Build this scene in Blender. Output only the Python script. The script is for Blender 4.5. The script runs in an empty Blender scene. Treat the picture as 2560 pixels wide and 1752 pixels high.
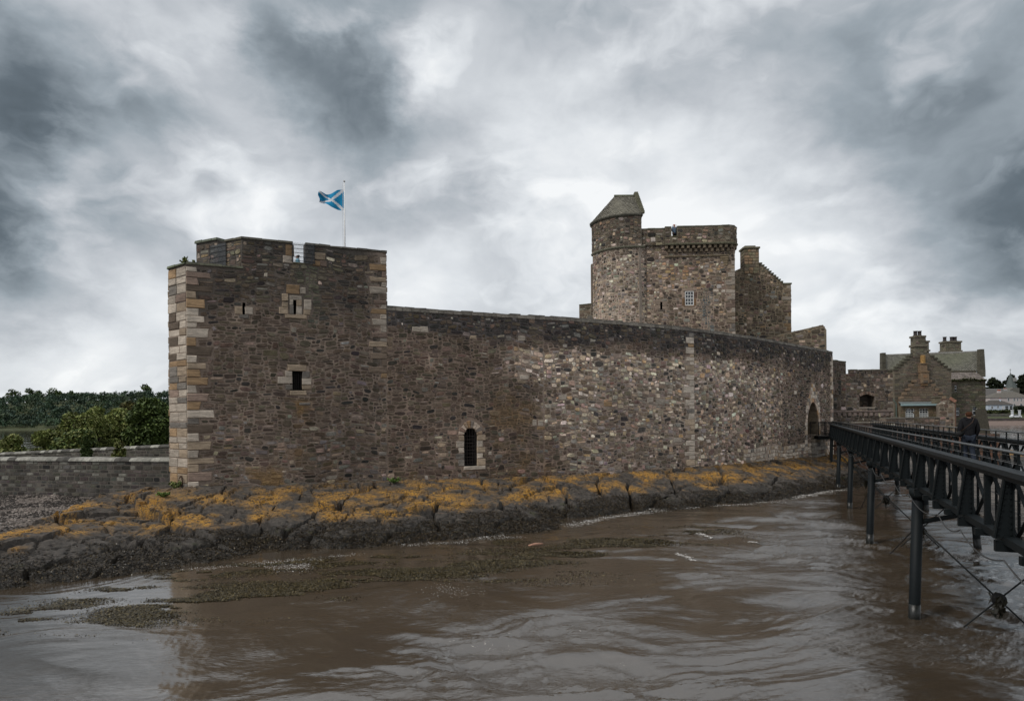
import bpy, bmesh, math, random
import numpy as np
from mathutils import Vector, Matrix

sc = bpy.context.scene
COL = sc.collection
rng = np.random.default_rng(7)
random.seed(7)

# ------------------------------------------------------------------ camera
EYE = 4.75
FPX = 1707.0
ROLL = math.radians(0.5)
cam_d = bpy.data.cameras.new('camera'); cam = bpy.data.objects.new('camera', cam_d); COL.objects.link(cam)
cam_d.sensor_width = 36.0; cam_d.lens = 36.0 * FPX / 2560.0
cam_d.clip_start = 0.2; cam_d.clip_end = 20000
cam_d.shift_y = (1049 - 876) / 2560.0
fwd = Vector((0, 1, 0)); up = Vector((math.sin(ROLL), 0, math.cos(ROLL))); right = fwd.cross(up)
m = Matrix((right, up, -fwd)).transposed().to_4x4(); m.translation = (0, 0, EYE)
cam.matrix_world = m
sc.camera = cam

def ray(px, py):
    """direction (x per metre of depth, z per metre of depth) of a picture point"""
    a = (px - 1280) / FPX; b = -(py - 1049) / FPX
    return a * math.cos(ROLL) + b * math.sin(ROLL), -a * math.sin(ROLL) + b * math.cos(ROLL)
def at(px, py, Y):
    x, z = ray(px, py); return (x * Y, Y, EYE + z * Y)
def at_z(px, py, z=0.0):
    x, dz = ray(px, py); Y = (z - EYE) / dz; return (x * Y, Y, z)

# ------------------------------------------------------------------ world
world = bpy.data.worlds.new('World'); sc.world = world; world.use_nodes = True
SUN_EL, SUN_AZ = math.radians(46), math.radians(238)     # azimuth: direction the light comes from, clockwise from +Y
nt = world.node_tree; nt.nodes.clear()
def N(tree, t, **kw):
    n = tree.nodes.new(t)
    for k, v in kw.items():
        if k == 'inp':
            for i, x in v.items(): n.inputs[i].default_value = x
        else: setattr(n, k, v)
    return n
def L(tree, a, b): tree.links.new(a, b)
def mathn(tree, op, a, b=None, clamp=False):
    n = tree.nodes.new('ShaderNodeMath'); n.operation = op; n.use_clamp = clamp
    for i, x in enumerate((a, b)):
        if x is None: continue
        if isinstance(x, (int, float)): n.inputs[i].default_value = x
        else: tree.links.new(x, n.inputs[i])
    return n.outputs[0]
def ramp(tree, fac, stops, interp='LINEAR'):
    n = tree.nodes.new('ShaderNodeValToRGB'); cr = n.color_ramp; cr.interpolation = interp
    while len(cr.elements) < len(stops): cr.elements.new(0.5)
    for e, (p, c) in zip(cr.elements, stops):
        e.position = p; e.color = (c, c, c, 1) if isinstance(c, (int, float)) else (*c, 1)
    if fac is not None: tree.links.new(fac, n.inputs[0])
    return n.outputs[0]

sky = N(nt, 'ShaderNodeTexSky', sky_type='NISHITA', sun_disc=False, sun_elevation=SUN_EL, sun_rotation=SUN_AZ)
bg_sky = N(nt, 'ShaderNodeBackground', inp={1: 0.1}); L(nt, sky.outputs[0], bg_sky.inputs[0])
tc = N(nt, 'ShaderNodeTexCoord')
dirv = tc.outputs['Generated']
def vmath(tree, op, a, b=None):
    n = tree.nodes.new('ShaderNodeVectorMath'); n.operation = op
    for i, x in enumerate((a, b)):
        if x is None: continue
        if isinstance(x, (tuple, list)): n.inputs[i].default_value = x
        else: tree.links.new(x, n.inputs[i])
    return n.outputs['Value'] if op in ('DISTANCE', 'DOT_PRODUCT', 'LENGTH') else n.outputs[0]
def noise(tree, vec, scale, detail=5, rough=0.55, dist=0.0, typ='FBM', color=False):
    n = N(tree, 'ShaderNodeTexNoise', inp={'Scale': scale, 'Detail': detail, 'Roughness': rough, 'Distortion': dist})
    if vec is not None: L(tree, vec, n.inputs['Vector'])
    return n.outputs['Color'] if color else n.outputs['Fac']
# cloud layer is seen flatter towards the horizon
sep = N(nt, 'ShaderNodeSeparateXYZ'); L(nt, dirv, sep.inputs[0])
zz = mathn(nt, 'MAXIMUM', mathn(nt, 'ADD', sep.outputs[2], 0.42), 0.3)
comb = N(nt, 'ShaderNodeCombineXYZ')
L(nt, mathn(nt, 'DIVIDE', sep.outputs[0], zz), comb.inputs[0]); L(nt, mathn(nt, 'DIVIDE', sep.outputs[1], zz), comb.inputs[1])
L(nt, mathn(nt, 'MULTIPLY', sep.outputs[2], 2.0), comb.inputs[2])
pv = vmath(nt, 'MULTIPLY', dirv, (1.25, 1.0, 2.0))
warp = vmath(nt, 'SUBTRACT', noise(nt, pv, 2.2, 4, 0.6, color=True), (0.5, 0.5, 0.5))
pw = vmath(nt, 'ADD', pv, vmath(nt, 'MULTIPLY', warp, (0.42, 0.42, 0.42)))
n1 = noise(nt, pw, 2.1, 8, 0.5)
n2b = mathn(nt, 'ABSOLUTE', mathn(nt, 'SUBTRACT', noise(nt, pw, 4.2, 8, 0.55), 0.5))
n2 = mathn(nt, 'ADD', mathn(nt, 'MULTIPLY', noise(nt, pw, 6.5, 7, 0.58), 0.6), mathn(nt, 'MULTIPLY', n2b, 2.2))
wd2 = vmath(nt, 'SUBTRACT', noise(nt, pv, 5.0, 6, 0.62, color=True), (0.5, 0.5, 0.5))
dw = vmath(nt, 'ADD', dirv, vmath(nt, 'MULTIPLY', wd2, (0.22, 0.0, 0.22)))
CLOUDS = [(60,160,190,-.40),(-60,420,240,-.55),(90,330,130,-.38),(60,560,110,-.38),(300,230,150,-.30),(430,290,110,-.26),
 (700,60,150,-.42),(800,180,190,-.42),(960,260,170,-.45),(930,380,160,-.25),(1170,370,130,-.22),(1450,90,220,-.16),
 (1750,60,260,-.26),(2080,240,260,-.40),(2400,90,260,-.36),(2530,380,240,-.40),(2560,640,200,-.40),(2250,480,160,-.2),
 (60,770,110,-.34),(300,680,140,-.22),(820,520,160,-.16),(1250,470,130,-.18),(2060,780,90,-.15),(-500,300,400,-.4),(3100,400,400,-.5),(1300,-500,500,-.3),
 (545,100,75,.42),(840,5,55,.5),(1090,190,90,.5),(250,330,90,.45),(190,530,70,.2),(1330,400,120,.2),(1800,430,260,.42),(1560,330,200,.3),
 (1450,600,200,.2),(2050,560,180,.18),(1080,720,120,.32),(230,880,190,.45),(130,700,60,.2),(560,560,120,.16),(2150,830,120,.35),(1650,680,250,.22),(400,480,90,.2)]
n1s = noise(nt, vmath(nt, 'ADD', pw, (0.03, 0.0, 0.085)), 2.1, 8, 0.5)
relief = mathn(nt, 'MULTIPLY', mathn(nt, 'SUBTRACT', n1, n1s), 1.9)
tot = mathn(nt, 'ADD', mathn(nt, 'MULTIPLY', mathn(nt, 'SUBTRACT', n1, 0.5), 0.8), relief)
tot = mathn(nt, 'ADD', tot, mathn(nt, 'MULTIPLY', mathn(nt, 'SUBTRACT', n2, 0.5), 0.42))
for (cx_, cy_, rr_, am_) in CLOUDS:
    rx, rz = ray(cx_, cy_); v = Vector((rx, 1, rz)).normalized()
    d = vmath(nt, 'DISTANCE', dw, tuple(v))
    e = mathn(nt, 'POWER', mathn(nt, 'MULTIPLY', d, FPX / rr_ * 1.05), 2.0)
    g = mathn(nt, 'MULTIPLY', mathn(nt, 'POWER', 2.718, mathn(nt, 'MULTIPLY', e, -1.0)), am_ * .62)
    tot = mathn(nt, 'ADD', tot, g)
cf = mathn(nt, 'ADD', mathn(nt, 'MULTIPLY', tot, 0.66), 0.765, True)
ccol = ramp(nt, cf, [(0.0, (0.047, 0.060, 0.069)), (0.22, (0.104, 0.128, 0.148)), (0.45, (0.265, 0.303, 0.335)), (0.62, (0.42, 0.445, 0.475)), (0.82, (0.60, 0.625, 0.65)), (1.0, (0.75, 0.765, 0.775))])
bg_c = N(nt, 'ShaderNodeBackground', inp={1: 1.0}); L(nt, ccol, bg_c.inputs[0])
mx = N(nt, 'ShaderNodeMixShader', inp={0: 0.97}); L(nt, bg_sky.outputs[0], mx.inputs[1]); L(nt, bg_c.outputs[0], mx.inputs[2])
wo = N(nt, 'ShaderNodeOutputWorld'); L(nt, mx.outputs[0], wo.inputs[0])

sun_d = bpy.data.lights.new('sun', 'SUN'); sun_d.energy = 1.5; sun_d.angle = math.radians(11); sun_d.color = (1.0, 0.95, 0.88)
sun = bpy.data.objects.new('sun', sun_d); COL.objects.link(sun)
sdir = Vector((math.sin(SUN_AZ) * math.cos(SUN_EL), math.cos(SUN_AZ) * math.cos(SUN_EL), math.sin(SUN_EL)))
sun.rotation_euler = (-sdir).to_track_quat('-Z', 'Y').to_euler()
sc.view_settings.view_transform = 'Standard'; sc.view_settings.look = 'None'
sc.view_settings.exposure = 0.32; sc.view_settings.gamma = 1.0; sc.view_settings.use_curve_mapping = False
sc.cycles.max_bounces = 5; sc.cycles.diffuse_bounces = 3; sc.cycles.glossy_bounces = 3
sc.cycles.use_denoising = True

# ------------------------------------------------------------------ numeric noise
def _h(ix, iy, s):
    n = (ix * 374761393 + iy * 668265263 + s * 1442695041) & 0x7fffffff
    n = ((n ^ (n >> 13)) * 1274126177) & 0x7fffffff
    return ((n ^ (n >> 16)) & 0xffff) / 65535.0
def vnoise(x, y, s=0):
    x = np.asarray(x, float); y = np.asarray(y, float)
    ix = np.floor(x).astype(np.int64); iy = np.floor(y).astype(np.int64); fx = x - ix; fy = y - iy
    fx = fx * fx * (3 - 2 * fx); fy = fy * fy * (3 - 2 * fy)
    a = _h(ix, iy, s); b = _h(ix + 1, iy, s); c = _h(ix, iy + 1, s); d = _h(ix + 1, iy + 1, s)
    return (a * (1 - fx) + b * fx) * (1 - fy) + (c * (1 - fx) + d * fx) * fy
def fbm(x, y, o=4, s=0, g=0.5):
    t = 0; a = 1; w = 0
    for i in range(o):
        t = t + a * vnoise(x * 2 ** i + 13.7 * i, y * 2 ** i - 7.1 * i, s + i * 17); w += a; a *= g
    return t / w
def sstep(a, b, x): t = np.clip((x - a) / (b - a), 0, 1); return t * t * (3 - 2 * t)

# ------------------------------------------------------------------ object helpers
def tag(o, label=None, cat=None, group=None, kind=None):
    if label: o['label'] = label
    if cat: o['category'] = cat
    if group: o['group'] = group
    if kind: o['kind'] = kind
    return o
def thing(name, label, cat, loc=(0, 0, 0), group=None, kind=None):
    o = bpy.data.objects.new(name, None); COL.objects.link(o); o.location = loc; o.empty_display_size = 0.3
    return tag(o, label, cat, group, kind)
def base_of(p):
    v = Vector((0, 0, 0))
    while p is not None: v = v + p.location; p = p.parent
    return v
def mk(name, V, Fc, mat, parent=None, col=None, smooth=False, kind=None, mats=None, mi=None):
    """one mesh object from world-space vertices; col = per-vertex colours"""
    V = np.asarray(V, float).reshape(-1, 3)
    if parent is not None:
        b = base_of(parent); V = V - np.array((b.x, b.y, b.z))
    me = bpy.data.meshes.new(name); me.from_pydata(V.tolist(), [], Fc if isinstance(Fc, list) else Fc.tolist())
    if mats:
        for x in mats: me.materials.append(x)
        if mi is not None: me.polygons.foreach_set('material_index', np.asarray(mi, dtype=np.int32))
    elif mat: me.materials.append(mat)
    if smooth: me.polygons.foreach_set('use_smooth', np.ones(len(me.polygons), dtype=bool))
    if col is not None:
        col = np.asarray(col, float)
        if col.ndim == 1: col = np.tile(col, (len(V), 1))
        at_ = me.color_attributes.new('Col', 'FLOAT_COLOR', 'POINT')
        at_.data.foreach_set('color', np.concatenate([col[:, :3], np.ones((len(V), 1))], 1).astype(np.float32).ravel())
    me.update()
    o = bpy.data.objects.new(name, me); COL.objects.link(o)
    if parent is not None: o.parent = parent
    if kind: o['kind'] = kind
    return o
def dup(o, loc=None, parent=None, rot=None, scale=None):
    c = o.copy(); COL.objects.link(c)
    if parent is not None: c.parent = parent
    if loc is not None: c.location = loc
    if rot is not None: c.rotation_euler = rot
    if scale is not None: c.scale = scale
    return c

class MB:
    def __init__(s): s.v = []; s.f = []; s.c = []; s.cur = (0.2, 0.2, 0.2)
    def add(s, vs, fs, col=None):
        n = len(s.v); s.v += [tuple(v) for v in vs]; s.f += [tuple(i + n for i in f) for f in fs]; s.c += [col or s.cur] * len(vs)
    def box(s, c, size, rz=0.0, col=None, taper=1.0):
        hx, hy, hz = (k / 2 for k in size); cs, sn = math.cos(rz), math.sin(rz); vs = []
        for z in (-hz, hz):
            t = taper if z > 0 else 1
            for x, y in ((-hx, -hy), (hx, -hy), (hx, hy), (-hx, hy)):
                vs.append((c[0] + (x * cs - y * sn) * t, c[1] + (x * sn + y * cs) * t, c[2] + z))
        s.add(vs, [(0, 3, 2, 1), (4, 5, 6, 7), (0, 1, 5, 4), (1, 2, 6, 5), (2, 3, 7, 6), (3, 0, 4, 7)], col); return s
    def bar(s, a, b, w, h=None, col=None, upv=(0, 0, 1)):
        h = h or w; a = Vector(a); b = Vector(b); d = (b - a).normalized(); u = Vector(upv)
        if abs(d.dot(u)) > 0.98: u = Vector((1, 0, 0))
        r = d.cross(u).normalized(); u = r.cross(d); vs = []
        for p in (a, b):
            for x, y in ((-1, -1), (1, -1), (1, 1), (-1, 1)): vs.append(p + r * (x * w / 2) + u * (y * h / 2))
        s.add(vs, [(0, 1, 2, 3), (7, 6, 5, 4), (0, 4, 5, 1), (1, 5, 6, 2), (2, 6, 7, 3), (3, 7, 4, 0)], col); return s
    def tube(s, pts, r, n=8, col=None, r1=None):
        pts = [Vector(p) for p in pts]; rings = []; vs = []
        for i, p in enumerate(pts):
            d = (pts[min(i + 1, len(pts) - 1)] - pts[max(i - 1, 0)]).normalized()
            u = Vector((0, 0, 1)) if abs(d.z) < 0.9 else Vector((1, 0, 0))
            a = d.cross(u).normalized(); b = a.cross(d)
            rr = r if r1 is None else r + (r1 - r) * i / (len(pts) - 1)
            if isinstance(r, (list, tuple)): rr = r[i]
            for k in range(n):
                t = 2 * math.pi * k / n; vs.append(p + a * (rr * math.cos(t)) + b * (rr * math.sin(t)))
        fs = []
        for i in range(len(pts) - 1):
            for k in range(n):
                k2 = (k + 1) % n; fs.append((i * n + k, i * n + k2, (i + 1) * n + k2, (i + 1) * n + k))
        fs.append(tuple(range(n))[::-1]); fs.append(tuple((len(pts) - 1) * n + k for k in range(n)))
        s.add(vs, fs, col); return s
    def prism(s, poly, off, col=None):
        """poly: list of 3d points; off: extrusion vector"""
        n = len(poly); o = Vector(off)
        vs = [Vector(p) for p in poly] + [Vector(p) + o for p in poly]
        fs = [tuple(range(n)), tuple(range(2 * n - 1, n - 1, -1))] + [(i, i + n, (i + 1) % n + n, (i + 1) % n) for i in range(n)]
        s.add(vs, fs, col); return s
    def quad(s, a, b, c, d, col=None): s.add((a, b, c, d), [(0, 1, 2, 3)], col); return s
    def build(s, name, mat, parent=None, smooth=False, kind=None):
        return mk(name, s.v, s.f, mat, parent, np.array(s.c), smooth, kind)

# ------------------------------------------------------------------ materials
def material(name):
    m_ = bpy.data.materials.new(name); m_.use_nodes = True; t = m_.node_tree; t.nodes.clear()
    out = N(t, 'ShaderNodeOutputMaterial'); b = N(t, 'ShaderNodeBsdfPrincipled'); L(t, b.outputs[0], out.inputs[0])
    return m_, t, b
def mixc(t, fac, a, b, mode='MIX'):
    n = t.nodes.new('ShaderNodeMix'); n.data_type = 'RGBA'; n.blend_type = mode
    for i, x in ((0, fac), (6, a), (7, b)):
        if isinstance(x, (int, float)): n.inputs[i].default_value = x
        elif isinstance(x, (tuple, list)): n.inputs[i].default_value = (*x, 1)
        else: t.links.new(x, n.inputs[i])
    return n.outputs[2]
def geo_pos(t): return N(t, 'ShaderNodeNewGeometry').outputs['Position']
def bumped(t, b, h, strength=0.5, dist=0.02):
    n = N(t, 'ShaderNodeBump', inp={'Strength': strength, 'Distance': dist}); L(t, h, n.inputs['Height']); L(t, n.outputs[0], b.inputs['Normal'])
def attr_mat(name, rough=0.9, vary=(0.62, 1.38), s1=5.0, s2=28.0, bump=0.6, bdist=0.03, metallic=0.0, spec=0.3, strata=False):
    m_, t, b = material(name)
    a = N(t, 'ShaderNodeAttribute', attribute_name='Col')
    p = geo_pos(t)
    if strata: mp_ = N(t, 'ShaderNodeMapping', inp={'Scale': (1.0, 1.0, 6.0), 'Rotation': (.05, .03, 0)}); L(t, p, mp_.inputs[0]); p = mp_.outputs[0]
    n1 = noise(t, p, s1, 5, 0.65); n2_ = noise(t, p, s2, 4, 0.7)
    k = ramp(t, n1, [(0.3, vary[0]), (0.7, vary[1])])
    c = mixc(t, 1.0, a.outputs['Color'], k, 'MULTIPLY')
    k2 = ramp(t, n2_, [(0.3, 0.72), (0.7, 1.28)])
    c = mixc(t, 1.0, c, k2, 'MULTIPLY')
    L(t, c, b.inputs['Base Color']); b.inputs['Roughness'].default_value = rough; b.inputs['Metallic'].default_value = metallic
    b.inputs['Specular IOR Level'].default_value = spec
    bumped(t, b, mathn(t, 'ADD', n2_, mathn(t, 'MULTIPLY', n1, 0.6)), bump, bdist)
    return m_
M = {}
M['stone'] = attr_mat('weathered_stone')
M['sandstone'] = attr_mat('weathered_sandstone', s1=1.9, s2=9, bump=0.7, bdist=0.035, strata=True, vary=(0.6, 1.3))
M['mortar'] = attr_mat('lime_mortar', s1=1.6, s2=22, bump=0.8, bdist=0.04, vary=(0.7, 1.3))
M['slate'] = attr_mat('roof_slate', rough=0.75, s1=2.5, s2=12, bump=0.4)
M['iron'] = attr_mat('painted_iron', rough=0.58, vary=(0.85, 1.15), s1=3, s2=40, bump=0.12, bdist=0.004, spec=0.16)
M['paint'] = attr_mat('white_paint', rough=0.5, vary=(0.92, 1.05), s1=3, s2=30, bump=0.05, bdist=0.002)
M['wood'] = attr_mat('weathered_timber', rough=0.8, vary=(0.75, 1.25), s1=3, s2=30, bump=0.4, bdist=0.006)
M['cloth'] = attr_mat('cloth', rough=0.9, vary=(0.8, 1.15), s1=6, s2=60, bump=0.3, bdist=0.004)
M['harl'] = attr_mat('harled_wall', rough=0.9, vary=(0.9, 1.08), s1=0.5, s2=6, bump=0.2)
M['foliage'] = attr_mat('foliage', rough=0.7, vary=(0.7, 1.3), s1=0.7, s2=9, bump=0.1, spec=0.25)
M['steel'] = attr_mat('galvanised_steel', rough=0.35, vary=(0.9, 1.1), s1=4, s2=60, bump=0.05, bdist=0.002, metallic=0.8)
M['skin'] = attr_mat('skin', rough=0.6, vary=(0.95, 1.05), s1=9, s2=60, bump=0.05, bdist=0.002)
g_, t_, b_ = material('window_glass')
b_.inputs['Base Color'].default_value = (0.02, 0.025, 0.03, 1); b_.inputs['Roughness'].default_value = 0.06; b_.inputs['Specular IOR Level'].default_value = 0.8
bumped(t_, b_, noise(t_, geo_pos(t_), 2.0, 2), 0.15, 0.02)
M['glass'] = g_

# ------------------------------------------------------------------ wall surfaces and masonry
class Path:
    """a vertical surface standing on a plan polyline; travels so that its outside is to the right of travel"""
    def __init__(s, pts, smooth=False, n=12):
        P = np.asarray(pts, float)
        if smooth:
            out = []
            Q = np.vstack([2 * P[0] - P[1], P, 2 * P[-1] - P[-2]])
            for i in range(1, len(Q) - 2):
                for k in range(n):
                    t = k / n; a, b, c, d = Q[i - 1], Q[i], Q[i + 1], Q[i + 2]
                    out.append(0.5 * (2 * b + (c - a) * t + (2 * a - 5 * b + 4 * c - d) * t * t + (3 * b - a - 3 * c + d) * t ** 3))
            out.append(P[-1]); P = np.array(out)
        s.P = P; seg = np.hypot(*(P[1:] - P[:-1]).T); s.u = np.concatenate([[0], np.cumsum(seg)]); s.len = s.u[-1]
        T = (P[1:] - P[:-1]) / seg[:, None]
        Tn = np.vstack([T[:1], (T[1:] + T[:-1]) / 2, T[-1:]]); Tn /= np.linalg.norm(Tn, axis=1)[:, None]
        s.Nv = np.stack([Tn[:, 1], -Tn[:, 0]], 1)
    def xy(s, u):
        # linear continuation past the ends
        x = np.interp(u, s.u, s.P[:, 0]); y = np.interp(u, s.u, s.P[:, 1])
        return x, y
    def pos(s, u, z, off=0.0):
        u = np.asarray(u, float); z = np.asarray(z, float) + 0 * u
        x, y = s.xy(u); nx = np.interp(u, s.u, s.Nv[:, 0]); ny = np.interp(u, s.u, s.Nv[:, 1])
        over = np.where(u < 0, u, np.where(u > s.len, u - s.len, 0.0))
        tx, ty = -ny, nx
        return np.stack([x + nx * off + tx * over, y + ny * off + ty * over, z], -1)
    def hit(s, px, py):
        rx, rz = ray(px, py); ratio = s.P[:, 0] / s.P[:, 1]
        u = float(np.interp(rx, ratio, s.u)); x, y = s.xy(u)
        return u, EYE + rz * float(y)

CAT = np.array([(.098, .074, .054), (.145, .110, .082), (.043, .038, .034), (.19, .17, .148), (.35, .272, .195), (.46, .395, .325),
                (.265, .192, .152), (.33, .22, .125), (.15, .085, .065), (.12, .122, .088)])
W0 = dict(dark=[.52, .36, .07, .03, .005, .005, .01, 0, 0, .0], mix=[.20, .26, .10, .13, .10, .06, .12, .02, .01, 0],
          pale=[.05, .16, .06, .14, .24, .17, .15, .04, .01, 0], black=[.30, .12, .42, .13, .0, .03, 0, 0, 0, 0])
W0 = {k: np.array(v) / sum(v) for k, v in W0.items()}
def pick(W, r):
    """one category per row of the weight table"""
    c = np.cumsum(W, 1); c /= c[:, -1:]; i = (r.random(len(W))[:, None] > c).sum(1); i = np.minimum(i, len(CAT) - 1)
    col = CAT[i] * (1 + 0.18 * r.standard_normal((len(W), 1))) * (1 + 0.05 * r.standard_normal((len(W), 3)))
    return np.clip(col, 0.012, 0.62)

def weather(u, z, s=0):
    """broad damp patches and long vertical streaks"""
    a = .70 + .60 * fbm(u * .30 + s, z * .22, 4, 101 + s); b = .80 + .40 * fbm(u * 1.7, z * .14, 3, 103 + s); return (a * b)[..., None]

def in_poly(x, y, poly):
    x = np.asarray(x); y = np.asarray(y); ins = np.zeros(x.shape, bool); n = len(poly)
    for i in range(n):
        x1, y1 = poly[i]; x2, y2 = poly[(i + 1) % n]
        if y1 == y2: continue
        cnd = ((y1 > y) != (y2 > y)) & (x < (x2 - x1) * (y - y1) / (y2 - y1) + x1); ins ^= cnd
    return ins
def grow(poly, d):
    P = np.asarray(poly, float); c = P.mean(0); h = (P.max(0) - P.min(0)) / 2 + 1e-6
    return (c + (P - c) * (1 + d / h)).tolist()

def pack(u0, u1, z0, z1, cell, allowed, r, wr=(2, 7), hr=(1, 3), big=0.05):
    nu = int((u1 - u0) / cell); nz = int((z1 - z0) / cell)
    U, Z = np.meshgrid(u0 + (np.arange(nu) + .5) * cell, z0 + (np.arange(nz) + .5) * cell)
    occ = [bytearray(x) for x in (~allowed(U, Z)).astype(np.uint8)]
    rnd = random.Random(int(r.integers(1e9))); out = []
    for j in range(nz):
        row = occ[j]; i = 0
        while i < nu:
            if row[i]: i += 1; continue
            h = rnd.randint(*hr); w = rnd.randint(*wr)
            if h == 1: w = max(w, 3)
            if rnd.random() < big: h += 1; w += 2
            k = 1
            while k < w and i + k < nu and not row[i + k]: k += 1
            w = k; h = min(h, nz - j, max(1, w))
            hh = 1
            while hh < h and not any(occ[j + hh][i:i + w]): hh += 1
            h = hh
            # swallow one leftover cell so no slivers stay
            if i + w < nu and not row[i + w] and (i + w + 1 >= nu or row[i + w + 1]) and not any(occ[j + q][i + w] for q in range(h)): w += 1
            for q in range(h): occ[j + q][i:i + w] = b'\x01' * w
            out.append((u0 + (i + w / 2) * cell, z0 + (j + h / 2) * cell, w * cell / 2, h * cell / 2)); i += w
    return np.array(out).reshape(-1, 4)
def coursed(u0, u1, z0, z1, allowed, r, hr=(.2, .28), wr=(.35, .7)):
    out = []; z = z0
    while z < z1 - 0.08:
        h = min(r.uniform(*hr), z1 - z); u = u0 + r.uniform(-.3, 0) * 0
        while u < u1 - 0.05:
            w = min(r.uniform(*wr), u1 - u)
            if u1 - (u + w) < wr[0] * .5: w = u1 - u
            if bool(allowed(np.array([u + w / 2]), np.array([z + h / 2]))[0]) and bool(allowed(np.array([u + .04]), np.array([z + h * .5]))[0]) and bool(allowed(np.array([u + w - .04]), np.array([z + h * .5]))[0]):
                out.append((u + w / 2, z + h / 2, w / 2, h / 2))
            else:   # short filler pieces round an opening
                q = w / 3
                for a in range(3):
                    if bool(allowed(np.array([u + (a + .5) * q]), np.array([z + h / 2]))[0]): out.append((u + (a + .5) * q, z + h / 2, q / 2, h / 2))
            u += w
        z += h
    return np.array(out).reshape(-1, 4)

def stone_verts(S, R, r, gap=0.02, expo=5.0, pro=(.02, .06), K=8, jit=0.13, warp=0.08, inset=.022):
    n = len(R); qd = np.repeat(np.arange(4) * 90. + 45, 2)[None]; sgn = np.tile([-1., 1.], 4)[None]
    th = np.radians(qd + sgn * r.uniform(6, 21 if jit > .09 else 10, (n, 1)) * r.uniform(.6, 1.25, (n, K)))
    ex = expo * r.uniform(.7, 1.5, (n, 1))
    rad = (np.abs(np.cos(th)) ** ex + np.abs(np.sin(th)) ** ex) ** (-1 / ex) * (1 - r.uniform(0, jit, (n, K)))
    a = np.maximum(R[:, 2] - gap / 2, .015)[:, None]; b = np.maximum(R[:, 3] - gap / 2, .015)[:, None]
    x = rad * np.cos(th); y = rad * np.sin(th); tl = r.uniform(-.09, .09, (n, 1)) * (jit > .09) * np.minimum(1, R[:, 3:4] / R[:, 2:3] * 1.6)
    ins = np.minimum(inset, np.minimum(a, b) * .35)
    p = (r.uniform(*pro, (n, 1)) * np.clip(np.minimum(a, b) / .1, .5, 1.3))
    def ring(A, B):
        uu = R[:, :1] + x * A; zz_ = R[:, 1:2] + y * B + x * A * tl * (1 if warp else 0)
        if warp:      # neighbours bend together, so the stones still fit
            q1, q2 = uu * 4.2, zz_ * 5.5; uu, zz_ = uu + .075 * (vnoise(q1, q2, 71) - .5) * 2, zz_ + .05 * (vnoise(q1 * .7, q2 * .7, 72) - .5) * 2
        zz_ = zz_ + warp * (vnoise(uu * .55, zz_ * .4, 5) - .5) * 2
        return uu, zz_
    u0, z0 = ring(a, b); u1, z1 = ring(a - ins, b - ins)
    V0 = S.pos(u0, z0, -.03); V1 = S.pos(u1, z1, p + r.uniform(-.009, .009, (n, K)) * min(1, jit / .09))
    return np.concatenate([V0, V1], 1)      # n x 2K x 3
def stone_faces(K): return [(i, (i + 1) % K, (i + 1) % K + K, i + K) for i in range(K)] + [tuple(range(K, 2 * K))]
def emit(parent, SV, cols, R, n_single, name='stone', smooth=False, mat=None, ydist=None):
    mat = mat or M['stone']; K = SV.shape[1] // 2; Fs = stone_faces(K)
    size = R[:, 2] * R[:, 3] / np.maximum(SV[:, 0, 1], 5) ** 2
    order = np.argsort(-size); single = order[:n_single]; rest = order[n_single:]
    for i in single:
        mk(name, SV[i], Fs, mat, parent, np.repeat(cols[i][None], 2 * K, 0), smooth)
    if len(rest):
        V = SV[rest].reshape(-1, 3); n = len(rest); base = np.arange(n) * 2 * K
        quads = np.array(Fs[:-1])[None] + base[:, None, None]; caps = np.array(Fs[-1])[None] + base[:, None]
        F = quads.reshape(-1, 4).tolist() + caps.tolist()
        mk('small_' + name if not name.startswith('small') else name, V, F, mat, parent, np.repeat(cols[rest], 2 * K, 0), smooth, kind='stuff')

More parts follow.
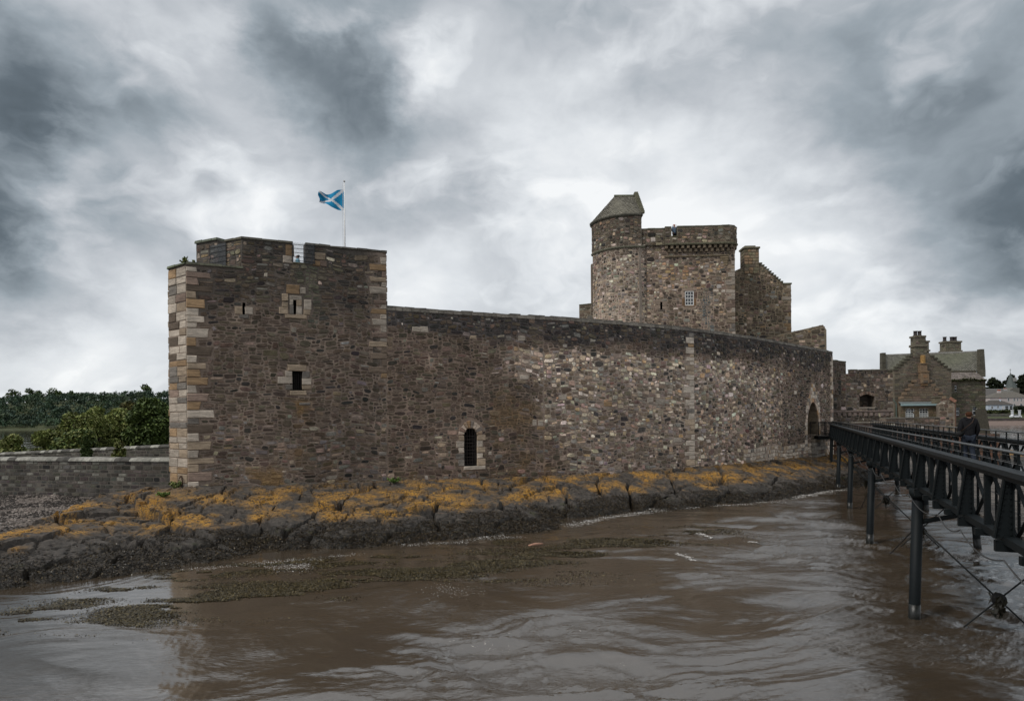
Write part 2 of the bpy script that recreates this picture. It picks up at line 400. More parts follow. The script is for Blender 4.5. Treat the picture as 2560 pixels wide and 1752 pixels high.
def wall_body(parent, S, u0, u1, zb, zt, holes, mcol, thick=1.5, cell=0.16, name='wall_core', top=True, ends=True):
    """mortar face with real openings, top, back and ends: one closed-looking shell"""
    nu = max(2, int((u1 - u0) / cell)); us = np.linspace(u0, u1, nu + 1)
    tops = zt(us) if callable(zt) else np.full(nu + 1, zt); bot = zb
    nz = max(2, int((tops.max() - bot) / cell)); f = np.linspace(0, 1, nz + 1)
    U = np.repeat(us[:, None], nz + 1, 1); Z = bot + (tops[:, None] - bot) * f[None]
    dn = (fbm(U * 2.2, Z * 2.2, 3, 3) - .5) * .03
    V = S.pos(U, Z, dn).reshape(-1, 3); C = mcol(U.ravel(), Z.ravel())
    idx = np.arange((nu + 1) * (nz + 1)).reshape(nu + 1, nz + 1)
    q = np.stack([idx[:-1, :-1], idx[1:, :-1], idx[1:, 1:], idx[:-1, 1:]], -1)
    cu = (U[:-1, :-1] + U[1:, 1:]) / 2; cz = (Z[:-1, :-1] + Z[1:, 1:]) / 2; keep = np.ones(cu.shape, bool)
    for h in holes: keep &= ~in_poly(cu, cz, grow(h, cell * .3))
    F = q[keep].reshape(-1, 4).tolist(); V = V.tolist(); C = C.tolist(); n0 = len(V)
    # back, top and end faces on a coarse outline
    m_ = max(2, nu // 4 + 1); ub = np.linspace(u0, u1, m_ + 1); tb = zt(ub) if callable(zt) else np.full(m_ + 1, zt)
    bt = S.pos(ub, tb, -thick); bb = S.pos(ub, np.full(m_ + 1, bot), -thick); ft = S.pos(us, tops, 0.0)
    V += bt.tolist() + bb.tolist(); C += mcol(ub, tb).tolist() + mcol(ub, tb).tolist()
    for i in range(m_): F.append((n0 + i, n0 + i + 1, n0 + m_ + 1 + i + 1, n0 + m_ + 1 + i))
    if top:
        for i in range(nu):
            a = n0 + int(round(i / nu * m_)); b = n0 + int(round((i + 1) / nu * m_))
            fa = (int(idx[i, -1]), int(idx[i + 1, -1]), b, a) if a != b else (int(idx[i, -1]), int(idx[i + 1, -1]), a)
            F.append(fa)
    if ends:
        F.append(tuple(int(x) for x in idx[0]) + (n0, n0 + m_ + 1))
        F.append(tuple(int(x) for x in idx[-1]) + (n0 + m_, n0 + 2 * m_ + 1))
    return mk(name, V, F, M['mortar'], parent, np.array(C))
def recess(parent, S, poly, depth, col=(.09, .08, .07), name='window_recess', back=(.03, .028, .026), mat=None):
    """the reveal of an opening: sides running back into the wall and a far face"""
    g = grow(poly, .03); n = len(g); uu = np.array([p[0] for p in g]); z_ = np.array([p[1] for p in g])
    V = np.concatenate([S.pos(uu, z_, .0), S.pos(uu, z_, -depth)]); F = [(i, (i + 1) % n, (i + 1) % n + n, i + n) for i in range(n)] + [tuple(range(n, 2 * n))]
    C = np.vstack([np.tile(col, (n, 1)), np.tile(back, (n, 1))])  # sides fade to the back colour, painting the dark interior's shade
    return mk(name, V, F, mat or M['stone'], parent, C)
def block(parent, S, poly, off=.05, col=(.4, .34, .28), name='quoin', bevel=.026, back=-.06, mat=None, r=rng, rough=.010):
    """a dressed stone with a bevelled face from its outline on the wall"""
    P = np.asarray(poly, float); c = P.mean(0); h = (P.max(0) - P.min(0)) / 2; n = len(P)
    Q = c + (P - c) * (1 - np.minimum(bevel / np.maximum(h, .03), .4))
    u_ = np.concatenate([P[:, 0], P[:, 0], Q[:, 0]]); z_ = np.concatenate([P[:, 1], P[:, 1], Q[:, 1]])
    o = np.concatenate([np.full(n, back), np.full(n, off - bevel), np.full(n, off) + r.uniform(-rough, rough, n)])
    V = S.pos(u_, z_, 0.0); V2 = np.array([S.pos(a, b, c_) for a, b, c_ in zip(u_, z_, o)])
    F = [(i, (i + 1) % n, (i + 1) % n + n, i + n) for i in range(n)] + [(i + n, (i + 1) % n + n, (i + 1) % n + 2 * n, i + 2 * n) for i in range(n)] + [tuple(range(2 * n, 3 * n))]
    return mk(name, V2, F, mat or M['sandstone'], parent, np.tile(col, (3 * n, 1)))
def rect(u0, z0, u1, z1, j=0.0):
    P = np.array([(u0, z0), (u1, z0), (u1, z1), (u0, z1)], float)
    if j: P += rng.uniform(-j, j, P.shape)
    return P.tolist()
def rnd_pale(k=1.0, ochre=.25, r=rng):
    c = CAT[r.choice([4, 5, 5, 6, 7] if r.random() < ochre * 2 else [4, 5, 5, 3, 5])]
    c = c * r.uniform(.75, 1.12) * k; return c * min(1, .6 / c.max())
def coping(parent, S, u0, u1, zf, h=.14, over=.07, depth=.55, lr=(.5, .95), col=(.11, .105, .08), name='coping_stone', back=None):
    """a run of separate cap stones"""
    u = u0
    while u < u1 - .05:
        w = min(rng.uniform(*lr), u1 - u)
        if u1 - u - w < .2: w = u1 - u
        a, b = u + .008, u + w - .008; hh = h * rng.uniform(.8, 1.15); z_ = float(zf(u + w / 2)) if callable(zf) else zf
        k = rng.uniform(.7, 1.35); c = np.array(col) * k; j = rng.uniform(-.015, .015, 8)
        V = [S.pos(a, z_ + j[0] * .3, over + j[1]), S.pos(b, z_ + j[2] * .3, over + j[3]), S.pos(b, z_, -depth), S.pos(a, z_, -depth),
             S.pos(a, z_ + hh + j[4], over - .03 + j[1]), S.pos(b, z_ + hh + j[5], over - .03 + j[3]), S.pos(b, z_ + hh + j[6], -depth + .03), S.pos(a, z_ + hh + j[7], -depth + .03)]
        mk(name, np.array(V), [(0, 3, 2, 1), (4, 5, 6, 7), (0, 1, 5, 4), (1, 2, 6, 5), (2, 3, 7, 6), (3, 0, 4, 7)], M['stone'], parent, np.tile(c, (8, 1)))
        u += w
def side_quoins(parent, S, u_edge, sgn, z0, z1, r, lens=(.35, .8), hs=(.2, .36), off=.05, k=1.0, ochre=.3, skip=0.0, dark=0.0, name='quoin', gap=.012):
    """alternating long and short dressed stones from a wall end inwards; returns their rects"""
    z = z0; i = 0; out = []
    while z < z1 - .1:
        h = min(r.uniform(*hs), z1 - z)
        if z1 - z - h < .12: h = z1 - z
        w = (lens[1] if i % 2 else lens[0]) * r.uniform(.8, 1.2)
        a, b = (u_edge, u_edge + sgn * w) if sgn > 0 else (u_edge - w, u_edge)
        out.append((a, z, b, z + h))
        c = rnd_pale(k, ochre, r) if r.random() > dark else CAT[1] * r.uniform(.7, 1.3)
        P = np.array([(a, z + gap), (b, z + gap), (b, z + h - gap), (a, z + h - gap)])
        f = 1 if sgn > 0 else 0
        if f: P[1, 0] += r.uniform(-.08, .03); P[2, 0] += r.uniform(-.08, .03)
        else: P[0, 0] += r.uniform(-.03, .08); P[3, 0] += r.uniform(-.03, .08)
        if r.random() > skip: block(parent, S, P, off * r.uniform(.6, 1.3), c, name, r=r)
        z += h; i += 1
    return out
# ================================================================== shore, water
WATER = np.array([(-17.5, 12), (-15.6, 17.5), (-14.8, 19.7), (-13.1, 21.0), (-11.0, 22.2), (-9.2, 25.1), (-4.4, 25.8), (-2.9, 27.1), (2.0, 29.6), (2.9, 32.8), (7.3, 35.7), (13.2, 38.2), (19.0, 42.8), (22.8, 46.0), (26.5, 50.0), (29.3, 54.5), (31.5, 62)], float)
INNER = np.array([(-19.4, 12), (-17.6, 17), (-17.4, 22.8), (-17.5, 24.9), (-18.1, 28.1), (-18.4, 30.6), (-17.2, 31.9), (-15.83, 31.6), (-14.56, 30.62), (-6.3, 34.49), (-.24, 37.33), (3.94, 39.25), (7.15, 40.95), (11.27, 43.62), (16.84, 48.32), (21.6, 53.12), (27.87, 59.58), (30, 62)], float)
INZ = np.array([.5, .75, 1.0, 1.15, 1.35, 1.55, 1.8, 1.87, 1.86, 1.74, 1.62, 1.58, 1.6, 1.65, 1.62, 1.55, 1.5, 1.5])
def poly_dist(x, y, P, vals=None):
    """signed distance (positive left of travel), optional value at the nearest point, arc position"""
    best = np.full(x.shape, 1e9); sg = np.zeros(x.shape); vv = np.zeros(x.shape); uu = np.zeros(x.shape); acc = 0
    for i in range(len(P) - 1):
        a, b = P[i], P[i + 1]; d = b - a; l2 = d @ d; l = math.sqrt(l2)
        t = np.clip(((x - a[0]) * d[0] + (y - a[1]) * d[1]) / l2, 0, 1)
        qx = a[0] + t * d[0] - x; qy = a[1] + t * d[1] - y; ds = np.hypot(qx, qy); m_ = ds < best
        s_ = d[0] * (y - a[1]) - d[1] * (x - a[0])
        best = np.where(m_, ds, best); sg = np.where(m_, np.sign(s_), sg); uu = np.where(m_, acc + t * l, uu)
        if vals is not None: vv = np.where(m_, vals[i] + t * (vals[i + 1] - vals[i]), vv)
        acc += l
    return best * sg, vv, uu

def rock_height(x, y, full=True):
    D, _, su = poly_dist(x, y, WATER); B, zi, _u = poly_dist(x, y, INNER, INZ); B = -B       # B > 0 seaward of the wall
    D = D + (fbm(x * .35, y * .35, 3, 40) - .5) * 1.3 + (fbm(x * 1.5, y * 1.5, 3, 41) - .5) * .5
    Bp = np.maximum(B, 0); t = np.clip(D / (np.maximum(D, 0) + Bp + 1e-6), 0, 1)
    prof = np.interp(t, [0, .05, .16, .34, .62, .88, 1.0], [0, .075, .19, .40, .72, .94, 1.0])
    h = np.where(D > 0, zi * prof, np.maximum(D * .4, -1.2))
    h = h + (fbm(x * .45, y * .45, 4, 3) - .5) * .26 * sstep(0, .25, t) * sstep(0, 1.2, Bp)
    # behind the crest line on the beach side the slab ends in a step
    beach = (x < -15.9) & (B < 0)
    h = np.where(B < 0, np.where(beach, zi - np.maximum(0, -B - .1) * 2.2, zi - .25), h)
    if not full: return h, D, B, t, su
    kq = (h + (fbm(x * .6, y * .6, 3, 44) - .5) * .5) / .24; hq = (np.floor(kq) + sstep(0, .3, kq - np.floor(kq))) * .24 - (fbm(x * .6, y * .6, 3, 44) - .5) * .5
    h = np.where((D > 0) & (Bp > .4), h * .9 + hq * .1, h)
    # joints: slabs divided by a jittered, slanted grid
    ca, sa = math.cos(math.radians(62)), math.sin(math.radians(62))
    wx = x + (fbm(x * .5, y * .5, 3, 8) - .5) * .6 + (vnoise(x * 2.6, y * 2.6, 77) - .5) * .16; wy = y + (fbm(x * .5, y * .5, 3, 9) - .5) * .6 + (vnoise(x * 2.6, y * 2.6, 78) - .5) * .16
    s0_, q0_ = wx, wy
    s = (wx * ca + wy * sa) / 3.8; q = (-wx * sa + wy * ca) / 1.5
    ix = np.floor(s).astype(np.int64); iy = np.floor(q).astype(np.int64)
    f1 = np.full(x.shape, 9.); f2 = np.full(x.shape, 9.); cid = np.zeros(x.shape, np.int64); tx = np.zeros(x.shape); ty = np.zeros(x.shape)
    for dx in (-1, 0, 1):
        for dy in (-1, 0, 1):
            cx_, cy_ = ix + dx, iy + dy; jx = _h(cx_, cy_, 21) * .8 + .1; jy = _h(cx_, cy_, 22) * .8 + .1
            rx = (s - cx_ - jx) * 3.8; ry = (q - cy_ - jy) * 1.5; d = np.hypot(rx, ry); k = (cx_ + 500) * 2000 + cy_ + 500
            m1 = d < f1; f2 = np.where(m1, f1, np.minimum(f2, d)); cid = np.where(m1, k, cid)
            tx = np.where(m1, rx, tx); ty = np.where(m1, ry, ty); f1 = np.where(m1, d, f1)
    e = f2 - f1
    r1 = _h(cid, cid * 7, 31); r2 = _h(cid, cid * 3, 32); r3 = _h(cid, cid * 5, 33)
    wdt = .065 + .13 * vnoise(x * .6, y * .6, 12); dep = .26 + .6 * vnoise(x * .35 + 9, y * .35, 13) ** 1.3
    inland = sstep(-.6, .5, D) * sstep(-.3, .3, B + .3)
    h = h + ((r1 - .5) * .13 + (r2 - .5) * .14 * tx + (r3 - .5) * .26 * ty) * inland * sstep(0.0, 1.0, Bp + .15)
    h = h - dep * sstep(1.25, .45, e / wdt) * inland
    g1 = np.full(x.shape, 9.); g2 = np.full(x.shape, 9.); sc_ = np.zeros(x.shape, np.int64); p1_, p2_ = (wx * .77 + wy * .64) / 1.15, (-wx * .64 + wy * .77) / .7; jx0 = np.floor(p1_).astype(np.int64); jy0 = np.floor(p2_).astype(np.int64)
    for dx in (-1, 0, 1):
        for dy in (-1, 0, 1):
            a_, b_2 = jx0 + dx, jy0 + dy; d = np.hypot((p1_ - a_ - _h(a_, b_2, 61) * .9) * 1.15, (p2_ - b_2 - _h(a_, b_2, 62) * .9) * .7); m1 = d < g1
            g2 = np.where(m1, g1, np.minimum(g2, d)); sc_ = np.where(m1, a_ * 733 + b_2, sc_); g1 = np.where(m1, d, g1)
    e2 = g2 - g1; on = vnoise(x * .8, y * .8, 66); h = h + (_h(sc_, sc_ * 3, 67) - .5) * .07 * inland - .14 * sstep(.09, .02, e2) * sstep(.3, .55, on) * inland
    # thin secondary cracks and surface relief
    c2 = np.abs(fbm(wx * 1.1 + 5, wy * .7, 3, 51) - .5); h = h - .14 * np.exp(-(c2 / .006) ** 2) * inland
    c3 = np.abs(fbm(wx * .8, wy * 1.6 + 31, 3, 52) - .5); h = h - .12 * np.exp(-(c3 / .010) ** 2) * inland
    h = h + (fbm(x * 2.3, y * 2.3, 4, 61) - .5) * .06 + (fbm(x * 9, y * 9, 3, 62) - .5) * .03
    return h, D, B, t, cid

# rock material: tide zones by real height above the water
m_, t_, b_ = material('shore_rock')
p_ = geo_pos(t_); sp = N(t_, 'ShaderNodeSeparateXYZ'); L(t_, p_, sp.inputs[0]); zc = sp.outputs[2]
na = noise(t_, p_, .7, 6, .6); nb = noise(t_, p_, 4.5, 6, .65); nc = noise(t_, p_, 17, 5, .7)
grey = ramp(t_, nb, [(.25, (.030, .027, .024)), (.5, (.062, .054, .047)), (.75, (.115, .100, .086))])
wet = ramp(t_, nb, [(.3, (.010, .008, .006)), (.7, (.034, .027, .018))])
zn = mathn(t_, 'ADD', zc, mathn(t_, 'MULTIPLY', mathn(t_, 'SUBTRACT', na, .5), 1.0))
zn = mathn(t_, 'ADD', zn, mathn(t_, 'MULTIPLY', mathn(t_, 'SUBTRACT', nb, .5), .35))
c = mixc(t_, ramp(t_, mathn(t_, 'MULTIPLY', zn, .5), [(.15, 0), (.25, 1)]), wet, grey)
lich = ramp(t_, nc, [(.3, (.20, .085, .018)), (.5, (.36, .18, .03)), (.72, (.42, .27, .06))])
band = mathn(t_, 'MULTIPLY', ramp(t_, mathn(t_, 'MULTIPLY', zn, .5), [(.33, 0), (.47, 1)]), ramp(t_, mathn(t_, 'MULTIPLY', zn, .5), [(.80, 1), (1.0, .2)]))
spk = ramp(t_, mathn(t_, 'ADD', mathn(t_, 'MULTIPLY', nc, .75), mathn(t_, 'MULTIPLY', nb, .5)), [(.545, 0), (.65, 1)])
patch = ramp(t_, na, [(.43, .03), (.60, 1.0)])
lf = mathn(t_, 'MULTIPLY', mathn(t_, 'MULTIPLY', band, spk), patch, True)
c = mixc(t_, lf, c, lich)
grn = mathn(t_, 'MULTIPLY', ramp(t_, zn, [(.25, 0), (.4, 1), (.55, 0)]), ramp(t_, noise(t_, p_, 1.1, 3), [(.6, 0), (.7, .5)]))
c = mixc(t_, grn, c, (.075, .085, .025))
L(t_, c, b_.inputs['Base Color'])
L(t_, ramp(t_, mathn(t_, 'MULTIPLY', zn, .5), [(.1, .35), (.3, .9)]), b_.inputs['Roughness']); b_.inputs['Specular IOR Level'].default_value = .35
bumped(t_, b_, mathn(t_, 'ADD', nc, mathn(t_, 'MULTIPLY', nb, 1.6)), .7, .05)
M['rock'] = m_

# the slab shelf: a fine relief cut into its joint-bounded slabs
CELL = .075
gx = np.arange(-21.5, 33, CELL); gy = np.arange(12, 64, CELL)
GX, GY = np.meshgrid(gx, gy)
D0, _, _ = poly_dist(GX[::4, ::4], GY[::4, ::4], WATER); B0, _, _ = poly_dist(GX[::4, ::4], GY[::4, ::4], INNER, INZ); B0 = -B0
mk_ = (D0 > -1.6) & (B0 > -1.3) & (GX[::4, ::4] < 31.5)
mk_ = np.repeat(np.repeat(mk_, 4, 0), 4, 1)[:GX.shape[0], :GX.shape[1]]
sel = np.nonzero(mk_.ravel())[0]; inv = np.full(GX.size, -1); inv[sel] = np.arange(len(sel))
xs, ys = GX.ravel()[sel], GY.ravel()[sel]
hh, DD, BB, tt, cid = rock_height(xs, ys)
I = inv.reshape(GX.shape)
q = np.stack([I[:-1, :-1], I[:-1, 1:], I[1:, 1:], I[1:, :-1]], -1).reshape(-1, 4); q = q[(q >= 0).all(1)]
rv = np.stack([xs, ys, hh], 1)
fc = cid[q[:, 0]]
shore = thing('rock_shore', 'sloping shelf of cracked dark rock with orange lichen below the castle wall', None, (0, 30, 0), kind='structure')
ids, cnt = np.unique(fc, return_counts=True)
cen = {}
order = np.argsort(-cnt); main_ids = set(ids[order[:290]].tolist())
so = np.argsort(fc, kind='stable'); fs_sorted = q[so]; fcs = fc[so]; cut = np.nonzero(np.diff(fcs))[0] + 1
rest_f = []
for part in np.split(np.arange(len(fcs)), cut):
    k = int(fcs[part[0]]); F = fs_sorted[part]
    if k in main_ids and hh[F[:, 0]].max() > -.02:
        u_, iv = np.unique(F, return_inverse=True)
        mk('rock_slab', rv[u_], iv.reshape(F.shape), M['rock'], shore, None, False)
    else: rest_f.append(F)
if rest_f:
    F = np.concatenate(rest_f); u_, iv = np.unique(F, return_inverse=True)
    mk('small_rock', rv[u_], iv.reshape(F.shape), M['rock'], shore, None, True, kind='stuff')

# ---------------------------------------------------------------- water
def waves(x, y, fine=True):
    r = np.random.default_rng(11); h = np.zeros_like(x)
    wx = x + (fbm(x * .13, y * .13, 3, 90) - .5) * 7; wy = y + (fbm(x * .13 + 40, y * .13, 3, 91) - .5) * 7
    for i in range(46):
        lam = 5.2 * (0.915 ** i); th = math.radians(256) + r.normal(0, .30 + .010 * i); k = 2 * math.pi / lam
        ph = (wx * math.cos(th) + wy * math.sin(th)) * k + r.uniform(0, 6.28)
        a = .0050 * lam ** .93
        s = np.sin(ph); h += a * (1 - 2 * np.abs(s) ** .8 if i % 2 else s)
    D, _, _ = poly_dist(x, y, WATER)
    lee = .16 + .84 * sstep(1.5, 15, -D + (x + 4) * .42) * (.55 + .75 * sstep(.35, .62, fbm(x * .16 + 3, y * .22, 3, 93)))
    gust = .5 + 1.0 * sstep(.38, .62, fbm(x * .35, y * .5, 3, 95))
    return (h * lee * gust, lee * gust) if not fine else h * lee * gust
yr = np.concatenate([np.geomspace(5.0, 62, 600), np.geomspace(62.6, 400, 90)[0:], np.geomspace(420, 9000, 16)])
tr = np.concatenate([[-9, -4, -2, -1.4, -1.05], np.linspace(-.86, .86, 560), [1.05, 1.4, 2, 4, 9]])
YY, TT = np.meshgrid(yr, tr, indexing='ij'); XX = YY * TT
WH, LEE = waves(XX, YY, False); WH = WH * (1 - sstep(200, 400, YY)) * (1 - sstep(.86, 1.05, np.abs(TT)))
near = np.concatenate([np.stack([-60 + 0 * tr, 0 * tr], 1)])
Vw = np.stack([XX, YY, WH], -1).reshape(-1, 3)
nr, ncol = YY.shape; idx = np.arange(nr * ncol).reshape(nr, ncol)
Fw = np.stack([idx[:-1, :-1], idx[:-1, 1:], idx[1:, 1:], idx[1:, :-1]], -1).reshape(-1, 4)
# the same sheet goes on behind the camera
Vw = np.vstack([Vw, [(-45, -200, 0), (45, -200, 0)]]); Fl = Fw.tolist()
Fl.append(tuple([len(Vw) - 2, len(Vw) - 1] + idx[0][::-1].tolist()))
m_, t_, b_ = material('estuary_water')
p_ = geo_pos(t_)
nw = noise(t_, p_, .22, 4, .6)
L(t_, ramp(t_, nw, [(.3, (.048, .036, .0245)), (.7, (.067, .051, .035))]), b_.inputs['Base Color'])
b_.inputs['Roughness'].default_value = .04; b_.inputs['IOR'].default_value = 2.4; b_.inputs['Specular IOR Level'].default_value = .5
mp = N(t_, 'ShaderNodeMapping', inp={'Rotation': (0, 0, math.radians(-10)), 'Scale': (.75, 2.2, 1.0)}); L(t_, p_, mp.inputs[0])
r1 = noise(t_, mp.outputs[0], 3.2, 7, .66, .8); r2 = noise(t_, mp.outputs[0], 9, 4, .6, .4)
gst = ramp(t_, noise(t_, p_, .16, 3), [(.35, .35), (.6, 1.0)])
rd = mathn(t_, 'MULTIPLY', mathn(t_, 'ABSOLUTE', mathn(t_, 'SUBTRACT', noise(t_, mp.outputs[0], 1.9, 5, .55, 1.0), .5)), -2.4)
bumped(t_, b_, mathn(t_, 'MULTIPLY', mathn(t_, 'ADD', mathn(t_, 'ADD', mathn(t_, 'MULTIPLY', r1, .8), mathn(t_, 'ADD', rd, mathn(t_, 'MULTIPLY', mathn(t_, 'ABSOLUTE', mathn(t_, 'SUBTRACT', noise(t_, mp.outputs[0], 4.6, 4, .5, .6), .5)), -1.7))), mathn(t_, 'MULTIPLY', r2, .5)), mathn(t_, 'MULTIPLY', gst, N(t_, 'ShaderNodeAttribute', attribute_name='Col').outputs['Fac'])), 1.0, .015)
M['water'] = m_
lcol = np.concatenate([LEE.ravel(), [1, 1]]); water = mk('water', Vw, Fl, M['water'], None, np.stack([lcol] * 3, 1), True, kind='structure'); water['label'] = 'brown choppy estuary water in front of the castle'
mk('seabed', [(-9000, -300, -3), (9000, -300, -3), (9000, 9000, -3), (-9000, 9000, -3)], [(0, 1, 2, 3)], M['rock'], None, None, kind='structure')

# ---------------------------------------------------------------- seaweed
def leaf_cloud(P, size, r, flat=.5, cols=None, aspect=2.2):
    """one small folded leaf (two triangles) per point"""
    n = len(P); a = r.uniform(0, 2 * np.pi, n); s = size * r.uniform(.6, 1.5, n)
    dz = r.normal(0, flat, n); d = np.stack([np.cos(a), np.sin(a), dz], 1); e = np.stack([-np.sin(a), np.cos(a), r.normal(0, flat, n)], 1)
    d *= s[:, None] * .5 * aspect / 1.5; e *= s[:, None] * .5 / 1.2
    V = np.stack([P - d, P + e, P + d, P - e], 1).reshape(-1, 3); F = np.arange(4 * n).reshape(n, 4)
    C = np.repeat(cols, 4, 0)
    return V, F, C
m_ = attr_mat('wet_seaweed', rough=.38, vary=(.7, 1.3), s1=2, s2=20, bump=.2, spec=.45); M['weed'] = m_
r = np.random.default_rng(5)
# weed growing on the low rock
cand = (hh > -.1) & (hh < .62) & (DD > -.7)
ii = np.nonzero(cand)[0]; dens = sstep(.34, .56, fbm(xs[ii] * .8, ys[ii] * .8, 4, 71) + .30 * (1 - sstep(.05, .5, hh[ii])) - .04)
ii = ii[r.random(len(ii)) < dens]; ii = ii[r.integers(0, len(ii), 120000)]
P = np.stack([xs[ii] + r.uniform(-.05, .05, len(ii)), ys[ii] + r.uniform(-.05, .05, len(ii)), hh[ii] + r.uniform(.0, .07, len(ii))], 1)
cb = np.array([(.030, .021, .010), (.050, .034, .015), (.016, .012, .008), (.085, .060, .025)])[r.choice(4, len(P), p=[.42, .25, .25, .08])]
V, F, C = leaf_cloud(P, .036, r, .4, cb * r.uniform(.7, 1.3, (len(P), 1)))
tag(mk('seaweed', V, F, M['weed'], None, C, kind='stuff'), 'dark brown wrack clinging to the low rocks at the waterline')
# floating mats
line = np.array([at_z(*p)[:2] for p in [(300, 1540), (450, 1505), (660, 1480), (880, 1450), (1100, 1425), (1300, 1402), (1480, 1372), (1640, 1345), (1800, 1318)]])
n = 260000; tq = r.uniform(0, len(line) - 1.001, n); i0 = tq.astype(int); f = (tq - i0)[:, None]
cpt = line[i0] * (1 - f) + line[i0 + 1] * f; wid = np.interp(tq, [0, 1, 4, 6, 8], [.7, .8, 1.1, 1.7, 1.5])
x = cpt[:, 0] + r.normal(0, .5, n); y = cpt[:, 1] + r.normal(0, 1, n) * wid
dn = fbm(x * .28, y * 1.15, 5, 81) + .22 * np.exp(-((y - cpt[:, 1]) / (wid * .9)) ** 2) + .16 * (fbm(x * 3.0, y * 5, 3, 83) - .5)
k = dn > .635
line2 = np.array([at_z(*p)[:2] for p in [(-60, 1560), (120, 1530), (330, 1460), (500, 1432), (700, 1415), (900, 1400), (1100, 1385), (1300, 1345)]])
n2 = 60000; tq2 = r.uniform(0, len(line2) - 1.001, n2); j0 = tq2.astype(int); f2 = (tq2 - j0)[:, None]; c2 = line2[j0] * (1 - f2) + line2[j0 + 1] * f2
x2 = c2[:, 0] + r.normal(0, .4, n2); y2 = c2[:, 1] + r.normal(0, .55, n2); k2 = fbm(x2 * .7, y2 * 1.8, 4, 84) > .555
x = np.concatenate([x[k], x2[k2]]); y = np.concatenate([y[k], y2[k2]])
P = np.stack([x, y, waves(x, y) + r.uniform(.0, .025, len(x))], 1)
cb = np.array([(.070, .053, .021), (.038, .029, .012), (.115, .088, .036), (.022, .018, .009)])[r.choice(4, len(P), p=[.38, .33, .14, .15])]
V, F, C = leaf_cloud(P, .034, r, .22, cb * r.uniform(.7, 1.3, (len(P), 1)))
tag(mk('floating_seaweed', V, F, M['weed'], None, C, kind='stuff'), 'olive brown seaweed floating in a long raft on the water')
# ---------------------------------------------------------------- foam
m_, t_, b_ = material('foam'); b_.inputs['Base Color'].default_value = (.62, .60, .57, 1); b_.inputs['Roughness'].default_value = .6; M['foam'] = m_
Pf = []
for (a, b, s_, w_, n_) in [((1420, 1316), (1500, 1298), .045, .22, 420), ((1500, 1296), (1660, 1272), .04, .20, 800), ((1620, 1272), (1740, 1266), .045, .16, 600), ((1780, 1264), (1960, 1250), .04, .18, 500), ((1960, 1246), (2040, 1236), .05, .22, 800), ((2040, 1234), (2110, 1220), .05, .26, 800), ((1000, 1362), (1300, 1342), .03, .16, 500), ((450, 1425), (900, 1385), .028, .16, 500),
                           ((1745, 1330), (1775, 1340), .05, .06, 160), ((1690, 1378), (1735, 1396), .045, .06, 200), ((1870, 1350), (1890, 1352), .045, .05, 80), ((640, 1406), (760, 1420), .028, .35, 420), ((700, 1420), (790, 1406), .028, .3, 260), ((1105, 1470), (1160, 1480), .022, .4, 150), ((1380, 1318), (1200, 1345), .04, .1, 260)]:
    A = np.array(at_z(*a)); B_ = np.array(at_z(*b)); t = r.uniform(0, 1, n_)[:, None]
    q_ = A + (B_ - A) * t; q_[:, :2] += r.normal(0, w_, (n_, 2)) + np.array([0, .35]) * (vnoise(q_[:, :1] * 2.5, q_[:, :1] * 0, 9) - .5); Pf.append(np.hstack([q_, np.full((n_, 1), s_)]))
Pf = np.vstack(Pf); Pf[:, 2] = waves(Pf[:, 0], Pf[:, 1]) + .012 + r.uniform(0, .03, len(Pf)) * (Pf[:, 3] > .04)
V, F, C = leaf_cloud(Pf[:, :3], 1.0, r, .12, np.ones((len(Pf), 3)) * .6, 1.6)
V = (V.reshape(-1, 4, 3) - Pf[:, None, :3]) * Pf[:, None, 3:4] + Pf[:, None, :3]
tag(mk('foam', V.reshape(-1, 3), F, M['foam'], None, None, kind='stuff'), 'white foam flecks on the water along the rocks')
dw = MB(); dp = at_z(1338, 1361, .04); dw.tube([(dp[0] - .25, dp[1] - .12, .03), (dp[0], dp[1], .06), (dp[0] + .28, dp[1] + .16, .05)], [.03, .055, .035], 7, (.36, .20, .14))
tag(dw.build('driftwood', M['wood'], None, True), 'short reddish piece of driftwood floating among the seaweed', 'driftwood')

# ---------------------------------------------------------------- beach and pebbles on the left
def beach_h(x, y): return np.interp(y, [14, 22, 26, 31, 38], [-.9, -.1, .3, .85, 1.25]) + (x + 17) * .006 + (fbm(x * .3, y * .3, 3, 15) - .5) * .25
bx, by = np.meshgrid(np.arange(-80, -14.9, .5), np.arange(10, 45, .4)); bz = beach_h(bx, by)
I = np.arange(bx.size).reshape(bx.shape); F = np.stack([I[:-1, :-1], I[:-1, 1:], I[1:, 1:], I[1:, :-1]], -1).reshape(-1, 4)
m_, t_, b_ = material('shingle'); p_ = geo_pos(t_); vor = N(t_, 'ShaderNodeTexVoronoi', inp={'Scale': 14}); L(t_, p_, vor.inputs['Vector'])
vs_ = N(t_, 'ShaderNodeSeparateXYZ'); L(t_, vor.outputs['Color'], vs_.inputs[0])
wrack = ramp(t_, noise(t_, p_, .8, 5, .65), [(.52, 0), (.62, 1)])
sz = N(t_, 'ShaderNodeSeparateXYZ'); L(t_, p_, sz.inputs[0]); low = ramp(t_, sz.outputs[2], [(.35, 1), (.75, .0)])
c = ramp(t_, vs_.outputs[0], [(0, (.07, .058, .05)), (.5, (.15, .125, .107)), (1, (.26, .22, .19))])
L(t_, mixc(t_, mathn(t_, 'MAXIMUM', mathn(t_, 'MULTIPLY', wrack, .5), low), c, (.03, .025, .02)), b_.inputs['Base Color']); b_.inputs['Roughness'].default_value = .85
bumped(t_, b_, vor.outputs['Distance'], .6, .04); M['shingle'] = m_
mk('beach', np.stack([bx, by, bz], -1).reshape(-1, 3), F, M['shingle'], None, None, True, kind='structure')
n = 16000; px_ = r.uniform(-31, -16, n); py_ = 22 + 14 * r.random(n) ** .8
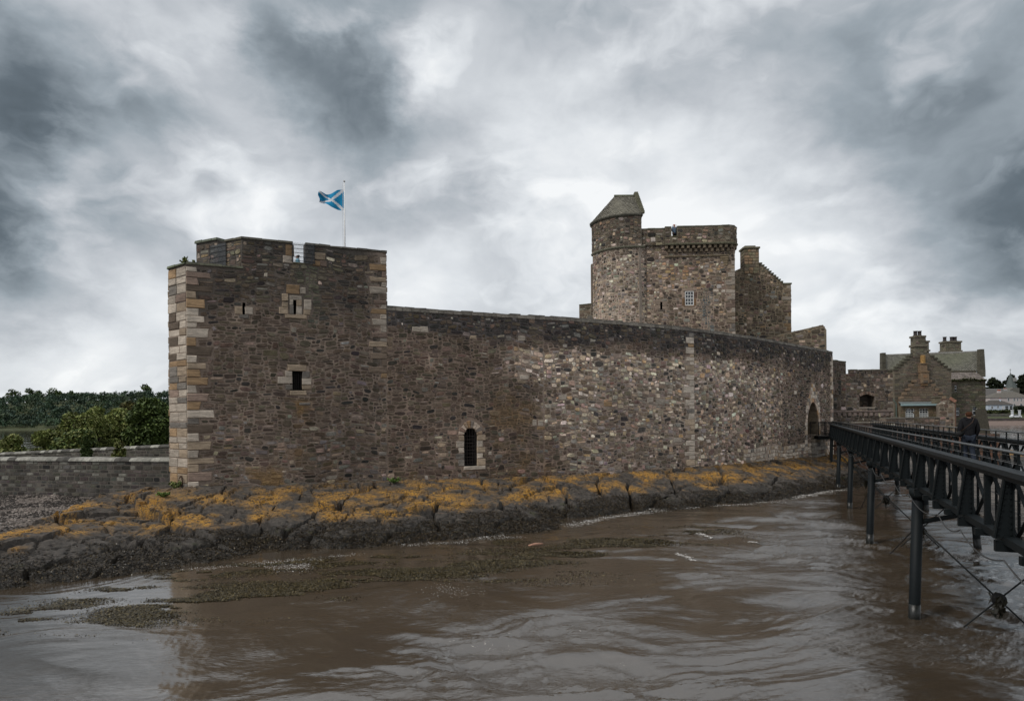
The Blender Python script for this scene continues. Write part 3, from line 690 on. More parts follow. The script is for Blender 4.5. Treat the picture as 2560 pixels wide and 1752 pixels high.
s_ = r.uniform(.02, .07, n) * (1 + (r.random(n) < .03)); z_ = beach_h(px_, py_) + s_ * .15
oc = np.array([(1, 0, 0), (0, 1, 0), (-1, 0, 0), (0, -1, 0), (0, 0, .65), (0, 0, -.65)]); an = r.uniform(0, 6.28, n)
V = oc[None] * s_[:, None, None] * r.uniform(.7, 1.3, (n, 6, 1)); ca, sa = np.cos(an)[:, None], np.sin(an)[:, None]
V = np.stack([V[..., 0] * ca - V[..., 1] * sa, V[..., 0] * sa + V[..., 1] * ca, V[..., 2]], -1) + np.stack([px_, py_, z_], -1)[:, None]
T = np.array([(0, 1, 4), (1, 2, 4), (2, 3, 4), (3, 0, 4)]); F = (T[None] + (np.arange(n) * 6)[:, None, None]).reshape(-1, 3)
pc = np.array([(.15, .125, .11), (.23, .195, .17), (.08, .07, .06), (.34, .31, .28)])[r.choice(4, n, p=[.42, .25, .27, .06])] * r.uniform(.8, 1.2, (n, 1))
pc = pc * np.where((fbm(px_ * .8, py_ * .8, 3, 17) > .57)[:, None] | (z_ < .45)[:, None], .25, 1)
tag(mk('pebbles', V.reshape(-1, 3), F, M['stone'], None, np.repeat(pc, 6, 0), kind='stuff'), 'pinkish pebbles and dark wrack on the small beach')
# loose white shells / stones lying on the slab
for (px, py) in [(197, 1294), (230, 1296), (288, 1297), (280, 1321), (340, 1281), (247, 1292)]:
    X, Y, Z = at(px, py, 23.8 + (1320 - py) * .08); hz = float(rock_height(np.array([X]), np.array([Y]))[0][0])
# ================================================================== castle: gun tower on the left
TW = Path([(-14.56, 30.62), (-6.3, 34.49)])
CW = Path([(-6.3, 34.49), (-.24, 37.33), (3.94, 39.25), (7.15, 40.95), (11.27, 43.62), (16.84, 48.32), (21.6, 53.12), (28.15, 59.87)], smooth=True)
def uh(S, px, py=900): return S.hit(px, py)
def mort(base, dark=(.09, .08, .078), darkz=None, s=3, stain=None):
    base = np.array(base)
    def f(u, z):
        k = (.72 + .56 * fbm(u * .9, z * .9, 4, s)[:, None]) * weather(u, z) ; c = base[None] * k
        if darkz is not None:
            w = darkz(u, z)[:, None]; c = c * (1 - w) + np.array(dark)[None] * w
        if stain is not None:
            w = stain(u, z)[:, None]; c = c * (1 - w) + np.array((.24, .15, .07))[None] * w
        return c
    return f
r = np.random.default_rng(21)
tower = thing('gun_tower', 'dark rubble corner tower with pale sandstone quoins and broken parapet', 'castle tower', (-11, 33, 1.5))
LEDGE = 11.85; PTOP = 13.23; SILL = 12.3
uA, _ = uh(TW, 596); uB, _ = uh(TW, 720); uC, _ = uh(TW, 751); uE = TW.len
ftop = lambda u: np.where(u < uA, LEDGE, np.where((u > uB) & (u < uC), SILL, PTOP - .02 * (u - uA)))
# openings seen on the front
def px_rect(S, x0, y0, x1, y1):
    a, b = S.hit(x0, y1), S.hit(x1, y0); return rect(a[0], a[1], b[0], b[1])
H_slit = px_rect(TW, 596.0, 756, 600.6, 787); H_win2 = px_rect(TW, 718.5, 750, 725.5, 787); H_win3 = px_rect(TW, 716, 928, 741, 976)
holes = [H_slit, H_win2, H_win3]
res = []                                              # places taken by dressed stones
def framed(parent, S, x0, y0, x1, y1, k=1.0, ochre=.2, off=.05, name='dressed_stone', j=.012):
    P = px_rect(S, x0, y0, x1, y1); P = (np.array(P) + rng.uniform(-j, j, (4, 2))).tolist()
    block(parent, S, P, off, rnd_pale(k, ochre), name); res.append(P)
def c1(x, y): return 380 + x / 3.614, 440 + y / 3.614
def c2_(x, y): return 380 + x / 3.614, 860 + y / 3.614
for a in [(710, 1185, 774, 1250), (797, 1187, 862, 1252), (750, 1255, 830, 1284)]: framed(tower, TW, *c1(*a[:2]), *c1(*a[2:]), k=1.05, ochre=0)
for a, kk in [((1160, 990, 1280, 1062), .8), ((1282, 1010, 1335, 1066), .6), ((1120, 1066, 1174, 1128), 1), ((1120, 1142, 1174, 1184), .9), ((1095, 1190, 1174, 1245), 1), ((1186, 1088, 1300, 1118), .8), ((1188, 1120, 1222, 1165), .8), ((1250, 1120, 1298, 1175), .75),
              ((1190, 1168, 1224, 1250), .8), ((1250, 1178, 1300, 1250), .8), ((1320, 1120, 1388, 1205), .75), ((1318, 1208, 1380, 1255), .9), ((1150, 1258, 1345, 1284), .9)]:
    framed(tower, TW, *c1(*a[:2]), *c1(*a[2:]), k=kk, ochre=.12)
for a, kk in [((1170, 190, 1342, 242), 1), ((1150, 244, 1212, 294), .9), ((1082, 298, 1216, 356), 1.1), ((1155, 368, 1214, 412), 1), ((1305, 250, 1372, 304), .85), ((1303, 310, 1386, 366), 1), ((1303, 370, 1386, 412), .95), ((1193, 420, 1342, 460), 1.1), ((1280, 528, 1380, 552), 1.15)]:
    framed(tower, TW, *c2_(*a[:2]), *c2_(*a[2:]), k=kk, ochre=.25)
res_front = list(res)
# quoins: left corner (two faces) and right upper edge
q1 = side_quoins(tower, TW, 0.0, 1, 1.7, 11.75, r, lens=(.48, .95), hs=(.24, .44), k=1.08, ochre=.24, off=.05, dark=.06)
q2 = side_quoins(tower, TW, uE, -1, 6.9, PTOP - .25, r, lens=(.3, .75), hs=(.2, .38), k=.85, ochre=.45, dark=.15)
for qq in q1 + q2: res.append(rect(qq[0], qq[1], qq[2], qq[3]))
for a in [(1130, 725, 1222, 785), (1155, 625, 1228, 720), (1400, 770, 1470, 812), (1415, 700, 1520, 755), (1470, 815, 1530, 770)]:
    x0, y0 = c1(*a[:2]); x1, y1 = c1(*a[2:]); framed(tower, TW, min(x0, x1), min(y0, y1), max(x0, x1), max(y0, y1), k=.62, ochre=.5)
res_front = list(res)
uw3 = np.mean([p[0] for p in H_win3]); zw3 = H_win3[0][1]
def t_stain(u, z):
    s1 = np.exp(-((u - uw3 - .1 - (fbm(u, z * .6, 2, 4) - .5) * 1.2) / .55) ** 2) * sstep(zw3 - .3, zw3 - .6, z) * sstep(2.0, 4.5, z)
    s2 = sstep(3.1, 2.2, z) * sstep(.5, .62, fbm(u * .6, z * .9, 3, 14)) * sstep(8.5, 6.5, u)
    return np.clip((s1 + s2) * sstep(.35, .6, fbm(u * 1.6, z * 1.6, 3, 15)) * .9, 0, 1)
t_dark = lambda u, z: np.clip(sstep(9.4, 10.8, z + (fbm(u * .6, z * .2, 3, 8) - .5) * 3.4) * .8 * sstep(9.2, 7.5, u) + .25 * sstep(11.8, 12.6, z), 0, 1)
tm = mort((.25, .192, .152), (.08, .07, .06), t_dark, 3, t_stain)
wall_body(tower, TW, 0, uE, .7, LEDGE, holes, tm, thick=1.8, cell=.13)
for (a, b, zt_) in [(uA, uB, PTOP), (uB, uC, SILL), (uC, uE, PTOP)]:
    wall_body(tower, TW, a, b, LEDGE - .02, zt_, [], tm, thick=.62, cell=.16, name='parapet')
for h, d in zip(holes, (1.2, 1.2, 1.5)): recess(tower, TW, h, d)
# stones of the front
R = pack(0.02, uE - .02, 1.35, PTOP - .02, .075, lambda U, Z: (Z < ftop(U) - .04) & ~np.any([in_poly(U, Z, grow(p, .05)) for p in res_front + holes], 0), r, (2, 8), (1, 3), .05)
W = np.tile(W0['dark'], (len(R), 1)); zz_ = R[:, 1]; uu_ = R[:, 0]
lowg = sstep(6.5, 2.5, zz_)[:, None]; W = W * (1 - .6 * lowg) + W0['mix'][None] * np.array([1, 1.3, .6, 2.2, .5, .3, .7, .5, 1, 0])[None] * .6 * lowg
dk = t_dark(uu_, zz_)[:, None]; W = W * (1 - dk * .8) + W0['black'][None] * np.array([2, 1, 1, .6, 0, .5, 0, 0, 0, 0])[None] * .8 * dk
Cc = pick(W, r); st = t_stain(uu_, zz_)[:, None] * .8; Cc = Cc * (1 - st) + np.array((.25, .155, .065)) * st
moss = (np.exp(-((uu_ - uC - .1) / .6) ** 2) * sstep(8.5, 10.5, zz_) * sstep(12.4, 12.1, zz_))[:, None] * .7; Cc = Cc * (1 - moss) + np.array((.11, .115, .075)) * moss; Cc = Cc * weather(uu_, zz_)
emit(tower, stone_verts(TW, R, r, .018, 6, (.014, .05), jit=.10, warp=.14), Cc, R, 290)
# the narrow left facet and flank
FA = Path([(-15.83, 31.6), (-14.56, 30.62)]); FL_ = Path([(-17.0, 37.4), (-15.83, 31.6)]); FR = Path([(-6.3, 34.49), (-9.3, 40.9)])
wall_body(tower, FA, 0, FA.len, .7, LEDGE, [], tm, 1.5, .16); wall_body(tower, FL_, 0, FL_.len, .7, LEDGE, [], tm, 1.5, .3)
wall_body(tower, FR, 0, FR.len, 4, PTOP, [], tm, .7, .3)
z = 1.7; i = 0
while z < 11.7:
    h = min(r.uniform(.26, .46), 11.8 - z); s_ = FA.len * (r.uniform(.38, .62)); 
    for a, b in ((0, s_), (s_, FA.len)):
        if a == 0 and r.random() < .25: c = CAT[1] * .8
        else: c = rnd_pale(.95, .22, r)
        block(tower, FA, rect(a + .012, z + .012, b - .012, z + h - .012, .012), r.uniform(.015, .045), c, 'quoin')
    z += h
side_quoins(tower, FL_, FL_.len, -1, 1.7, 11.7, r, lens=(.4, .8), hs=(.26, .44), k=.9, ochre=.3)
side_quoins(tower, FR, 0, 1, 9.9, PTOP - .1, r, lens=(.3, .7), hs=(.24, .4), k=.85, ochre=.4)
R = pack(.1, FR.len, 9.6, PTOP - .05, .1, lambda U, Z: U > .7, r); emit(tower, stone_verts(FR, R, r), pick(np.tile(W0['dark'], (len(R), 1)), r), R, 0)
R = pack(0, FL_.len - .8, 1, LEDGE - .05, .12, lambda U, Z: U > -1, r); emit(tower, stone_verts(FL_, R, r), pick(np.tile(W0['dark'], (len(R), 1)), r), R, 0)
coping(tower, TW, 0.0, uA + .05, LEDGE, .10, .07, .6, col=(.085, .085, .06)); coping(tower, FA, -.03, FA.len, LEDGE, .10, .09, .6, col=(.10, .115, .075))
coping(tower, FL_, 0, FL_.len, LEDGE, .1, .07, .5, col=(.09, .09, .06))
coping(tower, TW, uA, uB, PTOP, .12, .07, .68, col=(.075, .07, .055)); coping(tower, TW, uC, uE + .05, PTOP, .10, .07, .68, col=(.065, .06, .05)); coping(tower, TW, uB, uC, SILL - .02, .1, .05, .6, col=(.12, .105, .06))
coping(tower, FR, 0.1, FR.len, PTOP, .1, .07, .6, col=(.065, .06, .05))
# oblique parapet behind the ledge
pf = TW.xy(uA); OB = Path([(-15.25, 33.15), (float(pf[0]), float(pf[1]) + .02)])
o1, _ = uh(OB, 548); o2, _ = uh(OB, 567)
for (a, b, zt_) in [(0, o1, PTOP + .18), (o1, o2, LEDGE + .25), (o2, OB.len, PTOP)]:
    wall_body(tower, OB, a, b, LEDGE - .02, zt_, [], tm, .55, .12, 'parapet')
R = pack(.02, OB.len - .02, LEDGE + .02, PTOP + .15, .085, lambda U, Z: (Z < np.where((U > o1) & (U < o2), LEDGE + .2, PTOP + .12 - .1 * (U > o2))), r)
Wm = np.tile(W0['mix'] * np.array([1, 1.5, .3, 1.2, 1.4, .6, .8, 3, 1, 0]), (len(R), 1)); emit(tower, stone_verts(OB, R, r, .02, 5, (.01, .03)), pick(Wm, r), R, 40)
coping(tower, OB, -.06, o1, PTOP + .18, .12, .08, .6, col=(.13, .145, .11)); coping(tower, OB, o2, OB.len, PTOP, .12, .07, .6, col=(.08, .075, .055))
OL = Path([(-17.0, 38.5), (-15.25, 33.15)]); wall_body(tower, OL, 0, OL.len, LEDGE - .02, PTOP + .1, [], tm, .6, .3, 'parapet')
V = [(-15.9, 31.7, 11.9), (-14.56, 30.75, 11.9), (-6.4, 34.6, 11.9), (-9.4, 41, 11.9), (-17.1, 38.6, 11.9)]
mk('roof_deck', V, [(0, 1, 2, 3, 4)], M['mortar'], tower, (.12, .11, .1))
# back wall closes the tower
BK = Path([(-9.3, 40.9), (-17.0, 38.5)]); wall_body(tower, BK, 0, BK.len, 4, 12.9, [], tm, .6, .4)
# iron grille and railings
def railing(parent, S, u0, u1, z0, z1, off, nh=5, mesh_=True, name='railing', rr=.014, posts=(0, 1)):
    b = MB(); col = (.03, .032, .034)
    for t in posts:
        p0 = S.pos(u0 + (u1 - u0) * t, z0, off); p1 = S.pos(u0 + (u1 - u0) * t, z1 + .03, off); b.bar(p0, p1, .035, .02, col)
    for i in range(nh):
        z_ = z0 + (z1 - z0) * (i + .5) / nh; b.bar(S.pos(u0 - .05, z_, off), S.pos(u1 + .05, z_, off), .022, .022, col)
    o = b.build(name, M['iron'], parent)
    if mesh_:
        b = MB(); n_ = int((u1 - u0) / .055); hgt = z1 - z0
        for i in range(-int(hgt / .055), n_):
            for sg in (1, -1):
                a0, a1 = i * .055, i * .055 + hgt
                t0, t1 = max(0, -a0 / hgt if a0 < 0 else 0), min(1, (u1 - u0 - a0) / hgt)
                if t1 <= t0: continue
                pa = S.pos(u0 + a0 + hgt * t0, (z0 + hgt * t0) if sg > 0 else (z1 - hgt * t0), off - .01); pb = S.pos(u0 + a0 + hgt * t1, (z0 + hgt * t1) if sg > 0 else (z1 - hgt * t1), off - .01)
                b.bar(pa, pb, .006, .006, (.16, .17, .18))
        b.build('wire_mesh', M['iron'], o)
ua, za = TW.hit(716, 662); ub, zb_ = TW.hit(771, 614)
railing(tower, TW, ua, ub, SILL + .02, PTOP + .05, .09)
railing(tower, OB, o1 - .5, o2 + .1, LEDGE + .12, PTOP - .05, .05)
g = MB()
for i in range(5):
    uu = H_win3[0][0] + (H_win3[1][0] - H_win3[0][0]) * (i + .5) / 5; g.bar(TW.pos(uu, H_win3[0][1], -.22), TW.pos(uu, H_win3[2][1], -.22), .012, .012, (.05, .045, .04))
for i in range(8):
    zq = H_win3[0][1] + (H_win3[2][1] - H_win3[0][1]) * (i + .5) / 8; g.bar(TW.pos(H_win3[0][0], zq, -.235), TW.pos(H_win3[1][0], zq, -.235), .012, .012, (.05, .045, .04))
g.build('window_grille', M['iron'], tower)
# mooring ring
uR, zR = TW.hit(467, 1196); ring = thing('mooring_ring', 'rusty iron ring hanging at the foot of the pale corner stones', 'ring', tuple(FA.pos(FA.len - .45, 2.15, .1)))
rp = [FA.pos(FA.len - .45 + .17 * math.cos(t), 2.1 + .21 * math.sin(t), .1) for t in np.linspace(0, 2 * math.pi, 19)]
b = MB(); b.tube(rp, .022, 7, (.055, .028, .018)); b.build('ring_loop', M['iron'], ring, True)
b = MB(); b.tube([FA.pos(FA.len - .45, 2.34, -.05), FA.pos(FA.len - .45, 2.32, .12), FA.pos(FA.len - .45, 2.26, .14)], .028, 7, (.05, .03, .02)); b.build('staple', M['iron'], ring, True)
# flagpole and flag
fx, fy, _ = at(862, 613, 38.0); fx2, _, ft_ = at(862, 455, 38.0)
pole = thing('flagpole', 'tall white flagpole on the gun tower roof', 'flagpole', (fx, fy, 11.9))
b = MB(); b.tube([(fx, fy, 11.9), (fx, fy, 15), (fx, fy, ft_)], [.05, .042, .03], 10, (.72, .72, .72)); b.build('pole', M['paint'], pole, True)
b = MB(); b.tube([(fx, fy, ft_), (fx, fy, ft_ + .08)], .055, 10, (.5, .5, .5)); b.build('truck_cap', M['paint'], pole, True)
b = MB(); b.tube([(fx - .1, fy, 12.6), (fx - .1, fy, ft_ - .05)], .008, 5, (.5, .5, .5)); b.build('halyard', M['paint'], pole, True)
nu_, nv_ = 46, 34; V = []; Cq = []; k_ = 38.0 / FPX
for i in range(nu_ + 1):
    for j in range(nv_ + 1):
        s, t = i / nu_, j / nv_                       # s away from the pole, t up
        ttop = [(0, 474), (.25, 476), (.5, 484), (.75, 485), (1, 478)]; tb_ = [(0, 527), (.25, 525), (.5, 518), (.75, 508), (1, 505)]
        yt = np.interp(s, *zip(*ttop)); yb = np.interp(s, *zip(*tb_)); X = fx - .03 - s * 62 * k_ * (1 - .03 * math.sin(t * 7))
        yy = yb + (yt - yb) * t; Z = EYE - (yy - (1049 + (1280 - 832) * math.tan(ROLL))) * k_
        Yd = fy + .13 * math.sin(s * 9 + t * 2.2) * s ** .7 + .05 * math.sin(s * 17 - t * 4) * s
        V.append((X, Yd, Z))
        aa = abs(t - s * 1.0) < .085 or abs(t - (1 - s)) < .085
        Cq.append((.62, .64, .68) if aa else (.01, .22, .42))
F = [(i * (nv_ + 1) + j, (i + 1) * (nv_ + 1) + j, (i + 1) * (nv_ + 1) + j + 1, i * (nv_ + 1) + j + 1) for i in range(nu_) for j in range(nv_)]
tag(mk('flag', V, F, M['cloth'], None, np.array(Cq), True), 'blue flag with a white diagonal cross flying from the white pole', 'flag')

# ================================================================== curtain wall
curt = thing('curtain_wall', 'long high rubble curtain wall curving from the gun tower to the gate', 'castle wall', (4, 40, 1.5))
CT = 10.35
res = []
u_kink, _ = uh(CW, 1728); u1160, _ = uh(CW, 1278); u1720, _ = uh(CW, 1895); uGate, _ = uh(CW, 2033)
def arch(S, x0, x1, ytop, ybot, pts=9, point=.0):
    a, zb = S.hit(x0, ybot); b, _ = S.hit(x1, ybot); _, zt_ = S.hit((x0 + x1) / 2, ytop); w = (b - a) / 2; rise = w * (1 + point)
    P = [(a, zb), (b, zb)]
    for i in range(pts + 1):
        t = math.pi * i / pts; cu, cz = math.cos(t), math.sin(t)
        P.append((a + w + w * cu, zt_ - rise + rise * (cz if not point else (1 - abs(cu) ** 1.8) ** .62)))
    return P, a, b, zb, zt_
A1, a0, a1, az0, az1 = arch(CW, 1161, 1193, 1069, 1165)
G1, g0, g1, gz0, gz1 = arch(CW, 2018.5, 2047, 1005, 1086, point=.35)
holes = [A1, G1]
def arch_stones(parent, S, a0, a1, zb, zt_, wd, n=9, k=1.0, och=.1, jamb=.36, off=.04, point=0., alt=.12, nm='voussoir'):
    w = (a1 - a0) / 2; uc = a0 + w; rise = w * (1 + point); zs = zt_ - rise
    fa = lambda t, q: (uc + (w + q) * math.cos(t), zs + (rise + q) * (math.sin(t) if not point else (1 - abs(math.cos(t)) ** 1.8) ** .62))
    for i in range(n):
        t0, t1 = math.pi * i / n + .012, math.pi * (i + 1) / n - .012; q = wd * rng.uniform(.85, 1.15)
        tm_ = (t0 + t1) / 2; P = [fa(t0, 0), fa(t0, q), fa(tm_, q), fa(t1, q), fa(t1, 0), fa(tm_, 0)]
        block(parent, S, P, off, rnd_pale(k * .85, och) * np.array((1, .93, .9)), nm); res.append(P)
    z = zb; i = 0
    while z < zs - .05:
        h = min(jamb * rng.uniform(.8, 1.15), zs - z)
        for sg in (-1, 1):
            q = wd * (1.0 + alt * (3 if (i + (sg > 0)) % 2 else 0)) * rng.uniform(.9, 1.1); e = a0 if sg < 0 else a1
            P = rect(min(e, e + sg * q) + .01, z + .01, max(e, e + sg * q) - .01, z + h - .01, .01)
            block(parent, S, P, off, rnd_pale(k * (.95 if z < zb + .8 else .72), och), nm); res.append(P)
        z += h; i += 1
arch_stones(curt, CW, a0, a1, az0, az1, .34, 10, 1.35, .18)
P = rect(a0 - .05, az0 - .2, a1 + .45, az0 - .01); block(curt, CW, P, .09, rnd_pale(1, .1), 'window_sill'); res.append(P)
arch_stones(curt, CW, g0, g1, gz0 - 1.2, gz1, .34, 13, 1.9, .25, point=.35, alt=.2, off=.03)
# patched pale masonry climbing above the gate arch
for row in range(8):
    wdt_ = [1.55, 1.5, 1.35, 1.2, 1.0, .75, .5, .3][row]; z_ = gz1 - .9 + row * .3; u_ = (g0 + g1) / 2 - wdt_
    while u_ < (g0 + g1) / 2 + wdt_ - .1:
        w_ = rng.uniform(.25, .5); P = rect(u_ + .012, z_ + .012, u_ + w_ - .012, z_ + .29, .015); cu_ = u_ + w_ / 2
        if not (in_poly(np.array([cu_]), np.array([z_ + .15]), grow(G1, .36))[0]): block(curt, CW, P, .04, rnd_pale(1.5, .2), 'dressed_stone'); res.append(P)
        u_ += w_
# vertical strip of pale quoins at the bend, and at the far end
qk = side_quoins(curt, CW, u_kink + .25, -1, 1.4, CT - .15, rng, lens=(.5, .95), hs=(.22, .42), k=1.5, ochre=.06, dark=.05)
qe = side_quoins(curt, CW, CW.len, -1, 1.3, CT - .3, rng, lens=(.3, .6), hs=(.26, .42), k=1.3, ochre=.3)
for qq in qk + qe: res.append(rect(*qq))
# single big light stones picked out in the dark rubble
for (px, py, w_, h_) in [(1040, 823, 20, 12), (1060, 824, 20, 13), (1182, 844, 16, 8), (1272, 846, 12, 11), (1303, 846, 17, 12), (1272, 965, 12, 0), (1336, 1057, 11, 15), (1351, 1058, 12, 13), (1352, 1070, 19, 8), (1406, 993, 19, 13), (1225, 1133, 8, 9), (1470, 1144, 12, 10), (1520, 1010, 20, 12), (1491, 948, 14, 10), (1305, 954, 20, 8), (1310, 943, 22, 10), (1625, 1000, 14, 12), (1650, 1005, 22, 13), (1693, 1100, 20, 12)]:
    if h_ == 0: continue
    P = px_rect(CW, px - w_ / 2, py - h_ / 2, px + w_ / 2, py + h_ / 2); P = (np.array(P) + rng.uniform(-.02, .02, (4, 2))).tolist()
    block(curt, CW, P, .04, rnd_pale(.9, .12), 'dressed_stone'); res.append(P)
# coursed pale ashlar low down beyond the bend
ul0, zl0 = CW.hit(1858, 1114); ul1, zl1 = CW.hit(2012, 1108)
R = coursed(ul0, CW.len - .6, 1.2, 2.62, lambda U, Z: (Z < 2.7 + .25 * (fbm(U * .6, U * 0, 2, 5) - .5)) & ~((U > uGate - 9.2) & (U < uGate - 8.9)), rng, (.24, .34), (.32, .62))
ash = R; ccol = np.clip(np.array([rnd_pale(1.25, .08) for _ in R]), 0, .6)
emit(curt, stone_verts(CW, R, rng, .018, 9, (.02, .05), jit=.04, inset=.025), ccol, R, 60, name='dressed_stone')
c_dark = lambda u, z: np.clip(sstep(8.7, 9.7, z + (fbm(u * .35, z * .8, 3, 18) - .5) * 1.9) * .9, 0, 1)
def c_stain(u, z):
    s = sstep(.55, .68, fbm(u * .28 + 4, z * .4, 3, 24)) * sstep(16, 9, u) * sstep(8, 5, z)
    return np.clip(s * sstep(.3, .6, fbm(u * 2, z * 2, 3, 25)) * .65, 0, 1)
pinkm = np.array((.27, .20, .155)); palem = np.array((.42, .345, .285))
def lightness(u, z):
    n_ = (fbm(u * .22, z * .4, 4, 30) - .5) * 1.0
    edge = u1160 + .9 + (6.2 - z) * .55
    L1 = sstep(-1.2, 1.6, u - edge + n_ * 5) * sstep(9.0, 8.1, z + n_ * 1.2)
    L2 = sstep(8.9, 8.4, z) * sstep(6.6, 7.4, z) * sstep(u1160 - 1, u1160 + .5, u) * sstep(u1720 + 1, u1720 - 2, u) * .6
    L3 = sstep(uGate - 10, uGate - 3, u) * .75                      # dark whinstone again towards the gate
    return np.clip((L1 * (.85 + n_ * .9) + L2) * (1 - L3), 0, 1)
base_f = mort(pinkm, (.07, .066, .066), c_dark, 6, c_stain)
def cm(u, z):
    c = base_f(u, z); l = lightness(u, z)[:, None] * .8
    return c * (1 - l) + palem[None] * (.7 + .5 * fbm(u * .9, z * .9, 3, 8)[:, None]) * l
wall_body(curt, CW, 0, CW.len, .5, CT, holes, cm, thick=2.2, cell=.17)
recess(curt, CW, A1, 1.6); recess(curt, CW, G1, .9, (.20, .16, .115), 'gate_recess', (.20, .16, .11))
# stones
allc = lambda U, Z: (Z < CT - .03) & ~((U > ul0) & (Z < 2.66)) & ~np.any([in_poly(U, Z, grow(p, .04)) for p in res + holes], 0)
def seg_stones(ua_, ub_, cell, wr, hr, ns, big):
    R = pack(ua_, ub_, 1.1, CT - .02, cell, allc, rng, wr, hr, big)
    u_, z_ = R[:, 0], R[:, 1]; l = lightness(u_, z_)[:, None]; d = c_dark(u_, z_)[:, None]; gate = sstep(uGate - 9, uGate - 3, u_)[:, None]
    lg = sstep(5.5, 2.0, z_)[:, None] * .5
    W = W0['dark'][None] * (1 - l) + (W0['mix'] * .3 + W0['pale'] * .7)[None] * l
    W = W * (1 - lg) + W0['mix'][None] * np.array([1, 1.2, .8, 2., .8, .8, .9, .8, 1, 0])[None] * lg
    W = W * (1 - gate * .7) + (W0['dark'] * .75 + W0['black'] * .25)[None] * gate * .7
    W = W * (1 - d) + W0['black'][None] * d
    C_ = pick(W, rng); s_ = c_stain(u_, z_)[:, None] * .6; C_ = C_ * (1 - s_) + np.array((.22, .145, .075)) * s_; C_ = C_ * weather(u_, z_) * (1 + .80 * l)
    emit(curt, stone_verts(CW, R, rng, .020, 6, (.014, .052), jit=.10, warp=.16), C_, R, ns)
seg_stones(0.02, u1160 + 2, .08, (2, 7), (1, 3), 100, .04)
seg_stones(u1160 + 2, u_kink, .08, (2, 6), (1, 3), 110, .08)
seg_stones(u_kink, CW.len - .02, .088, (2, 5), (1, 3), 80, .07)
# rough capping: a row of weathered stones on the wall head
coping(curt, CW, .0, CW.len, CT - .02, .17, .05, 1.2, (.3, .6), (.15, .135, .115))
coping(curt, CW, .0, CW.len, CT + .12, .14, -.28, 1.2, (.35, .7), (.10, .092, .08))
# window grille
g = MB()
for i in range(5):
    uu = a0 + (a1 - a0) * (i + .5) / 5; zt_ = az1 - .25 if i in (0, 4) else az1 - .03; g.bar(CW.pos(uu, az0, -.13), CW.pos(uu, zt_, -.13), .022, .022, (.05, .04, .035))
for i in range(9):
    zq = az0 + (az1 - az0 - .35) * (i + .5) / 9; g.bar(CW.pos(a0, zq, -.15), CW.pos(a1, zq, -.15), .022, .022, (.05, .04, .035))
g.build('window_grille', M['iron'], curt)
# inner gate arch: a lower pointed sheet set back, its near-black colour painting shade, with the door standing open
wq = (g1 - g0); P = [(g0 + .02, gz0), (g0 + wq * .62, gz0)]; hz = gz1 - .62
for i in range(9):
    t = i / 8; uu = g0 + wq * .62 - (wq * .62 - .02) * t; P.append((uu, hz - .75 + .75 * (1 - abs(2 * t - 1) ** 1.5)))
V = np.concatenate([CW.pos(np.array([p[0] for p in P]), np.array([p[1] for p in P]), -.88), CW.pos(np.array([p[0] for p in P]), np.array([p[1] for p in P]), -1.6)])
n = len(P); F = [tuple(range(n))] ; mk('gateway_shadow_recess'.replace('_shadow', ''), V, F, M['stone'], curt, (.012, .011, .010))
dV = MB(); pa = CW.pos(g0 + .06, gz0 + .03, -.15); pb = CW.pos(g0 + .10, gz0 + .03, -.84); dV.bar((pa[0], pa[1], gz0 + 1.0), (pb[0], pb[1], gz0 + 1.0), .06, 1.95, (.035, .022, .015)); dV.build('door', M['wood'], curt)
# chains of the old drawbridge
for (x0, y0, x1, y1) in [(2030, 997, 2054, 1041), (2049, 996, 2072, 1030)]:
    ua_, za_ = CW.hit(x0, y0); ub_, zb2 = CW.hit(x1, y1); b = MB(); b.tube([CW.pos(ua_, za_, .1), CW.pos(ub_, zb2, .5)], .012, 5, (.2, .2, .2)); b.build('support_wire', M['steel'], curt)
# pale pier stub under the gate landing
sb = MB()
for k in range(6):
    for q in range(4):
        u_ = uGate - .7 + q * .62; P = rect(u_ + (k % 2) * .1, 1.15 + k * .3, u_ + .58 + (k % 2) * .1, 1.43 + k * .3, .01); block(curt, CW, P, .5 - .04 * k, rnd_pale(.7, .05) * np.array((.9, .95, 1)), 'dressed_stone', back=-.1)
# ================================================================== keep with cap-house
def simple_wall(parent, S, z0, z1, rg, cell=.12, ns=60, W=None, holes=(), res=(), mcol=None, thick=.8, name='wall_core', wr=(2, 6), hr=(1, 3), bc=.3, colf=None, u0=0.0, u1=None, top=True, pro=(.015, .045), gap=.024, expo=6):
    u1 = S.len if u1 is None else u1
    ztf = z1 if callable(z1) else (lambda u: np.full(np.shape(u), float(z1)))
    wall_body(parent, S, u0, u1, z0, ztf, list(holes), mcol, thick, bc, name, top)
    zm = float(np.max(ztf(np.linspace(u0, u1, 200))))
    blk = list(holes) + list(res)
    R = pack(u0 + .02, u1 - .02, z0, zm, cell, lambda U, Z: (Z < ztf(U) - .04) & (~np.any([in_poly(U, Z, grow(p, .05)) for p in blk], 0) if blk else np.ones(U.shape, bool)), rg, wr, hr, .05)
    if not len(R): return
    C_ = colf(R) if colf else pick(np.tile(W if W is not None else W0['mix'], (len(R), 1)), rg)
    emit(parent, stone_verts(S, R, rg, gap, expo, pro), C_, R, ns)
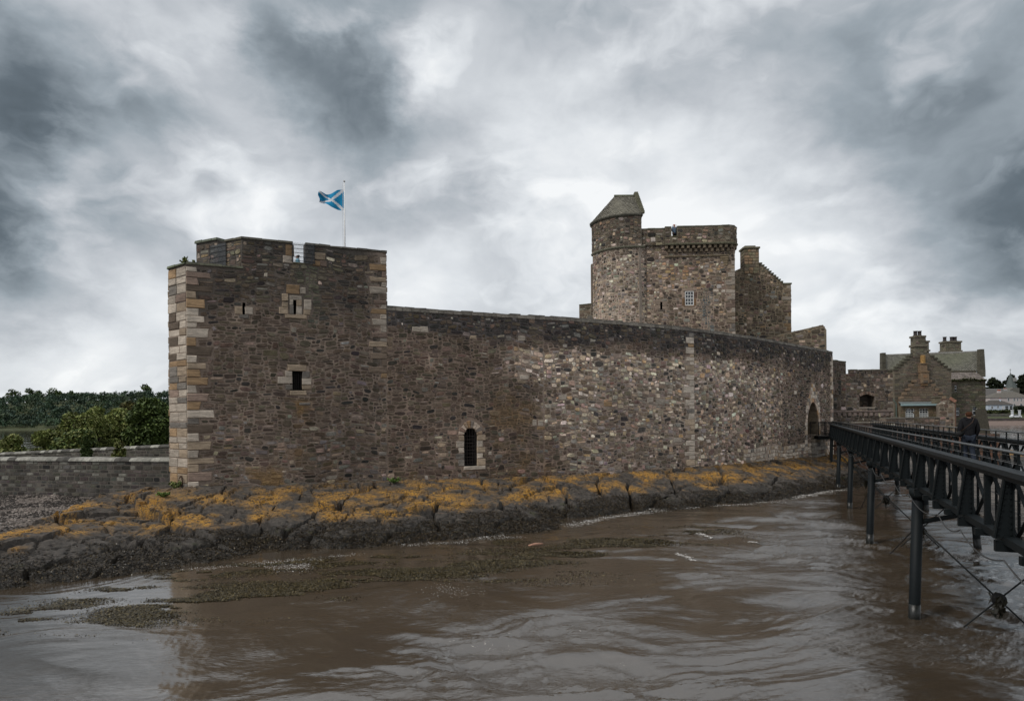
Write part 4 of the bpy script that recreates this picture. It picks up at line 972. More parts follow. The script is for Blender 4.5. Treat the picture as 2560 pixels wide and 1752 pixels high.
def ashlar_wall(parent, S, z0, z1, rg, hr=(.2, .28), wr=(.35, .7), ns=60, cols=(.2, .16, .11), vary=.22, holes=(), res=(), mcol=None, thick=.6, name='wall_core', u0=0.0, u1=None, top=True, bc=.25, odd=None, pro=(.01, .03)):
    u1 = S.len if u1 is None else u1
    ztf = z1 if callable(z1) else (lambda u: np.full(np.shape(u), float(z1)))
    wall_body(parent, S, u0, u1, z0, ztf, list(holes), mcol or mort(np.array(cols) * .8, s=9), thick, bc, name, top)
    zm = float(np.max(ztf(np.linspace(u0, u1, 200)))); blk = list(holes) + list(res)
    R = coursed(u0, u1, z0, zm, lambda U, Z: (Z < ztf(U) - .03) & (~np.any([in_poly(U, Z, grow(p, .03)) for p in blk], 0) if blk else np.ones(U.shape, bool)), rg, hr, wr)
    if not len(R): return
    C_ = np.array(cols)[None] * (1 + vary * rg.standard_normal((len(R), 1))) * (1 + .05 * rg.standard_normal((len(R), 3)))
    if odd is not None:
        mk2 = rg.random(len(R)) < odd[1]; C_[mk2] = np.array(odd[0]) * (1 + .15 * rg.standard_normal((mk2.sum(), 1)))
    emit(parent, stone_verts(S, R, rg, .022, 10, pro, jit=.03, warp=0, inset=.02), np.clip(C_, .015, .6), R, ns)
def sash_window(parent, S, x0, y0, x1, y1, cols=3, rows=4, frame=.05, col=(.66, .66, .64), off=-.12, blind=None, P=None):
    P = P or px_rect(S, x0, y0, x1, y1); (a, zb), (b, _), (_, zt_), _ = P
    w = MB()
    for p0, p1, t in [((a, zb), (a, zt_), frame * 1.6), ((b, zb), (b, zt_), frame * 1.6), ((a, zb), (b, zb), frame * 1.8), ((a, zt_), (b, zt_), frame * 1.6), ((a, (zb + zt_) / 2), (b, (zb + zt_) / 2), frame * 1.2)]:
        w.bar(S.pos(p0[0], p0[1], off), S.pos(p1[0], p1[1], off), t, .06, col)
    o = w.build('window', M['paint'], parent)
    g_ = MB()
    for i in range(1, cols): u_ = a + (b - a) * i / cols; g_.bar(S.pos(u_, zb, off), S.pos(u_, zt_, off), .03, .045, col)
    for i in range(1, rows):
        if i * 2 == rows: continue
        z_ = zb + (zt_ - zb) * i / rows; g_.bar(S.pos(a, z_, off), S.pos(b, z_, off), .03, .045, col)
    g_.build('glazing_bar', M['paint'], o)
    for i in range(cols):
        for j in range(rows):
            ua_, ub_ = a + (b - a) * i / cols, a + (b - a) * (i + 1) / cols; za_, zb2 = zb + (zt_ - zb) * j / rows, zb + (zt_ - zb) * (j + 1) / rows
            q_ = MB(); q_.quad(S.pos(ua_, za_, off - .02), S.pos(ub_, za_, off - .02), S.pos(ub_, zb2, off - .02), S.pos(ua_, zb2, off - .02), blind if (blind is not None and j < rows / 2) else (.02, .02, .02))
            q_.build('pane', M['paint'] if (blind is not None and j < rows / 2) else M['glass'], o)
    return P
KM = mort((.26, .20, .155), (.1, .09, .07), lambda u, z: sstep(20.0, 21.0, z) * .8, 33)
rk = np.random.default_rng(44)
keep = thing('keep_tower', 'tall rubble central tower with corbelled parapet and round capped stair turret', 'castle tower', (14, 65, 2))
KF = Path([(12.4, 62.55), (20.35, 62.0)]); KR = Path([(20.35, 62.0), (20.9, 70)]); TU = Path([(11.2 + 3.35 * math.cos(t), 65.6 + 3.35 * math.sin(t)) for t in np.linspace(math.pi * 1.02, math.pi * 1.62, 15)] + [(12.4, 62.55)])
STR, KTOP = 20.5, 22.1
kw = px_rect(KF, 1713.8, 728.5, 1733.8, 763); ks = px_rect(KF, 1651.5, 755, 1655.5, 773)
kres = []
for (x0, y0, x1, y1) in [(1708, 722, 1740, 728), (1706, 730, 1713, 745), (1706, 746, 1713, 764), (1735, 730, 1743, 745), (1735, 746, 1741, 764), (1710, 764, 1738, 768), (1640, 750, 1651, 762), (1640, 763, 1651, 773), (1656.5, 755, 1666, 764), (1656.5, 765, 1666, 773), (1645, 774, 1663, 779)]:
    P = px_rect(KF, x0, y0, x1, y1); kres.append(P); block(keep, KF, P, .03, rnd_pale(.62, .35) * np.array((1, .9, .85)), 'dressed_stone')
qs = side_quoins(keep, KF, KF.len, -1, 9.5, 19.0, rk, lens=(.35, .75), hs=(.28, .45), k=.75, ochre=.35)
kres += [rect(*q_) for q_ in qs]
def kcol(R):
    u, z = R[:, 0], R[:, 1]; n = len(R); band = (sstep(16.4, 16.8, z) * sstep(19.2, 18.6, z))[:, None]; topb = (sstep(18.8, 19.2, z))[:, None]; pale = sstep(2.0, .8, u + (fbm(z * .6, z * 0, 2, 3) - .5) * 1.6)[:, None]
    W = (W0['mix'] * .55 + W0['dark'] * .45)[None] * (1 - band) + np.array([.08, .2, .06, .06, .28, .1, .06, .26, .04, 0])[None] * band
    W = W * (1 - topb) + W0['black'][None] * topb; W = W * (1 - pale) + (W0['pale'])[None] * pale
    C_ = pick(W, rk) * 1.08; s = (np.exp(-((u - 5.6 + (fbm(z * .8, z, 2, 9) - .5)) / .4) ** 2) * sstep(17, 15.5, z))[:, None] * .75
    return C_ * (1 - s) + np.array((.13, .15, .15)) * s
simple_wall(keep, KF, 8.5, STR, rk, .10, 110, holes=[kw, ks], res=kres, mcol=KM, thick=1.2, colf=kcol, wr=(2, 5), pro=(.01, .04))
def tcol(R):
    W = np.tile(W0['pale'] * .75 + W0['mix'] * .25, (len(R), 1)); hi = sstep(19.0, 20.0, R[:, 1])[:, None]; W = W * (1 - hi) + (W0['dark'] * .5 + W0['mix'] * .5)[None] * hi; return pick(W, rk) * 1.12
TM = mort((.33, .27, .22), (.1, .09, .07), lambda u, z: sstep(20.2, 21.0, z) * .9, 34)
simple_wall(keep, TU, 8.5, STR, rk, .095, 60, mcol=TM, thick=.8, colf=tcol, wr=(2, 4), pro=(.01, .035))
TUb = Path([(11.2 + 3.42 * math.cos(t), 65.6 + 3.42 * math.sin(t)) for t in np.linspace(math.pi * 1.02, math.pi * 1.55, 13)] + [(11.95, 62.2)])
EAVE = 23.35
dkw = lambda R: pick(np.tile(W0['dark'] * .6 + W0['mix'] * .4, (len(R), 1)), rk)
simple_wall(keep, TUb, STR, EAVE, rk, .11, 60, mcol=TM, thick=.7, colf=dkw, wr=(2, 5))
KR_ = Path([(11.95, 62.2), (12.05, 68.5)]); simple_wall(keep, KR_, STR, EAVE, rk, .15, 0, mcol=TM, thick=.4, colf=dkw)
simple_wall(keep, KR, 8.5, STR, rk, .2, 0, mcol=KM, thick=.8, colf=dkw)
BW = Path([(20.9, 70), (8.2, 70)]); wall_body(keep, BW, 0, BW.len, 8.5, STR, [], KM, .6, .6)
# string course
def band_course(parent, S, z0, z1, off, col, name='string_course', u0=0., u1=None, n=None):
    u1 = S.len if u1 is None else u1; n = n or max(2, int((u1 - u0) / .5)); us = np.linspace(u0, u1, n + 1); V = []; F = []
    for o_, z_ in [(-.05, z0), (off * .5, z0), (off, (z0 + z1) / 2), (off, z1), (-.05, z1 + .04)]: V += S.pos(us, np.full(n + 1, z_), o_).tolist()
    for k in range(4):
        for i in range(n): F.append((k * (n + 1) + i, k * (n + 1) + i + 1, (k + 1) * (n + 1) + i + 1, (k + 1) * (n + 1) + i))
    for e in (0, n): F.append(tuple(k * (n + 1) + e for k in range(5)))
    return mk(name, V, F, M['stone'], parent, np.tile(col, (len(V), 1)))
band_course(keep, TU, 20.3, 20.5, .16, (.14, .135, .10)); band_course(keep, TUb, 23.2, 23.42, .2, (.11, .105, .085), 'eaves_course')
# corbelled parapet (front, rounded corner, right side)
PF = Path([(14.05, 62.05)] + [(19.6, 61.65)] + [(19.6 + 1.15 * math.sin(t), 62.8 - 1.15 * math.cos(t)) for t in np.linspace(.15, math.pi / 2, 8)] + [(20.85, 66)])
PL = Path([(11.95, 62.35), (14.05, 62.2)])
ga, gza = PF.hit(1679, 591); gb, _ = PF.hit(1693.5, 591); ptz = lambda u: np.where((u > ga) & (u < gb), gza, KTOP)
pm = mort((.17, .145, .105), s=36)
def pcol(R):
    c_ = pick(np.tile(W0['dark'] * .55 + W0['mix'] * .45, (len(R), 1)), rk) ; return c_
for a, b, zt_ in [(0, ga, KTOP), (ga, gb, gza), (gb, PF.len, KTOP)]: simple_wall(keep, PF, 20.6, zt_, rk, .11, 25, mcol=pm, thick=.5, colf=pcol, u0=a, u1=b, bc=.2, wr=(2, 5))
simple_wall(keep, PL, 20.5, KTOP - .08, rk, .13, 20, mcol=pm, thick=.5, colf=pcol, bc=.2, wr=(2, 5))
coping(keep, PF, 0, ga, KTOP, .08, .05, .55, col=(.10, .10, .07)); coping(keep, PF, gb, PF.len, KTOP, .08, .05, .55, col=(.10, .10, .07)); coping(keep, PL, 0, PL.len, KTOP - .08, .08, .05, .55, col=(.10, .10, .07)); coping(keep, PF, ga, gb, gza, .05, .04, .5, col=(.12, .12, .06))
band_course(keep, PF, 20.45, 20.62, .12, (.15, .14, .095))
CB = Path([(14.05, 62.42), (19.6, 62.02)] + [(19.6 + .85 * math.sin(t), 62.9 - .85 * math.cos(t)) for t in np.linspace(.15, math.pi / 2, 6)] + [(20.5, 66)])
for row in range(2):
    u = .05 + row * .24
    while u < CB.len - .3:
        o_ = .36 - row * .16; z_ = 20.17 - row * .3
        block(keep, CB, rect(u, z_, u + .24, z_ + .29), o_, np.array((.21, .165, .115)) * rng.uniform(.75, 1.25), 'corbel', back=-.1, bevel=.04); u += .48
band_course(keep, CB, 19.42, 19.56, .1, (.19, .15, .1), u0=2.0 * 0)
bart = Path([(19.5 + .75 * math.sin(t), 62.75 - .78 * math.cos(t)) for t in np.linspace(-.6, math.pi / 2 + .3, 9)])
for k in range(4): band_course(keep, bart, 19.2 - k * .2, 19.38 - k * .2, .12 - k * .035, (.2, .155, .10), 'corbel_ring')
mk('roof_deck', [(11, 62.6, 20.6), (20.6, 62.2, 20.6), (20.6, 70, 20.6), (8.5, 70, 20.6)], [(0, 1, 2, 3)], M['mortar'], keep, (.12, .11, .1))
sash_window(keep, KF, 0, 0, 0, 0, 3, 4, P=kw, off=-.03)
recess(keep, KF, ks, .8)
rb = MB(); rb.quad(KF.pos(kw[0][0], kw[0][1], -.2), KF.pos(kw[1][0], kw[0][1], -.2), KF.pos(kw[1][0], kw[2][1], -.2), KF.pos(kw[0][0], kw[2][1], -.2), (.05, .05, .05)); rb.build('window_recess', M['stone'], keep)
# cap-house roof: slates in courses from a round eave to a short ridge
def slate_rows(parent, eave, ridge, n, col, w=.26, name='slate', vary=.25, thick=.02):
    """eave, ridge: functions t in 0..1 -> 3d point; n courses of separate slates, each lapping the one below"""
    V = []; F = []; C_ = []; rg = np.random.default_rng(3)
    for j in range(n):
        f0, f1 = j / n, (j + 1.25) / n
        pts = [np.array(eave(t)) * (1 - f0) + np.array(ridge(t)) * f0 for t in np.linspace(0, 1, 40)]; ln = sum(np.linalg.norm(pts[i + 1] - pts[i]) for i in range(39)); m_ = max(1, int(ln / w))
        for i in range(m_):
            t0, t1 = (i + .5 * (j % 2)) / m_, min(1, (i + 1 + .5 * (j % 2)) / m_ - .012)
            if t0 >= 1: continue
            e0, e1, r0_, r1_ = (np.array(q_(t)) for q_, t in ((eave, t0), (eave, t1), (ridge, t0), (ridge, t1)))
            a, b = e0 * (1 - f0) + r0_ * f0, e1 * (1 - f0) + r1_ * f0; f1_ = min(f1, 1); c_, d = e1 * (1 - f1_) + r1_ * f1_, e0 * (1 - f1_) + r0_ * f1_
            nn = np.cross(b - a, d - a); l_ = np.linalg.norm(nn)
            if l_ < 1e-7: continue
            nn = nn / l_; nn = nn if nn[2] > 0 else -nn; lift = nn * (thick * 1.6 + rg.uniform(0, .012)); k = len(V)
            V += [a + lift, b + lift, c_ + nn * .004, d + nn * .004, a, b]; F += [(k, k + 1, k + 2, k + 3), (k, k + 4, k + 5, k + 1)]; C_ += [np.array(col) * rg.uniform(1 - vary, 1 + vary)] * 6
    big = mk(name, np.array(V), F, M['slate'], parent, np.array(C_), kind='stuff')
    return big
def cap_eave(t):
    if t < .72: a_ = math.pi * (.75 + .80 * t / .72); return (11.2 + 3.52 * math.cos(a_), 65.6 + 3.52 * math.sin(a_), EAVE + .07)
    k = (t - .72) / .28; return (11.2 + 3.62 * math.cos(math.pi * 1.55) + k * .27, 65.6 - 3.62 + .03 + .0 * k, EAVE + .07)
def cap_ridge(t):
    if t < .45: return (10.05, 65.6, 26.1)
    k = (t - .45) / .55; return (10.05 + k * 1.9, 65.6, 26.1)
slate_rows(keep, cap_eave, cap_ridge, 17, (.145, .135, .108), .24)
mk('roof', [cap_eave(t) for t in np.linspace(0, 1, 20)] + [(11.95, 69.2, EAVE), (10.05, 65.6, 26.06), (11.95, 65.6, 26.06)], [(i, i + 1, 21) for i in range(13)] + [(i, i + 1, 22, 21) for i in range(13, 19)][:0] + [(13, 14, 22, 21)] + [(i, i + 1, 22) for i in range(14, 19)] + [(20, 0, 21, 22)], M['slate'], keep, (.13, .12, .09))
b = MB(); b.bar((10.0, 65.6, 26.15), (11.9, 65.6, 26.15), .22, .14, (.14, .145, .10)); b.build('ridge_stone', M['stone'], keep)
gw = MB(); gw.prism([(11.95, 62.2, EAVE - .1), (11.95, 69, EAVE - .1), (11.95, 65.6, 26.2)], (.16, 0, 0), (.16, .14, .1)); gw.build('gable_wall', M['stone'], keep)
for k in range(12):
    for sg in (-1, 1):
        f_ = (k + .5) / 12; b = MB(); b.box((12.08, 65.6 + sg * 3.4 * (1 - f_), EAVE + .12 + f_ * 2.95), (.34, .34, .26), 0, tuple(np.array((.13, .125, .085)) * rng.uniform(.8, 1.2))); b.build('crow_step', M['stone'], keep)
# railing in the gap
railing(keep, PF, ga + .12, gb - .03, gza + .05, gza + 1.05, -.2, 2, False, rr=.01)

# ---------------------------------------------------------------- gabled range right of the keep
rngh = thing('gabled_range', 'rubble castle range with crow-stepped gable and square chimney right of the keep', 'castle building', (24, 67, 2))
gx0, _, _ = at(1831, 700, 66); GA = Path([(gx0 - .6, 66.2), at(1978, 800, 66)[:2]])
ap_u, ap_z = GA.hit(1872, 661); st_u, st_z = GA.hit(1957, 711); ch0, ch_z = GA.hit(1860, 622); ch1, _ = GA.hit(1897, 622); _, lf_z = GA.hit(1831, 681)
ns_ = 10; ub0, ubz = GA.hit(1899, 660)
def gable(u):
    u = np.asarray(u, float); k = np.clip(np.floor((u - ub0) / (st_u - ub0) * ns_), 0, ns_); rgt = ubz + (st_z - ubz) * k / ns_; lft = lf_z + (ap_z - lf_z) * np.clip((u - .6) / (ap_u - .6), 0, 1)
    return np.where(u < ub0, np.minimum(lft, ap_z), rgt)
q_ = side_quoins(rngh, GA, GA.len, -1, 10, st_z - .1, rk, lens=(.35, .7), hs=(.24, .4), k=.62, ochre=.35)
def gcol(R):
    W = np.tile(W0['dark'] * .5 + W0['mix'] * .35 + W0['black'] * .15, (len(R), 1)); C_ = pick(W, rk); g_ = sstep(18.2, 19.0, R[:, 1])[:, None] * .5; return C_ * (1 - g_) + np.array((.13, .115, .08)) * g_
GMc = mort((.22, .175, .12), s=38)
simple_wall(rngh, GA, 8.5, gable, rk, .105, 70, mcol=GMc, thick=.8, colf=gcol, res=[rect(*x) for x in q_], wr=(2, 5))
for k in range(ns_ + 1):
    a = ub0 + (st_u - ub0) * k / ns_; b_ = a + (st_u - ub0) / ns_ + .03 if k < ns_ else GA.len + .08; z_ = ubz + (st_z - ubz) * k / ns_; block(rngh, GA, rect(a - .03, z_, b_, z_ + .14), .08, np.array((.12, .12, .085)) * rng.uniform(.8, 1.2), 'crow_step', back=-.7)
ch = thing('chimney', None, None, (0, 0, 0)); ch.parent = rngh; ch.location = (0, 0, 0)
CHP = Path([tuple(GA.pos(ch0, 0, .06)[:2]), tuple(GA.pos(ch1, 0, .06)[:2])]); cb0 = ap_z - .9
ashlar_wall(ch, CHP, cb0, ch_z + 0, rk, (.24, .32), (.3, .55), 22, (.19, .155, .105), .18, thick=1.3, odd=((.27, .18, .11), .2))
CHS = Path([tuple(GA.pos(ch0, 0, -1.2)[:2]), tuple(GA.pos(ch0, 0, .06)[:2])]); ashlar_wall(ch, CHS, cb0, ch_z, rk, (.24, .32), (.3, .55), 8, (.17, .14, .1), .18, thick=.1)
block(ch, CHP, rect(-.1, ch_z, CHP.len + .1, ch_z + .16), .1, np.array((.16, .145, .1)), 'chimney_cap', back=-1.4); block(ch, CHP, rect(.1, ch_z + .16, CHP.len - .3, ch_z + .3), -.05, np.array((.15, .14, .1)), 'chimney_top', back=-1.2)
GS = Path([GA.P[-1].tolist(), (GA.P[-1][0] + .6, 74)]); simple_wall(rngh, GS, 8.5, st_z, rk, .2, 0, mcol=GMc, thick=.3, colf=gcol)
rz = ap_z - .15; a_ = GA.pos(ap_u + .3, rz, -.3); e_ = GA.pos(GA.len, st_z - .1, -.3); l_ = GA.pos(.2, lf_z - .4, -.3); dv = np.array((.6, 8, 0))
mk('roof', [a_, a_ + dv, e_ + dv, e_, l_, l_ + dv], [(0, 1, 2, 3), (0, 4, 5, 1)], M['slate'], rngh, (.1, .1, .09))
# stepped spur wall
spur = thing('parapet_spur', 'sloping rubble parapet with rounded end rising behind the curtain wall', 'wall', (27, 62, 8))
SP = Path([at(1900, 850, 64.5)[:2], at(2000, 820, 63.5)[:2], at(2066, 812, 62.6)[:2]])
s_a, sz_a = SP.hit(1964, 833); s_b, sz_b = SP.hit(2056, 812)
spz = lambda u: np.where(u < s_b, sz_a + (sz_b - sz_a) * (u - s_a) / (s_b - s_a), sz_b - .5 * ((u - s_b) / (SP.len - s_b + .01)) ** 2)
simple_wall(spur, SP, 8.5, spz, rk, .13, 60, mcol=mort((.15, .125, .09), s=39), thick=1.0, colf=lambda R: pick(np.tile(W0['dark'] * .7 + W0['mix'] * .3, (len(R), 1)), rk) * .9, wr=(2, 4), hr=(1, 2))
# little block left of the keep
lb = thing('wall_head_block', 'small square rubble turret stub left of the keep behind the wall', 'wall', (7, 68, 8))
LB = Path([at(1448, 780, 68)[:2], at(1500, 780, 67)[:2]]); _, lz = LB.hit(1460, 762)
simple_wall(lb, LB, 9, lz, rk, .13, 30, mcol=mort((.2, .17, .13), s=40), thick=1.5, colf=lambda R: pick(np.tile(W0['dark'] * .5 + W0['mix'] * .5, (len(R), 1)), rk), wr=(2, 4)); coping(lb, LB, 0, LB.len, lz, .09, .06, 1.5, col=(.11, .105, .075))
b = MB(); sx, sz_ = at(1503, 808, 44)[0], at(1503, 808, 44)[2]

# ================================================================== entrance screen wall on the right
scr = thing('screen_wall', 'crenellated rubble entrance wall with arched gun loop beside the gate tower', 'castle wall', (34, 70, 2))
def c3(x, y): return 2080 + x / 6.116, 820 + y / 6.116
SW = Path([at(2060, 1000, 69.5)[:2], at(2232, 1000, 70)[:2]])
_, m_lo = SW.hit(2150, 934); _, m_hi = SW.hit(2150, 924.5); _, s_bot = SW.hit(2150, 1039)
gaps = [(385, 415), (500, 522), (590, 610)]; gp = [(SW.hit(c3(a, 0)[0], 930)[0], SW.hit(c3(b, 0)[0], 930)[0]) for a, b in gaps]
crn = m_lo
for a, b in [(285, 385), (415, 500), (522, 590), (610, 700), (702, 925)]:
    ua_, ub_ = SW.hit(c3(a, 0)[0], 930)[0], SW.hit(c3(b, 0)[0], 930)[0]; wall_body(scr, SW, ua_, ub_, m_lo - .01, m_hi, [], mort((.12, .1, .085), s=43), .5, .12, 'merlon')
    RM = pack(ua_, ub_, m_lo, m_hi, .14, lambda U, Z: U > -9, rk, (2, 3), (1, 2)); emit(scr, stone_verts(SW, RM, rk), pick(np.tile(W0['dark'], (len(RM), 1)), rk) * .8, RM, 0)
    coping(scr, SW, ua_ - .03, ub_ + .03, m_hi - .02, .07, .06, .55, (.4, .7), (.11, .10, .075))
L1, la, lb_, lzb, lzt = arch(SW, *[c3(425, 0)[0], c3(650, 0)[0]], c3(0, 1015)[1], c3(0, 1208)[1]); 
L1 = [(la, lzb), (lb_, lzb)] + [(lb_ - (lb_ - la) * t, lzt - .38 + .38 * math.sin(math.pi * (.12 + .76 * t))) for t in np.linspace(0, 1, 8)]
scm = mort((.15, .125, .105), s=43)
simple_wall(scr, SW, 2.0, crn, rk, .115, 120, mcol=scm, thick=1.4, holes=[L1], colf=lambda R: pick(np.tile(W0['dark'] * .55 + W0['mix'] * .45, (len(R), 1)), rk) * .85, wr=(2, 5), bc=.16)
recess(scr, SW, L1, 1.1, (.14, .115, .09), 'gun_loop_recess', (.07, .06, .05))
rr_ = np.random.default_rng(8); RL = pack(la + .4, lb_ - .05, lzb, lzt - .5, .16, lambda U, Z: Z < lzb + .9 - .3 * np.abs(U - la - .8), rr_, (2, 3), (1, 2)); 
if len(RL): SV = stone_verts(SW, RL, rr_, .02, 3, (.02, .05)); SV[..., 1] += 1.0; emit(scr, SV, pick(np.tile(W0['dark'], (len(RL), 1)), rr_), RL, 0)
for k in range(9):
    t0, t1 = k / 9, (k + 1) / 9; f_ = lambda t, q: (la - q * .3 + (lb_ - la + q * .6) * t, lzt - .38 + q + .38 * math.sin(math.pi * (.12 + .76 * t)))
    block(scr, SW, [f_(t0 + .01, .02), f_(t1 - .01, .02), f_(t1 - .01, .3), f_(t0 + .01, .3)], .04, rnd_pale(.5, .1) * np.array((1, .85, .8)), 'voussoir')
block(scr, SW, rect(la - .1, lzb - .18, lb_ + .1, lzb), .05, rnd_pale(.5, .0), 'window_sill')
for x0 in range(40, 900, 82):
    P = px_rect(SW, *c3(x0 + 36, 1296), *c3(x0 + 80, 1345)); block(scr, SW, P, .14, np.array((.20, .155, .135)) * rng.uniform(.75, 1.15), 'corbel', back=-.1)
u_b0, z_b0 = SW.hit(*c3(30, 1296)); band_course(scr, SW, z_b0, z_b0 + .22, .12, (.18, .14, .12), 'corbel_course')
side_quoins(scr, SW, SW.len, -1, 4.5, m_hi - .3, rk, lens=(.3, .7), hs=(.24, .4), k=.5, ochre=.3)
ST = Path([at(2055, 950, 67)[:2], at(2115, 950, 70.5)[:2]]); _, stz = ST.hit(2100, 904); simple_wall(scr, ST, 7, stz, rk, .16, 20, mcol=scm, thick=1.2, colf=lambda R: pick(np.tile(W0['dark'], (len(R), 1)), rk) * .8, wr=(2, 4)); coping(scr, ST, 0, ST.len, stz, .12, .06, 1.2, col=(.09, .085, .06))
# low forework walls
lw = thing('forework_wall', 'low rubble wall with pale flat coping in front of the entrance', 'wall', (36, 67, 2))
LW = Path([at(2078, 1050, 66)[:2], at(2228, 1050, 68)[:2]]); _, lwz = LW.hit(2150, 1057); lwz2 = SW.hit(2150, 1041)[1]
simple_wall(lw, LW, 1.5, lwz, rk, .15, 40, mcol=mort((.13, .10, .085), s=45), colf=lambda R: pick(np.tile(W0['dark'], (len(R), 1)), rk) * .8, thick=1.2, wr=(2, 5)); coping(lw, LW, 0, LW.len, lwz, .09, .08, 1.2, (.8, 1.4), (.26, .225, .18))
LW2 = Path([at(2215, 1050, 67.4)[:2], at(2350, 1050, 69.5)[:2]]); _, z2_ = LW2.hit(2280, 1045)
lw2 = thing('garden_wall', 'low rubble wall below the white sash windows of the gabled house', 'wall', (42, 68, 2))
simple_wall(lw2, LW2, 1.8, z2_, rk, .15, 60, mcol=mort((.2, .165, .135), s=46), colf=lambda R: pick(np.tile(W0['mix'] * .6 + W0['dark'] * .4, (len(R), 1)), rk) * .85, thick=.8, wr=(2, 5)); coping(lw2, LW2, 0, LW2.len, z2_, .1, .05, .8, (.4, .8), (.12, .11, .09))
# quay
quay = thing('stone_quay', 'dark red sandstone quay block under the landward end of the footbridge', 'quay', (34, 62, 0))
QF = Path([at(2064, 1100, 61.0)[:2], (45.0, 63.0)]); ashlar_wall(quay, QF, -1, 3.05, rk, (.3, .38), (.6, 1.1), 60, (.115, .062, .042), .2, thick=5, odd=((.07, .055, .045), .3))
QL = Path([(QF.P[0][0] + .2, 66.5), tuple(QF.P[0])]); ashlar_wall(quay, QL, -1, 3.05, rk, (.3, .38), (.6, 1.1), 10, (.11, .06, .04), .2, thick=.5)

# ================================================================== gabled house
hs = thing('gabled_house', 'grey stone house with crow-stepped gable, slate roof and tall chimneys', 'house', (45, 82, 2))
YG = 79.0
GH = Path([at(2236, 1000, YG)[:2], at(2379, 1000, YG)[:2]])
hu = lambda x, y: GH.hit(*c3(x, y))
ua0, _ = hu(1250, 400); uap0, zap = hu(1225, 395); uap1, _ = hu(1505, 395); ul_, zl_ = hu(950, 640); ur_, zr_ = hu(1815, 668); uL, _ = hu(985, 800); uRr, _ = hu(1825, 800); NS = 6
def hg(u):
    u = np.asarray(u, float); kl = np.clip(np.floor((u - ul_) / (uap0 - ul_) * NS), 0, NS); kr = np.clip(np.floor((ur_ - u) / (ur_ - uap1) * NS), 0, NS)
    return zl_ + (zap - zl_) * np.minimum(kl, kr) / NS
HM = mort((.13, .11, .08), s=50)
s1 = px_rect(GH, *c3(1125, 1230), *c3(1250, 1375)); s2 = px_rect(GH, *c3(1340, 1230), *c3(1470, 1375))
ashlar_wall(hs, GH, 2.0, hg, rk, (.15, .2), (.35, .8), 150, (.122, .103, .080), .22, mcol=HM, thick=.6, odd=((.09, .08, .065), .25), u0=uL - .25, u1=uRr)
for k in range(NS):
    for (a, b, za_, zb_) in [(ul_ + (uap0 - ul_) * k / NS, ul_ + (uap0 - ul_) * (k + 1) / NS, 0, 0), (ur_ - (ur_ - uap1) * (k + 1) / NS, ur_ - (ur_ - uap1) * k / NS, 0, 0)]:
        z_ = zl_ + (zap - zl_) * k / NS; block(hs, GH, rect(a - .05, z_ - .05, b + .05, z_ + .16), .1, np.array((.075, .07, .05)) * rng.uniform(.8, 1.25), 'crow_step', back=-.7)
# raised lower gable outline and its sandstone chimney-stack feature
LG = Path([tuple(GH.pos(uL, 0, .35)[:2]), tuple(GH.pos(uRr, 0, .35)[:2])])
g2a, g2z = LG.hit(*c3(1040, 1090)); g2b, _ = LG.hit(*c3(1740, 1080)); apa, apz = LG.hit(*c3(1290, 770)); apb, _ = LG.hit(*c3(1470, 770))
def lg(u):
    u = np.asarray(u, float); kl = np.clip(np.floor((u - g2a) / (apa - g2a) * 5), 0, 5); kr = np.clip(np.floor((g2b - u) / (g2b - apb) * 5), 0, 5); return g2z + (apz - g2z) * np.minimum(kl, kr) / 5
ashlar_wall(hs, LG, 5.2, lg, rk, (.24, .3), (.5, 1.0), 40, (.145, .108, .078), .16, thick=.38, u0=.1, u1=LG.len - .1, odd=((.11, .09, .07), .25), pro=(.005, .018))
for k in range(5):
    for (a, b) in [(g2a + (apa - g2a) * k / 5, g2a + (apa - g2a) * (k + 1) / 5), (g2b - (g2b - apb) * (k + 1) / 5, g2b - (g2b - apb) * k / 5)]:
        z_ = g2z + (apz - g2z) * k / 5; block(hs, LG, rect(a - .04, z_ + .02, b + .04, z_ + .32), .06, np.array((.19, .135, .09)) * rng.uniform(.85, 1.2), 'crow_step', back=-.3)
def hbox(parent, x0, y0, x1, y1, off, col, name, back=-.3, S=None, bevel=.03):
    S = S or GH; return block(parent, S, px_rect(S, *c3(x0, y0), *c3(x1, y1)), off, np.array(col), name, bevel, back)
hbox(hs, 1318, 680, 1440, 850, .6, (.20, .14, .09), 'stone_panel'); hbox(hs, 1330, 850, 1430, 885, .5, (.24, .15, .08), 'stone_bracket'); hbox(hs, 1350, 722, 1410, 765, .64, (.22, .13, .07), 'carved_tablet'); hbox(hs, 1350, 805, 1418, 845, .64, (.11, .09, .07), 'carved_tablet')
hbox(hs, 1312, 555, 1420, 680, .5, (.20, .14, .09), 'stone_pedestal'); hbox(hs, 1305, 540, 1428, 556, .6, (.20, .15, .10), 'stone_cornice'); hbox(hs, 1310, 665, 1440, 682, .68, (.22, .15, .09), 'stone_cornice')
b = MB()
for k in range(9):
    ua_, za_ = GH.hit(*c3(1361, 540)); _, zb_ = GH.hit(*c3(1361, 420)); z_ = za_ + (zb_ - za_) * k / 9; p_ = GH.pos(ua_, z_, .35); b.tube([(p_[0], p_[1], z_), (p_[0], p_[1], z_ + (zb_ - za_) / 9 * .8), (p_[0], p_[1], z_ + (zb_ - za_) / 9)], [.27, .27, .22], 10, (.33, .20, .075))
b.build('ochre_shaft', M['stone'], hs)
